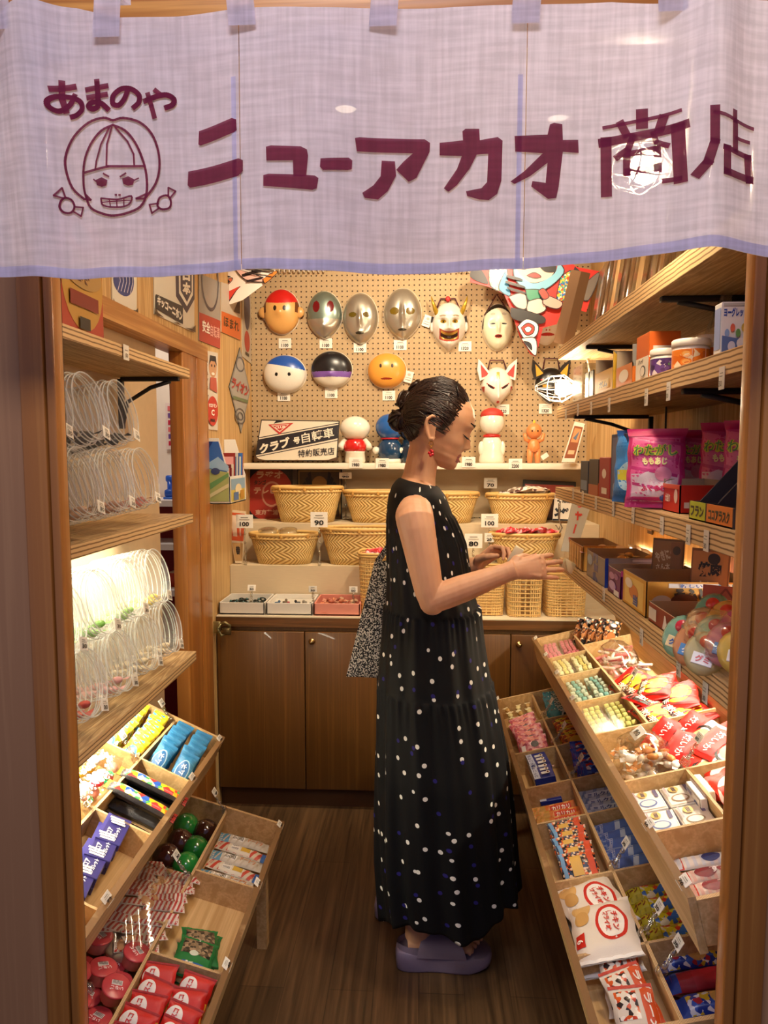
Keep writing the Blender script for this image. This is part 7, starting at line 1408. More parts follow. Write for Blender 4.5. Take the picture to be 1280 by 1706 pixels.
# ring-shaped clear sweets containers in a big clear bag
rc = ['7ab8a0', 'e8b050', 'e0708a', 'e88a50', 'f0c8a0', 'a8d8b8', 'e89aa8', 'e8c860', '8ac8b8', 'e8a070', 'd8d0a0']
def milky(c):
    k = ('milky', c)
    if k not in MATS:
        m, nt, b = newmat('milky_plastic_' + c); setp(b, .15); b.inputs['Base Color'].default_value = (*lin(c), 1); tr = nt.nodes.new('ShaderNodeBsdfTransparent'); mx = nt.nodes.new('ShaderNodeMixShader'); mx.inputs[0].default_value = .62
        nt.links.new(tr.outputs[0], mx.inputs[1]); nt.links.new(b.outputs[0], mx.inputs[2]); nt.links.new(mx.outputs[0], nt.nodes['Material Output'].inputs[0]); MATS[k] = m
    return MATS[k]
for k in range(11):
    i, j = k % 4, k // 4; c = rc[k]
    t = thing('ring_sweet_case', 'clear figure-eight sweets case with %s filling, %s of the heap' % (['mint', 'amber', 'rose', 'orange', 'peach', 'pale mint', 'pink', 'yellow', 'aqua', 'apricot', 'straw'][k], ['top far', 'top middle', 'top near', 'top end', 'middle far', 'middle centre', 'middle near', 'middle end', 'bottom far', 'bottom centre', 'bottom near'][k]), 'sweets case', (FX - .004 + .028 * (2 - j), PX(1136 + 21 * i + 8 * (j % 2), 1100, FX).y, Z4 + .028 + .022 * (2 - j)), (R(66 - 6 * i), R(10), R(-50 + 8 * k % 30)))
    mb = MB(); mb.lathe([(.0, -.012), (.026, -.01), (.034, 0), (.026, .01), (0, .012)], milky(c), 20, cap=False, X=S(1, 1.25, 1)); mb.obj('case', t)
    mb = MB(); mb.lathe([(0, .004), (.014, .008), (.012, .013), (0, .014)], M(['d83a2c', 'd8402c', 'c82a4a'][k % 3], .3), 14, X=T(0, .018, 0)); mb.obj('red_sweet', t)
    mb = MB(); mb.bbox((0, -.016, .011), (.034, .022, .002), ink(['4a8ac8', 'e8e8e8', 'f0e0b0'][k % 3]), .004, 1); f = lambda u, v, ly: ((u - .5) * .034, -.016 + (v - .5) * .022, .0122 + .0004 * ly); shapes_to(mb, [('text', 'グミ', .5, .5, .7, .6, ['f4f0e8', 'c83a3a', '2a5ab0'][k % 3], 0, .05)], f, 1.5); mb.obj('label', t)
mb = MB(); yc = PX(1165, 1085, FX).y
mb.ball((0, 0, 0), (.05, .10, .05), clear('bag', 'fbfaf8', .3), 26, 14, None, lambda d: 1 + .06 * math.sin(d.y * 14 + d.z * 9)); tag(mb.obj('plastic_bag', None, (FX + .03, yc, Z4 + .047)), 'clear bag around the heap of round sweets cases by the entrance post', 'plastic bag')
# shelf-edge labels
def edge_label(u, v, x, wh, k, txt='30'):
    p = PX(u, v, x - .002); mb = MB(); mb.bbox((0, 0, 0), (.001, .022, .038), ink('e2dccf'), .0003, 1); face_shapes(mb, (0, 0, 0), (.001, .022, .038), '-x', [('rect', .2, .7, .8, .74, '8a8478'), ('rect', .2, .56, .8, .6, '8a8478'), ('text', txt, .5, .26, .5, .26, '221e1a')])
    o = mb.obj('shelf_label', None, p); tag(o, 'white price label on the edge of the %s, %s' % (wh, k), 'shelf label')
for (wh, lst) in (('bottle shelf', ((943, 690, 'at its far end'), (963, 683, 'below the clear case'), (985, 680, 'below the yellow carton'), (1015, 675, 'below the orange and grey carton'), (1077, 662, 'below the sketch carton'), (1114, 652, 'below the grape bottle'), (1203, 630, 'below the yoghurt boxes'))),
                  ('pink bag shelf', ((955, 823, 'at its far end'), (971, 828, 'below the dark blue carton'), (993, 838, 'below the black carton'), (1022, 848, 'below the navy carton'), (1055, 859, 'below the blue bag'), (1103, 876, 'below the red carton'), (1147, 891, 'below the lime-front carton'), (1177, 901, 'below the orange-front carton'))),
                  ('lowest right shelf', ((1006, 990, 'below the grey carton'), (1069, 1061, 'below the red-brown carton'), (1131, 1111, 'below the round sweets cases'), (1175, 1154, 'nearest the entrance')))):
    for u, v, k in lst: edge_label(u, v, FX, wh, k)
# hanging hooks and scissors between the shelves
mb = MB(); p = PX(990, 870, .56)
mb.tube([(0, 0, .09), (0, 0, .02), (.01, 0, 0), (0, -.012, -.02), (-.01, 0, -.005)], .0025, M('a8a49c', .25, .9), 6); mb.tube([(.0, -.02, .08), (.0, -.02, .01), (.008, -.03, -.012), (-.002, -.034, -.03)], .0025, M('a8a49c', .25, .9), 6)
tag(mb.obj('metal_hook', None, (FX + .004, 2.60, Z3 - .135)), 'bent metal hooks hanging under the far end of the pink bag shelf', 'hook')
mb = MB(); mb.bbox((0, 0, 0), (.004, .05, .12), ink('3a2418'), .001, 1); face_shapes(mb, (0, 0, 0), (.004, .05, .12), '-x', [('rect', .1, .1, .9, .5, 'b8842c'), ('text', '辛口', .5, .7, .6, .24, 'e8c860', 0, .05)])
tag(mb.obj('paper_strip', None, (.795, 2.45, 1.26)), 'small dark and gold paper strip pinned to the right wall', 'paper strip')
mb = MB(); mb.tube([(0, 0, .1), (.004, -.01, .03), (.0, -.016, -.03), (.004, -.01, -.08)], .004, WHITE, 6); tag(mb.obj('power_cable', None, (.74, 1.62, 1.18)), 'white cable hanging beside the lowest right shelf', 'cable')
# ================================================================== THE PERSON
PYC = 1.97
EAR = PY(722, 718, PYC); TILT = R(20)
def HL(x, y, z):
    """head frame (x ahead, y towards her left, z up) to the room"""
    c, s = math.cos(TILT), math.sin(TILT); return Vector((EAR.x + x * c + z * s, PYC + y, EAR.z - x * s + z * c))
def it(tab, z):
    if z <= tab[0][0]: return tab[0][1]
    for (a, b), (c, d) in zip(tab[:-1], tab[1:]):
        if z <= c: k = (z - a) / (c - a); k = k * k * (3 - 2 * k) * .5 + k * .5; return b + (d - b) * k
    return tab[-1][1]
XF = [(-.088, .078), (-.082, .089), (-.068, .0945), (-.055, .094), (-.047, .093), (-.037, .095), (-.0235, .096), (-.01, .097), (.005, .098), (.0176, .0985), (.03, .1), (.0465, .104), (.068, .0995), (.088, .09), (.1027, .077), (.118, .045), (.128, .005)]
XB = [(-.088, .05), (-.082, .035), (-.07, .005), (-.055, -.02), (-.045, -.045), (-.03, -.062), (0, -.08), (.03, -.09), (.06, -.09), (.09, -.078), (.115, -.045), (.128, -.005)]
HW = [(-.088, .012), (-.082, .022), (-.07, .036), (-.05, .050), (-.03, .057), (0, .0655), (.03, .0705), (.06, .0725), (.09, .064), (.115, .04), (.128, .004)]
NOSE = [(-.03, 0), (-.0235, .004), (-.018, .013), (-.0105, .0195), (-.004, .0165), (.005, .0115), (.0176, .0045), (.03, .001), (.04, 0)]
NSIG = [(-.03, .012), (-.018, .0135), (-.008, .0115), (.005, .008), (.03, .007)]
def face_bump(y, z):
    b = it(NOSE, z) * math.exp(-(y / it(NSIG, z)) ** 2) if -.03 < z < .04 else 0
    g = lambda yy, zz, sy, sz: math.exp(-((abs(y) - yy) / sy) ** 2 - ((z - zz) / sz) ** 2)
    b += .0048 * math.exp(-(y / .021) ** 2 - ((z + .040) / .0055) ** 2) + .005 * math.exp(-(y / .018) ** 2 - ((z + .0535) / .006) ** 2) - .0012 * math.exp(-(y / .024) ** 2 - ((z + .047) / .0022) ** 2)
    b += -.011 * g(.031, .021, .015, .011) + .007 * g(.031, .017, .012, .0075) + .003 * g(.03, .043, .018, .006) + .005 * g(.044, -.012, .016, .014) + .003 * math.exp(-(y / .016) ** 2 - ((z + .078) / .01) ** 2)
    b += .006 * g(.0125, -.016, .005, .005)
    return b
bb = MB(); SKIN0 = M('c08a68', .5)
nz, na = 90, 96; vs = []
for i in range(nz):
    z = -.088 + .216 * i / (nz - 1); xf, xb, hw = it(XF, z), it(XB, z), it(HW, z); cx, rx = (xf + xb) / 2, (xf - xb) / 2
    for k in range(na):
        a = 2 * math.pi * k / na; c, s = math.cos(a), math.sin(a); p = .86 if c > 0 else 1.0
        x = cx + rx * math.copysign(abs(c) ** (p if abs(c) > .01 else 1), c); y = hw * math.copysign(abs(s) ** .95, s)
        if c > 0: x += face_bump(y, z) * min(1, c * 2.2)
        vs.append(HL(x, y, z))
fs = [(i * na + k, i * na + (k + 1) % na, (i + 1) * na + (k + 1) % na, (i + 1) * na + k) for i in range(nz - 1) for k in range(na)] + [tuple(range(na))[::-1], tuple((nz - 1) * na + k for k in range(na))]
bb.add(vs, fs, SKIN0, True)
for q in (-1, 1):   # ears
    yy = q * .074
    pts = [HL(.009, yy - q * .002, -.027), HL(-.004, yy + q * .004, -.026), HL(-.016, yy + q * .009, -.012), HL(-.026, yy + q * .013, .006), HL(-.027, yy + q * .014, .022), HL(-.017, yy + q * .011, .034), HL(-.002, yy + q * .006, .036), HL(.008, yy + q * .002, .026), HL(.010, yy, .012)]
    bb.tube(pts, [.004, .0052, .005, .0048, .0048, .0048, .0046, .0042, .004], SKIN0, 8)
    bb.tube([HL(.004, yy + q * .0005, -.024), HL(-.005, yy + q * .004, -.008), HL(-.010, yy + q * .006, .01), HL(-.006, yy + q * .005, .026)], [(.010, .003), (.013, .003), (.016, .003), (.012, .003)], SKIN0, 8, up=HL(1, 0, 0) - HL(0, 0, 0))
    bb.ball(tuple(HL(.004, yy + q * .002, -.024)), .0065, SKIN0, 10, 8)
n0, n1, n2, n3 = HL(-.012, 0, -.02), PY(707, 748, PYC), PY(699, 792, PYC), PY(691, 835, PYC)
bb.tube([n0, n1, n2, n3], [(.05, .05), (.043, .045), (.046, .05), (.06, .075)], SKIN0, 20, up=(1, 0, 0))
bb.tube([(-.015, PYC, 1.41), (-.018, PYC, 1.375), (-.012, PYC, 1.33), (.005, PYC, 1.24), (.01, PYC, 1.1), (.015, PYC, .95), (.02, PYC, .82)], [(.04, .05), (.062, .115), (.074, .135), (.09, .125), (.08, .11), (.1, .15), (.1, .16)], SKIN0, 24, up=(1, 0, 0))
SN, EN, WN = PY(690, 858, 1.815), PY(718, 1000, 1.785), PY(852, 951, 1.79)
def mix(a, b, k): return a + (b - a) * k
bb.tube([Vector((-.012, 1.90, 1.33)), Vector((-.014, 1.863, 1.334)), Vector((-.017, 1.834, 1.322)), mix(SN, EN, .06), mix(SN, EN, .16), mix(SN, EN, .35), mix(SN, EN, .65), mix(SN, EN, .9), EN + Vector((.004, 0, -.004))], [.036, .043, .0485, .050, .0485, .0455, .0415, .0375, .034], SKIN0, 18)
bb.ball((-.0175, 1.828, 1.314), .0505, SKIN0, 20, 14)
bb.ball(tuple(EN + Vector((.004, 0, -.004))), (.035, .034, .035), SKIN0)
bb.tube([EN + Vector((-.004, 0, -.004)), mix(EN, WN, .16), mix(EN, WN, .4), mix(EN, WN, .7), mix(EN, WN, .92), WN + (WN - EN) * .05], [(.033, .034), (.037, .036), (.036, .034), (.030, .029), (.0255, .022), (.026, .02)], SKIN0, 18)
SFR, EFR, WFR = Vector((-.012, 2.125, 1.335)), Vector((.03, 2.16, 1.10)), PY(796, 941, 2.07)
bb.tube([Vector((-.012, 2.05, 1.365)), SFR, mix(SFR, EFR, .5), EFR], [.045, .05, .042, .034], SKIN0, 16)
bb.tube([EFR, mix(EFR, WFR, .3), mix(EFR, WFR, .7), WFR + (WFR - EFR) * .05], [.034, .036, .029, .0235], SKIN0, 16)
def hand(W_, fwd, side, curls, thumb, lens=(.074, .083, .077, .060), spread=(4, 1, -2, -6), sc=1.0):
    fwd = fwd.normalized(); side = (side - fwd * side.dot(fwd)).normalized(); nr = side.cross(fwd) if thumb[3] > 0 else fwd.cross(side)   # nr: back of the hand
    P_ = lambda f, s, n_: W_ + (fwd * f + side * s + nr * n_) * sc
    bb.tube([P_(-.02, 0, 0), P_(.012, .001, .001), P_(.04, .002, .003), P_(.068, .002, .004), P_(.09, .001, .001)], [(.019 * sc, .022 * sc), (.017 * sc, .0255 * sc), (.0155 * sc, .031 * sc), (.0145 * sc, .0345 * sc), (.010 * sc, .033 * sc)], SKIN0, 18, up=nr)
    tips = []
    for (so, fo), L, cu, sp_ in zip(((.0262, .084), (.0088, .09), (-.0088, .086), (-.0252, .077)), lens, curls, spread):
        p = P_(fo - .014, so, .001); d = (fwd * math.cos(R(sp_)) + side * math.sin(R(sp_))).normalized(); pts = [p]; ang = 0
        for ln, ca in zip((.014 / L, .44, .31, .25), (0, *cu)):
            ang += ca; dd = d * math.cos(R(ang)) - nr * math.sin(R(ang)); mid = pts[-1] + dd * (ln * L * sc * .5); pts += [mid, pts[-1] + dd * (ln * L * sc)]
        bb.tube([P_(.018, so * .35, .0115), P_(.05, so * .75, .0125), P_(fo - .006, so, .0105)], [.003 * sc, .0042 * sc, .0062 * sc], SKIN0, 8)
        r0 = .0080 * sc if L > .061 else .0070 * sc
        bb.tube(pts, [r0 * 1.05, r0 * 1.05, r0 * 1.02, r0 * .9, r0 * .98, r0 * .85, r0 * .9, r0 * .8, r0 * .62], SKIN0, 12); bb.ball(tuple(pts[-1]), r0 * .68, SKIN0, 10, 8); tips.append((pts[-1], dd, nr, side))
    a, b, c = P_(.02, .026, -.004), None, None; t1, t2 = thumb[0], thumb[1]
    d1 = (fwd * t1[0] + side * t1[1] + nr * t1[2]).normalized(); d2 = (fwd * t2[0] + side * t2[1] + nr * t2[2]).normalized()
    b = a + d1 * .042 * sc; c = b + d2 * .034 * sc
    bb.tube([P_(.0, .008, -.004), a, mix(a, b, .5), b, mix(b, c, .5), c], [.016 * sc, .0165 * sc, .0125 * sc, .0105 * sc, .0105 * sc, .007 * sc], SKIN0, 12); bb.ball(tuple(c), .0075 * sc, SKIN0, 10, 8)
    return tips, c
nf = PY(941, 940, 1.83) - WN
tipsN, thN = hand(WN + nf.normalized() * .004, nf, Vector((.1, .35, 1.0)), [(20, 30, 20), (12, 22, 16), (10, 18, 14), (8, 18, 14)], ((.7, .25, -.65), (.9, -.15, -.35), 0, -1), sc=.98)
ff = PY(842, 909, 2.05) - WFR
tipsF, thF = hand(WFR, ff, Vector((-.3, -.75, .75)), [(48, 50, 30), (46, 54, 34), (44, 56, 36), (44, 54, 36)], ((.75, .35, -.55), (.9, -.1, -.5), 0, 1), sc=.92)
# legs and feet
FEET = ((-.055, 1.905, 4), (-.13, 2.12, -3))
for fx, fy, fa in FEET:
    c, s = math.cos(R(fa)), math.sin(R(fa)); Q = lambda x, y, z: Vector((fx + x * c - y * s, fy + x * s + y * c, z))
    bb.tube([Vector((.0, (fy + PYC * 2) / 3, .84)), Q(.06, 0, .5), Q(.045, 0, .3), Q(.05, 0, .15), Q(.048, 0, .085)], [(.08, .075), (.055, .055), (.05, .05), (.034, .033), (.034, .03)], SKIN0, 18, up=(1, 0, 0))
    bb.tube([Q(.022, 0, .07), Q(.06, 0, .075), Q(.12, 0, .07), Q(.175, 0, .062), Q(.205, .003, .058)], [(.026, .03), (.03, .032), (.024, .036), (.015, .04), (.012, .038)], SKIN0, 16, up=(0, 0, 1))
    m_ = 1 if fy < PYC else -1
    for k in range(5): bb.tube([Q(.2, m_ * (.028 - .0145 * k), .059), Q(.226 - .008 * k, m_ * (.03 - .0155 * k), .057), Q(.244 - .011 * k, m_ * (.03 - .0155 * k), .053)], [.0105 - .0008 * k, .0095 - .0008 * k, .0065], SKIN0, 10)
person = thing('person', 'person in a long black polka-dot dress reaching for sweets at the right shelves', 'person', (0, PYC, 0))
def remesh(mb, vox, it_, fac=.5):
    o = link('tmp', mb.mesh('tmp')); m1 = o.modifiers.new('r', 'REMESH'); m1.mode = 'VOXEL'; m1.voxel_size = vox; m1.use_smooth_shade = True
    m2 = o.modifiers.new('s', 'SMOOTH'); m2.factor = fac; m2.iterations = it_
    dg = bpy.context.evaluated_depsgraph_get(); me = bpy.data.meshes.new_from_object(o.evaluated_get(dg)); bpy.data.objects.remove(o); return me
def skin_mat():
    m, nt, b = newmat('skin'); setp(b, .48, 0, .4); b.inputs['Subsurface Weight'].default_value = .12; b.inputs['Subsurface Radius'].default_value = (.01, .004, .002); b.inputs['Subsurface Scale'].default_value = .6
    n = nt.nodes.new('ShaderNodeTexNoise'); n.inputs['Scale'].default_value = 26; n.inputs['Detail'].default_value = 4
    r = nt.nodes.new('ShaderNodeValToRGB'); r.color_ramp.elements[0].color = (*lin('d39b74'), 1); r.color_ramp.elements[1].color = (*lin('e5b48f'), 1); nt.links.new(n.outputs['Fac'], r.inputs[0]); nt.links.new(r.outputs[0], b.inputs['Base Color'])
    n2 = nt.nodes.new('ShaderNodeTexNoise'); n2.inputs['Scale'].default_value = 220; bp = nt.nodes.new('ShaderNodeBump'); bp.inputs['Strength'].default_value = .12; bp.inputs['Distance'].default_value = .001; nt.links.new(n2.outputs['Fac'], bp.inputs['Height']); nt.links.new(bp.outputs[0], b.inputs['Normal'])
    return m
me = remesh(bb, .0021, 3); me.materials.clear(); me.materials.append(skin_mat()); me.materials.append(M('a8524a', .5)); me.materials.append(M('6a2a2a', .7))
cu, su = math.cos(TILT), math.sin(TILT); n_ = len(me.polygons); ctr = np.empty(n_ * 3, np.float32); me.polygons.foreach_get('center', ctr); ctr = ctr.reshape(-1, 3)
dx, dz = ctr[:, 0] - EAR.x, ctr[:, 2] - EAR.z; hx, hz, hy = dx * cu - dz * su, dx * su + dz * cu, ctr[:, 1] - PYC
mi = np.zeros(n_, np.int32); ay = np.abs(hy)
lip = (hx > .08) & (hz > -.063 + 6 * ay ** 2) & (hz < -.0335 - 12 * ay ** 2 + .002) & (ay < .025); mi[lip] = 1
mi[lip & (np.abs(hz + .047 - 4 * ay ** 2) < .0011)] = 2
me.polygons.foreach_set('material_index', mi); me.polygons.foreach_set('use_smooth', np.ones(n_, bool))
INV = T(0, -PYC, 0)
body = link('body', me, person, (0, -PYC, 0))
def pchild(mb, name, parent=None): o = mb.obj(name, parent or person); o.location = (0, -PYC, 0) if parent is None else (0, 0, 0); return o
DARK = M('1c120e', .5)
for q in (-1, 1):
    mb = MB(); mb.tube([HL(.076, q * .047, .047), HL(.091, q * .038, .053), HL(.101, q * .026, .051), HL(.1045, q * .016, .047)], [.0008, .0022, .0024, .0012], DARK, 6); o = pchild(mb, 'eyebrow')
    mb = MB(); mb.tube([HL(.080, q * .0455, .0175), HL(.0895, q * .040, .0135), HL(.0965, q * .031, .0115), HL(.0985, q * .021, .0135)], [.0008, .002, .0022, .001], DARK, 6)
    for k in range(7): p = .15 + .12 * k; y = .046 - .022 * p; mb.tube([HL(.083 + .015 * p, q * y, .014 - .002 * p), HL(.091 + .018 * p, q * (y + .003), .0085), ], [.0007, .0003], DARK, 4)
    pchild(mb, 'eyelashes')
# ---- hair
HAIR = bpy.data.materials.new('hair'); HAIR.use_nodes = True; nt = HAIR.node_tree; b = nt.nodes['Principled BSDF']; setp(b, .38, 0, .5)
n = nt.nodes.new('ShaderNodeTexNoise'); n.inputs['Scale'].default_value = 60; r = nt.nodes.new('ShaderNodeValToRGB'); r.color_ramp.elements[0].color = (*lin('1a100b'), 1); r.color_ramp.elements[1].color = (*lin('3a241a'), 1); nt.links.new(n.outputs['Fac'], r.inputs[0]); nt.links.new(r.outputs[0], b.inputs['Base Color'])
HC = Vector((-.008, 0, .042))
def hsurf(d, lift=0.0):
    rx = .097 if d.x < 0 else .093; rz = .108 if d.z > 0 else .105
    k = 1 / math.sqrt((d.x / rx) ** 2 + (d.y / .083) ** 2 + (d.z / rz) ** 2); return HC + d * (k + lift)
def hzmin(x): return .004 + 1.72 * (x - .028) if x > .028 else .002 if x > .0165 else .036 if x > -.034 else max(-.068, -.032 + 2.2 * (x + .034))
mb = MB(); hv = {}; nu, nv = 120, 70; pts = []
for j in range(nv + 1):
    for i in range(nu):
        a, e = 2 * math.pi * i / nu, math.pi * (j / nv - .5); d = Vector((math.cos(e) * math.cos(a), math.cos(e) * math.sin(a), math.sin(e)))
        w = math.atan2(d.z * 1.0 + .2, abs(d.y) + .02) ; pts.append((d, hsurf(d, .0022 * math.sin(w * 90) * .6 + .0012 * math.sin(w * 163 + d.x * 9))))
keep = [p.z > hzmin(p.x) - .004 for _, p in pts]
vs = []; 
for (d, p), k in zip(pts, keep):
    m_ = p.z - hzmin(p.x); q = max(0, min(1, m_ / .02)); p = HC + (p - HC) * (.90 + .10 * math.sqrt(q)); vs.append(HL(*p))
fs = [(j * nu + i, j * nu + (i + 1) % nu, (j + 1) * nu + (i + 1) % nu, (j + 1) * nu + i) for j in range(nv) for i in range(nu)]
fs = [f for f in fs if all(keep[v] for v in f)]; mb.add(vs, fs, HAIR, True)
BUN = Vector((-.088, 0, .012)); rnd = random.Random(5)
for k in range(300):   # swept-back locks from the hairline to the knot
    q = rnd.choice((-1, 1)); u = rnd.random(); x = .085 - .13 * u; z0 = hzmin(x) + rnd.uniform(.006, .05 if u < .5 else .03); y = 1
    d0 = Vector((x - HC.x, 0, z0 - HC.z)); yy = math.sqrt(max(.0004, 1 - (d0.x / .095) ** 2 - (d0.z / .107) ** 2)) * .083; d0.y = q * yy * rnd.uniform(.55, 1); d0.normalize()
    d1 = (BUN + Vector((rnd.uniform(-.01, .02), q * rnd.uniform(0, .03), rnd.uniform(-.02, .03))) - HC).normalized(); ln = []
    for i in range(9):
        t_ = i / 8; d = d0.lerp(d1, t_); d.z += .28 * math.sin(math.pi * t_) * (1 - .6 * u); d.normalize(); ln.append(HL(*hsurf(d, .0002 + .0018 * math.sin(math.pi * t_) + .0006 * math.sin(t_ * 9 + k))))
    w = rnd.uniform(.0009, .0020); mb.tube(ln, [w * .3] + [w] * 7 + [w * .5], HAIR, 5)
for k in range(8):   # fine loose hairs at the nape and temple
    x = rnd.uniform(-.05, .03); p = Vector((x, -.055, hzmin(x) + .004)); mb.tube([HL(*p), HL(p.x - .012, -.058, p.z - .01), HL(p.x - .02, -.05, p.z - .024)], [.0009, .0008, .0003], HAIR, 4)
pchild(mb, 'hair')
mb = MB()
for c0, rr, nn in ((Vector((-.094, 0, -.004)), .037, 22), (Vector((-.099, 0, .052)), .031, 18), (Vector((-.082, 0, .094)), .023, 10)):
    mb.ball(tuple(HL(*c0)), rr * .8, HAIR, 14, 10)
    for k in range(nn):
        ax = Vector((rnd.uniform(-1, 1), rnd.uniform(-1, 1), rnd.uniform(-1, 1))).normalized(); e1 = ax.orthogonal().normalized(); e2 = ax.cross(e1); off = ax * rnd.uniform(-.4, .5) * rr; r_ = rr * rnd.uniform(.75, 1.05); ph = rnd.random() * 6
        ln = [HL(*(c0 + off + (e1 * math.cos(ph + 4.6 * i / 12) + e2 * math.sin(ph + 4.6 * i / 12)) * r_ * (1 - .03 * i))) for i in range(13)]
        w = rnd.uniform(.003, .0055); mb.tube(ln, [w * .5] + [w] * 10 + [w * .7, w * .3], HAIR, 6)
pchild(mb, 'hair_bun')
mb = MB(); mb.tube([HL(*hsurf(Vector((.45, -.72, .75)).normalized(), .006)), HL(*hsurf(Vector((.30, -.55, 1)).normalized(), .007)), HL(*hsurf(Vector((.22, -.15, 1)).normalized(), .007)), HL(*hsurf(Vector((.22, .3, 1)).normalized(), .007))], .0018, M('141216', .15), 6); pchild(mb, 'headband')
mb = MB(); e0 = HL(.004, -.0785, -.031); G = M('c8983c', .2, 1); mb.tube([e0 + Vector((.006 * math.cos(k * .63), 0, .006 * math.sin(k * .63) - .006)) for k in range(10)], .0011, G, 6, closed=True); mb.tube([e0 + Vector((0, 0, -.012)), e0 + Vector((.0, 0, -.024))], .0012, G, 6)
for k in range(5): mb.ball(tuple(e0 + Vector((.005 * math.sin(k * 2.4), .002 * math.cos(k), -.024 - .0035 * k))), .0042, M('c81e2c', .25), 10, 8)
pchild(mb, 'earring')
# ---- dress
LV = [  # z back, z front, x back, x front, half width, z lift at the shoulder line
(1.411, 1.387, -.058, .046, .056, .0), (1.410, 1.382, -.064, .052, .082, .002), (1.402, 1.374, -.073, .058, .112, -.002), (1.388, 1.364, -.083, .066, .138, -.010), (1.362, 1.342, -.092, .076, .145, -.016), (1.33, 1.31, -.097, .088, .141, -.012), (1.27, 1.262, -.098, .112, .130, 0), (1.225, 1.225, -.098, .126, .137, 0), (1.127, 1.127, -.097, .141, .150, 0), (1.06, 1.06, -.100, .158, .158, 0), (1.046, 1.046, -.1005, .162, .160, 0),
    (1.038, 1.038, -.106, .170, .168, 0), (.95, .95, -.114, .182, .184, 0), (.877, .877, -.119, .193, .196, 0), (.832, .832, -.122, .201, .202, 0), (.822, .822, -.124, .206, .207, 0), (.70, .70, -.127, .232, .222, 0), (.603, .603, -.128, .249, .232, 0), (.45, .45, -.128, .268, .232, 0), (.30, .30, -.126, .281, .228, 0), (0, 0, -.112, .292, .222, 0)]
def hem_z(a):
    c, s = math.cos(a), math.sin(a)      # a=0 front (+x), a=-pi/2 towards the camera
    tab = [(-180, .10), (-150, .16), (-120, .205), (-100, .205), (-85, .185), (-72, .185), (-58, .225), (-45, .24), (-25, .22), (0, .21), (40, .20), (80, .15), (120, .12), (180, .10)]
    return it(tab, math.degrees(math.atan2(s, c)))
NA = 240; rows = []; SUBR = []
def lvl(k, f):
    A, B = LV[k], LV[min(k + 1, len(LV) - 1)]; return [A[i] + (B[i] - A[i]) * f for i in range(6)]
for k in range(len(LV) - 1):
    ns = 4 if LV[k][0] - LV[k + 1][0] > .03 else 2
    if k == len(LV) - 2: ns = 12
    if LV[k][0] - LV[k + 1][0] > .1 and k < len(LV) - 2: ns = 7
    for s_ in range(ns): SUBR.append((k, s_ / ns))
SUBR.append((len(LV) - 2, 1.0)); vs = []; uvs = []
for k, f in SUBR:
    L_ = lvl(k, f)
    for i in range(NA):
        a = 2 * math.pi * i / NA - math.pi; c, s = math.cos(a), math.sin(a); zb, zf, xb, xf, hw, lf = L_
        z = zb + (zf - zb) * (c + 1) / 2 + lf * (1 - abs(c)) ** 1.0 if k < len(LV) - 2 else .30 + (hem_z(a) - .30) * f
        sk = max(0, min(1, (1.05 - z) / .9)); pl = 0
        if z < 1.045:
            g1 = math.exp(-max(0, (1.04 - z)) / .05); g2 = math.exp(-max(0, (.823 - z)) / .06) if z < .826 else 0
            pl = (.0035 * (g1 + g2)) * math.sin(a * 46 + 2 * math.sin(a * 5)) + (.003 + .010 * sk) * (math.sin(a * 13 + 1.2 + .8 * math.sin(z * 5)) * .6 + math.sin(a * 21 + z * 2.5 + .7) * .35)
        elif z > 1.3: pl = 0
        else: pl = .002 * math.sin(a * 17 + z * 12) + (.003 * max(0, math.sin(a * 40)) if abs(a + .35) < .5 and z > 1.08 else 0)
        p = .92 if z < 1.2 else 1.0
        X_ = (xb + xf) / 2 + ((xf - xb) / 2 + pl) * math.copysign(abs(c) ** p, c); Y_ = (hw + pl) * math.copysign(abs(s) ** p, s)
        vs.append((X_, PYC + Y_, z)); uvs.append((a * .2, z))
nr_ = len(SUBR); fs = [(r * NA + i, (r + 1) * NA + i, (r + 1) * NA + (i + 1) % NA, r * NA + (i + 1) % NA) for r in range(nr_ - 1) for i in range(NA)]
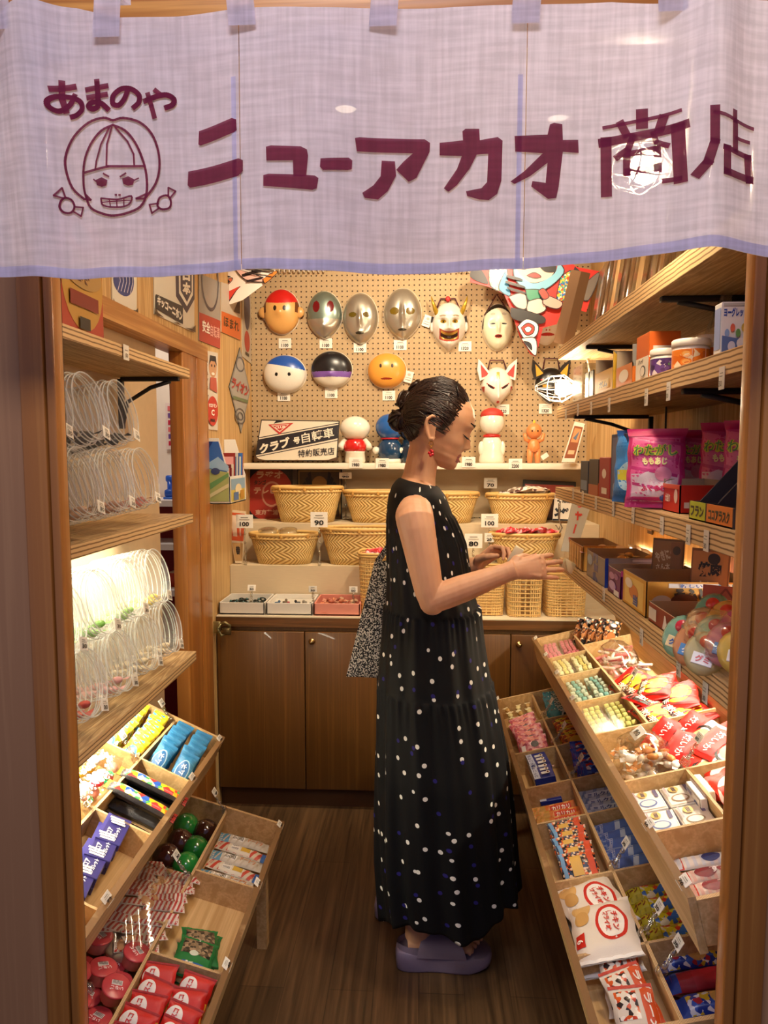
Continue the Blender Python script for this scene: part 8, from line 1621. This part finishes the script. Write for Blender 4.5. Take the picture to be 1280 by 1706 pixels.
def dress_mat():
    m, nt, b = newmat('dress_cotton'); setp(b, .7, 0, .22)
    tc = nt.nodes.new('ShaderNodeTexCoord'); prev = None
    base = nt.nodes.new('ShaderNodeRGB'); base.outputs[0].default_value = (*lin('0c0c0e'), 1); prev = base.outputs[0]
    for sc, thr, off, c, cut in ((17, .105, (0, 0, 0), 'ece8dc', .42), (11, .055, (7.3, 2.1, 0), 'ece8dc', .6), (15, .085, (3.1, 5.7, 0), '2a2470', .5)):
        mp = nt.nodes.new('ShaderNodeMapping'); mp.inputs['Location'].default_value = off; v = nt.nodes.new('ShaderNodeTexVoronoi'); v.voronoi_dimensions = '2D'; v.inputs['Scale'].default_value = sc
        nt.links.new(tc.outputs['UV'], mp.inputs[0]); nt.links.new(mp.outputs[0], v.inputs['Vector'])
        lt = nt.nodes.new('ShaderNodeMath'); lt.operation = 'LESS_THAN'; lt.inputs[1].default_value = thr; nt.links.new(v.outputs['Distance'], lt.inputs[0])
        sp = nt.nodes.new('ShaderNodeSeparateColor'); nt.links.new(v.outputs['Color'], sp.inputs[0]); gt = nt.nodes.new('ShaderNodeMath'); gt.operation = 'GREATER_THAN'; gt.inputs[1].default_value = cut; nt.links.new(sp.outputs[0], gt.inputs[0])
        mu = nt.nodes.new('ShaderNodeMath'); mu.operation = 'MULTIPLY'; nt.links.new(lt.outputs[0], mu.inputs[0]); nt.links.new(gt.outputs[0], mu.inputs[1])
        mx = nt.nodes.new('ShaderNodeMixRGB'); mx.inputs[2].default_value = (*lin(c), 1); nt.links.new(mu.outputs[0], mx.inputs[0]); nt.links.new(prev, mx.inputs[1]); prev = mx.outputs[0]
    nt.links.new(prev, b.inputs['Base Color']); return m
mb = MB(); mb.add(vs, fs, dress_mat(), True); me = mb.mesh('dress'); uv = me.uv_layers.new(name='UVMap')
for p in me.polygons:
    last = p.index % NA == NA - 1
    for li, vi in zip(p.loop_indices, p.vertices):
        u, v = uvs[vi]; uv.data[li].uv = (u + (2 * math.pi * .2 if last and vi % NA == 0 else 0), v)
dress = link('dress', me, person, (0, -PYC, 0)); so = dress.modifiers.new('thickness', 'SOLIDIFY'); so.thickness = .0015; so.offset = -1
# ---- sandals
SOLE = M('8c7c90', .6)
for fx, fy, fa in FEET:
    c, s = math.cos(R(fa)), math.sin(R(fa)); X = T(fx, fy - PYC, 0) @ RZ(fa); sd = link('sandal', None, person); m_ = 1 if fy < PYC else -1
    out = [(-.012, 0), (-.006, -.026), (.03, -.036), (.09, -.036), (.15, -.044), (.2, -.048), (.245, -.038), (.264, -.010), (.262, .02), (.24, .042), (.19, .048), (.12, .038), (.05, .036), (-.004, .026)]; out = sm([*out, out[0]], 4)[:-1]
    mb = MB(); n = len(out); vv = []; hts = [(0, .94), (.006, 1.0), (.03, 1.01), (.046, .99), (.048, .95)]
    for h, k in hts: vv += [((x - .12) * k + .12, m_ * y * k, (h + (.010 * max(0, .12 - x) / .12 if h > .02 else 0) + (.012 * max(0, (x - .2) / .06) if h < .02 else 0))) for x, y in out]
    ff_ = [(i * n + k, i * n + (k + 1) % n, (i + 1) * n + (k + 1) % n, (i + 1) * n + k) for i in range(len(hts) - 1) for k in range(n)] + [tuple(range(n))[::-1], tuple((len(hts) - 1) * n + k for k in range(n))]
    mb.add(vv, ff_, SOLE, True); link('sole', mb.mesh('sole'), sd, X=X)
    mb = MB()
    def band(u, v):
        x = .045 + .142 * u; a = math.pi * v; w = .0385 + .009 * u; hh = .058 - .012 * u; k = 1 - .10 * math.sin(a) * 0
        return (x + .018 * math.sin(a) * (1 - 2 * u), m_ * -w * math.cos(a), .046 + hh * math.sin(a) ** .7 * .92)
    mb.grid(band, 10, 18, SOLE); mb.grid(lambda u, v: (lambda q: (q[0], q[1] * 1.06, q[2] + .003))(band(u, 1 - v)), 10, 18, SOLE); link('strap', mb.mesh('strap'), sd, X=X)
    mb = MB()
    def heel(u, v):
        a = math.pi * (.5 + u); r = 1 + .02 * v; return (.05 + .058 * math.cos(a) * r * (1 if math.cos(a) < 0 else 1), .0355 * math.sin(a) * r, .044 + .03 * v)
    mb.grid(heel, 20, 4, SOLE); mb.grid(lambda u, v: (lambda q: (q[0] + .003, q[1] * .93, q[2]))(heel(1 - u, v)), 20, 4, SOLE); link('heel_rim', mb.mesh('heel_rim'), sd, X=X)
# ---- things she carries
def speckle():
    m, nt, b = newmat('speckled_cloth'); setp(b, .85)
    tc = nt.nodes.new('ShaderNodeTexCoord'); n = nt.nodes.new('ShaderNodeTexNoise'); n.inputs['Scale'].default_value = 210; n.inputs['Detail'].default_value = 1; nt.links.new(tc.outputs['Object'], n.inputs[0])
    r = nt.nodes.new('ShaderNodeValToRGB'); r.color_ramp.interpolation = 'CONSTANT'; r.color_ramp.elements[0].color = (*lin('16151a'), 1); r.color_ramp.elements[1].color = (*lin('c8c0b4'), 1); r.color_ramp.elements[1].position = .52
    nt.links.new(n.outputs['Fac'], r.inputs[0]); nt.links.new(r.outputs[0], b.inputs['Base Color']); return m
BY = 2.25
tb = thing('tote_bag', 'black and white speckled cloth bag hanging behind the person', 'bag', (0, BY, 0)); SP = speckle()
q4 = [PY(624, 936, BY), PY(690, 932, BY), PY(690, 1132, BY), PY(577, 1127, BY)]
mb = MB()
def bg(sg):
    def f(u, v):
        t_ = q4[3].lerp(q4[0], v); s_ = q4[2].lerp(q4[1], v); p = t_.lerp(s_, u); bul = .03 * math.sin(math.pi * u) ** .6 * math.sin(math.pi * min(1, (1 - v) * .9 + .1)) ** .5 * (1 - .4 * v)
        return (p.x, sg * (bul + .003) + .004 * math.sin(v * 9 + u * 6), p.z)
    return f
mb.grid(bg(-1), 20, 24, SP); mb.grid(lambda u, v: bg(1)(1 - u, v), 20, 24, SP); mb.obj('bag_body', tb)
mb = MB(); mb.tube([q4[0] + Vector((.01, -BY, 0)), Vector((-.06, -.085, 1.25)), Vector((-.03, -.125, 1.383)), Vector((.03, -.095, 1.25)), q4[1] + Vector((-.01, -BY, 0))], [(.002, .011)] * 5, SP, 6, up=(0, 1, 0), smooth=False); mb.obj('strap', tb)
hb = MB(); hb.bbox((0, 0, 0), (.026, .014, .052), M('fbeecb', .5), .002); o = hb.obj('candy_box', None, PY(859, 925, 2.0), (R(8), R(28), 0)); tag(o, 'small cream box held in the far hand', 'candy box')
hp = MB(); hp.grid(lambda u, v: ((u - .5) * .06, .003 * math.sin(u * 9 + v * 7), (v - .5) * .05), 8, 8, clear('film', 'fbfbf6', .22)); hp.bbox((.0, .004, -.004), (.04, .008, .03), M('d8c498', .4), .003); o = hp.obj('snack_packet', None, PY(949, 941, 1.86), (0, R(30), R(20))); tag(o, 'small clear packet at the fingertips of the near hand', 'snack packet')
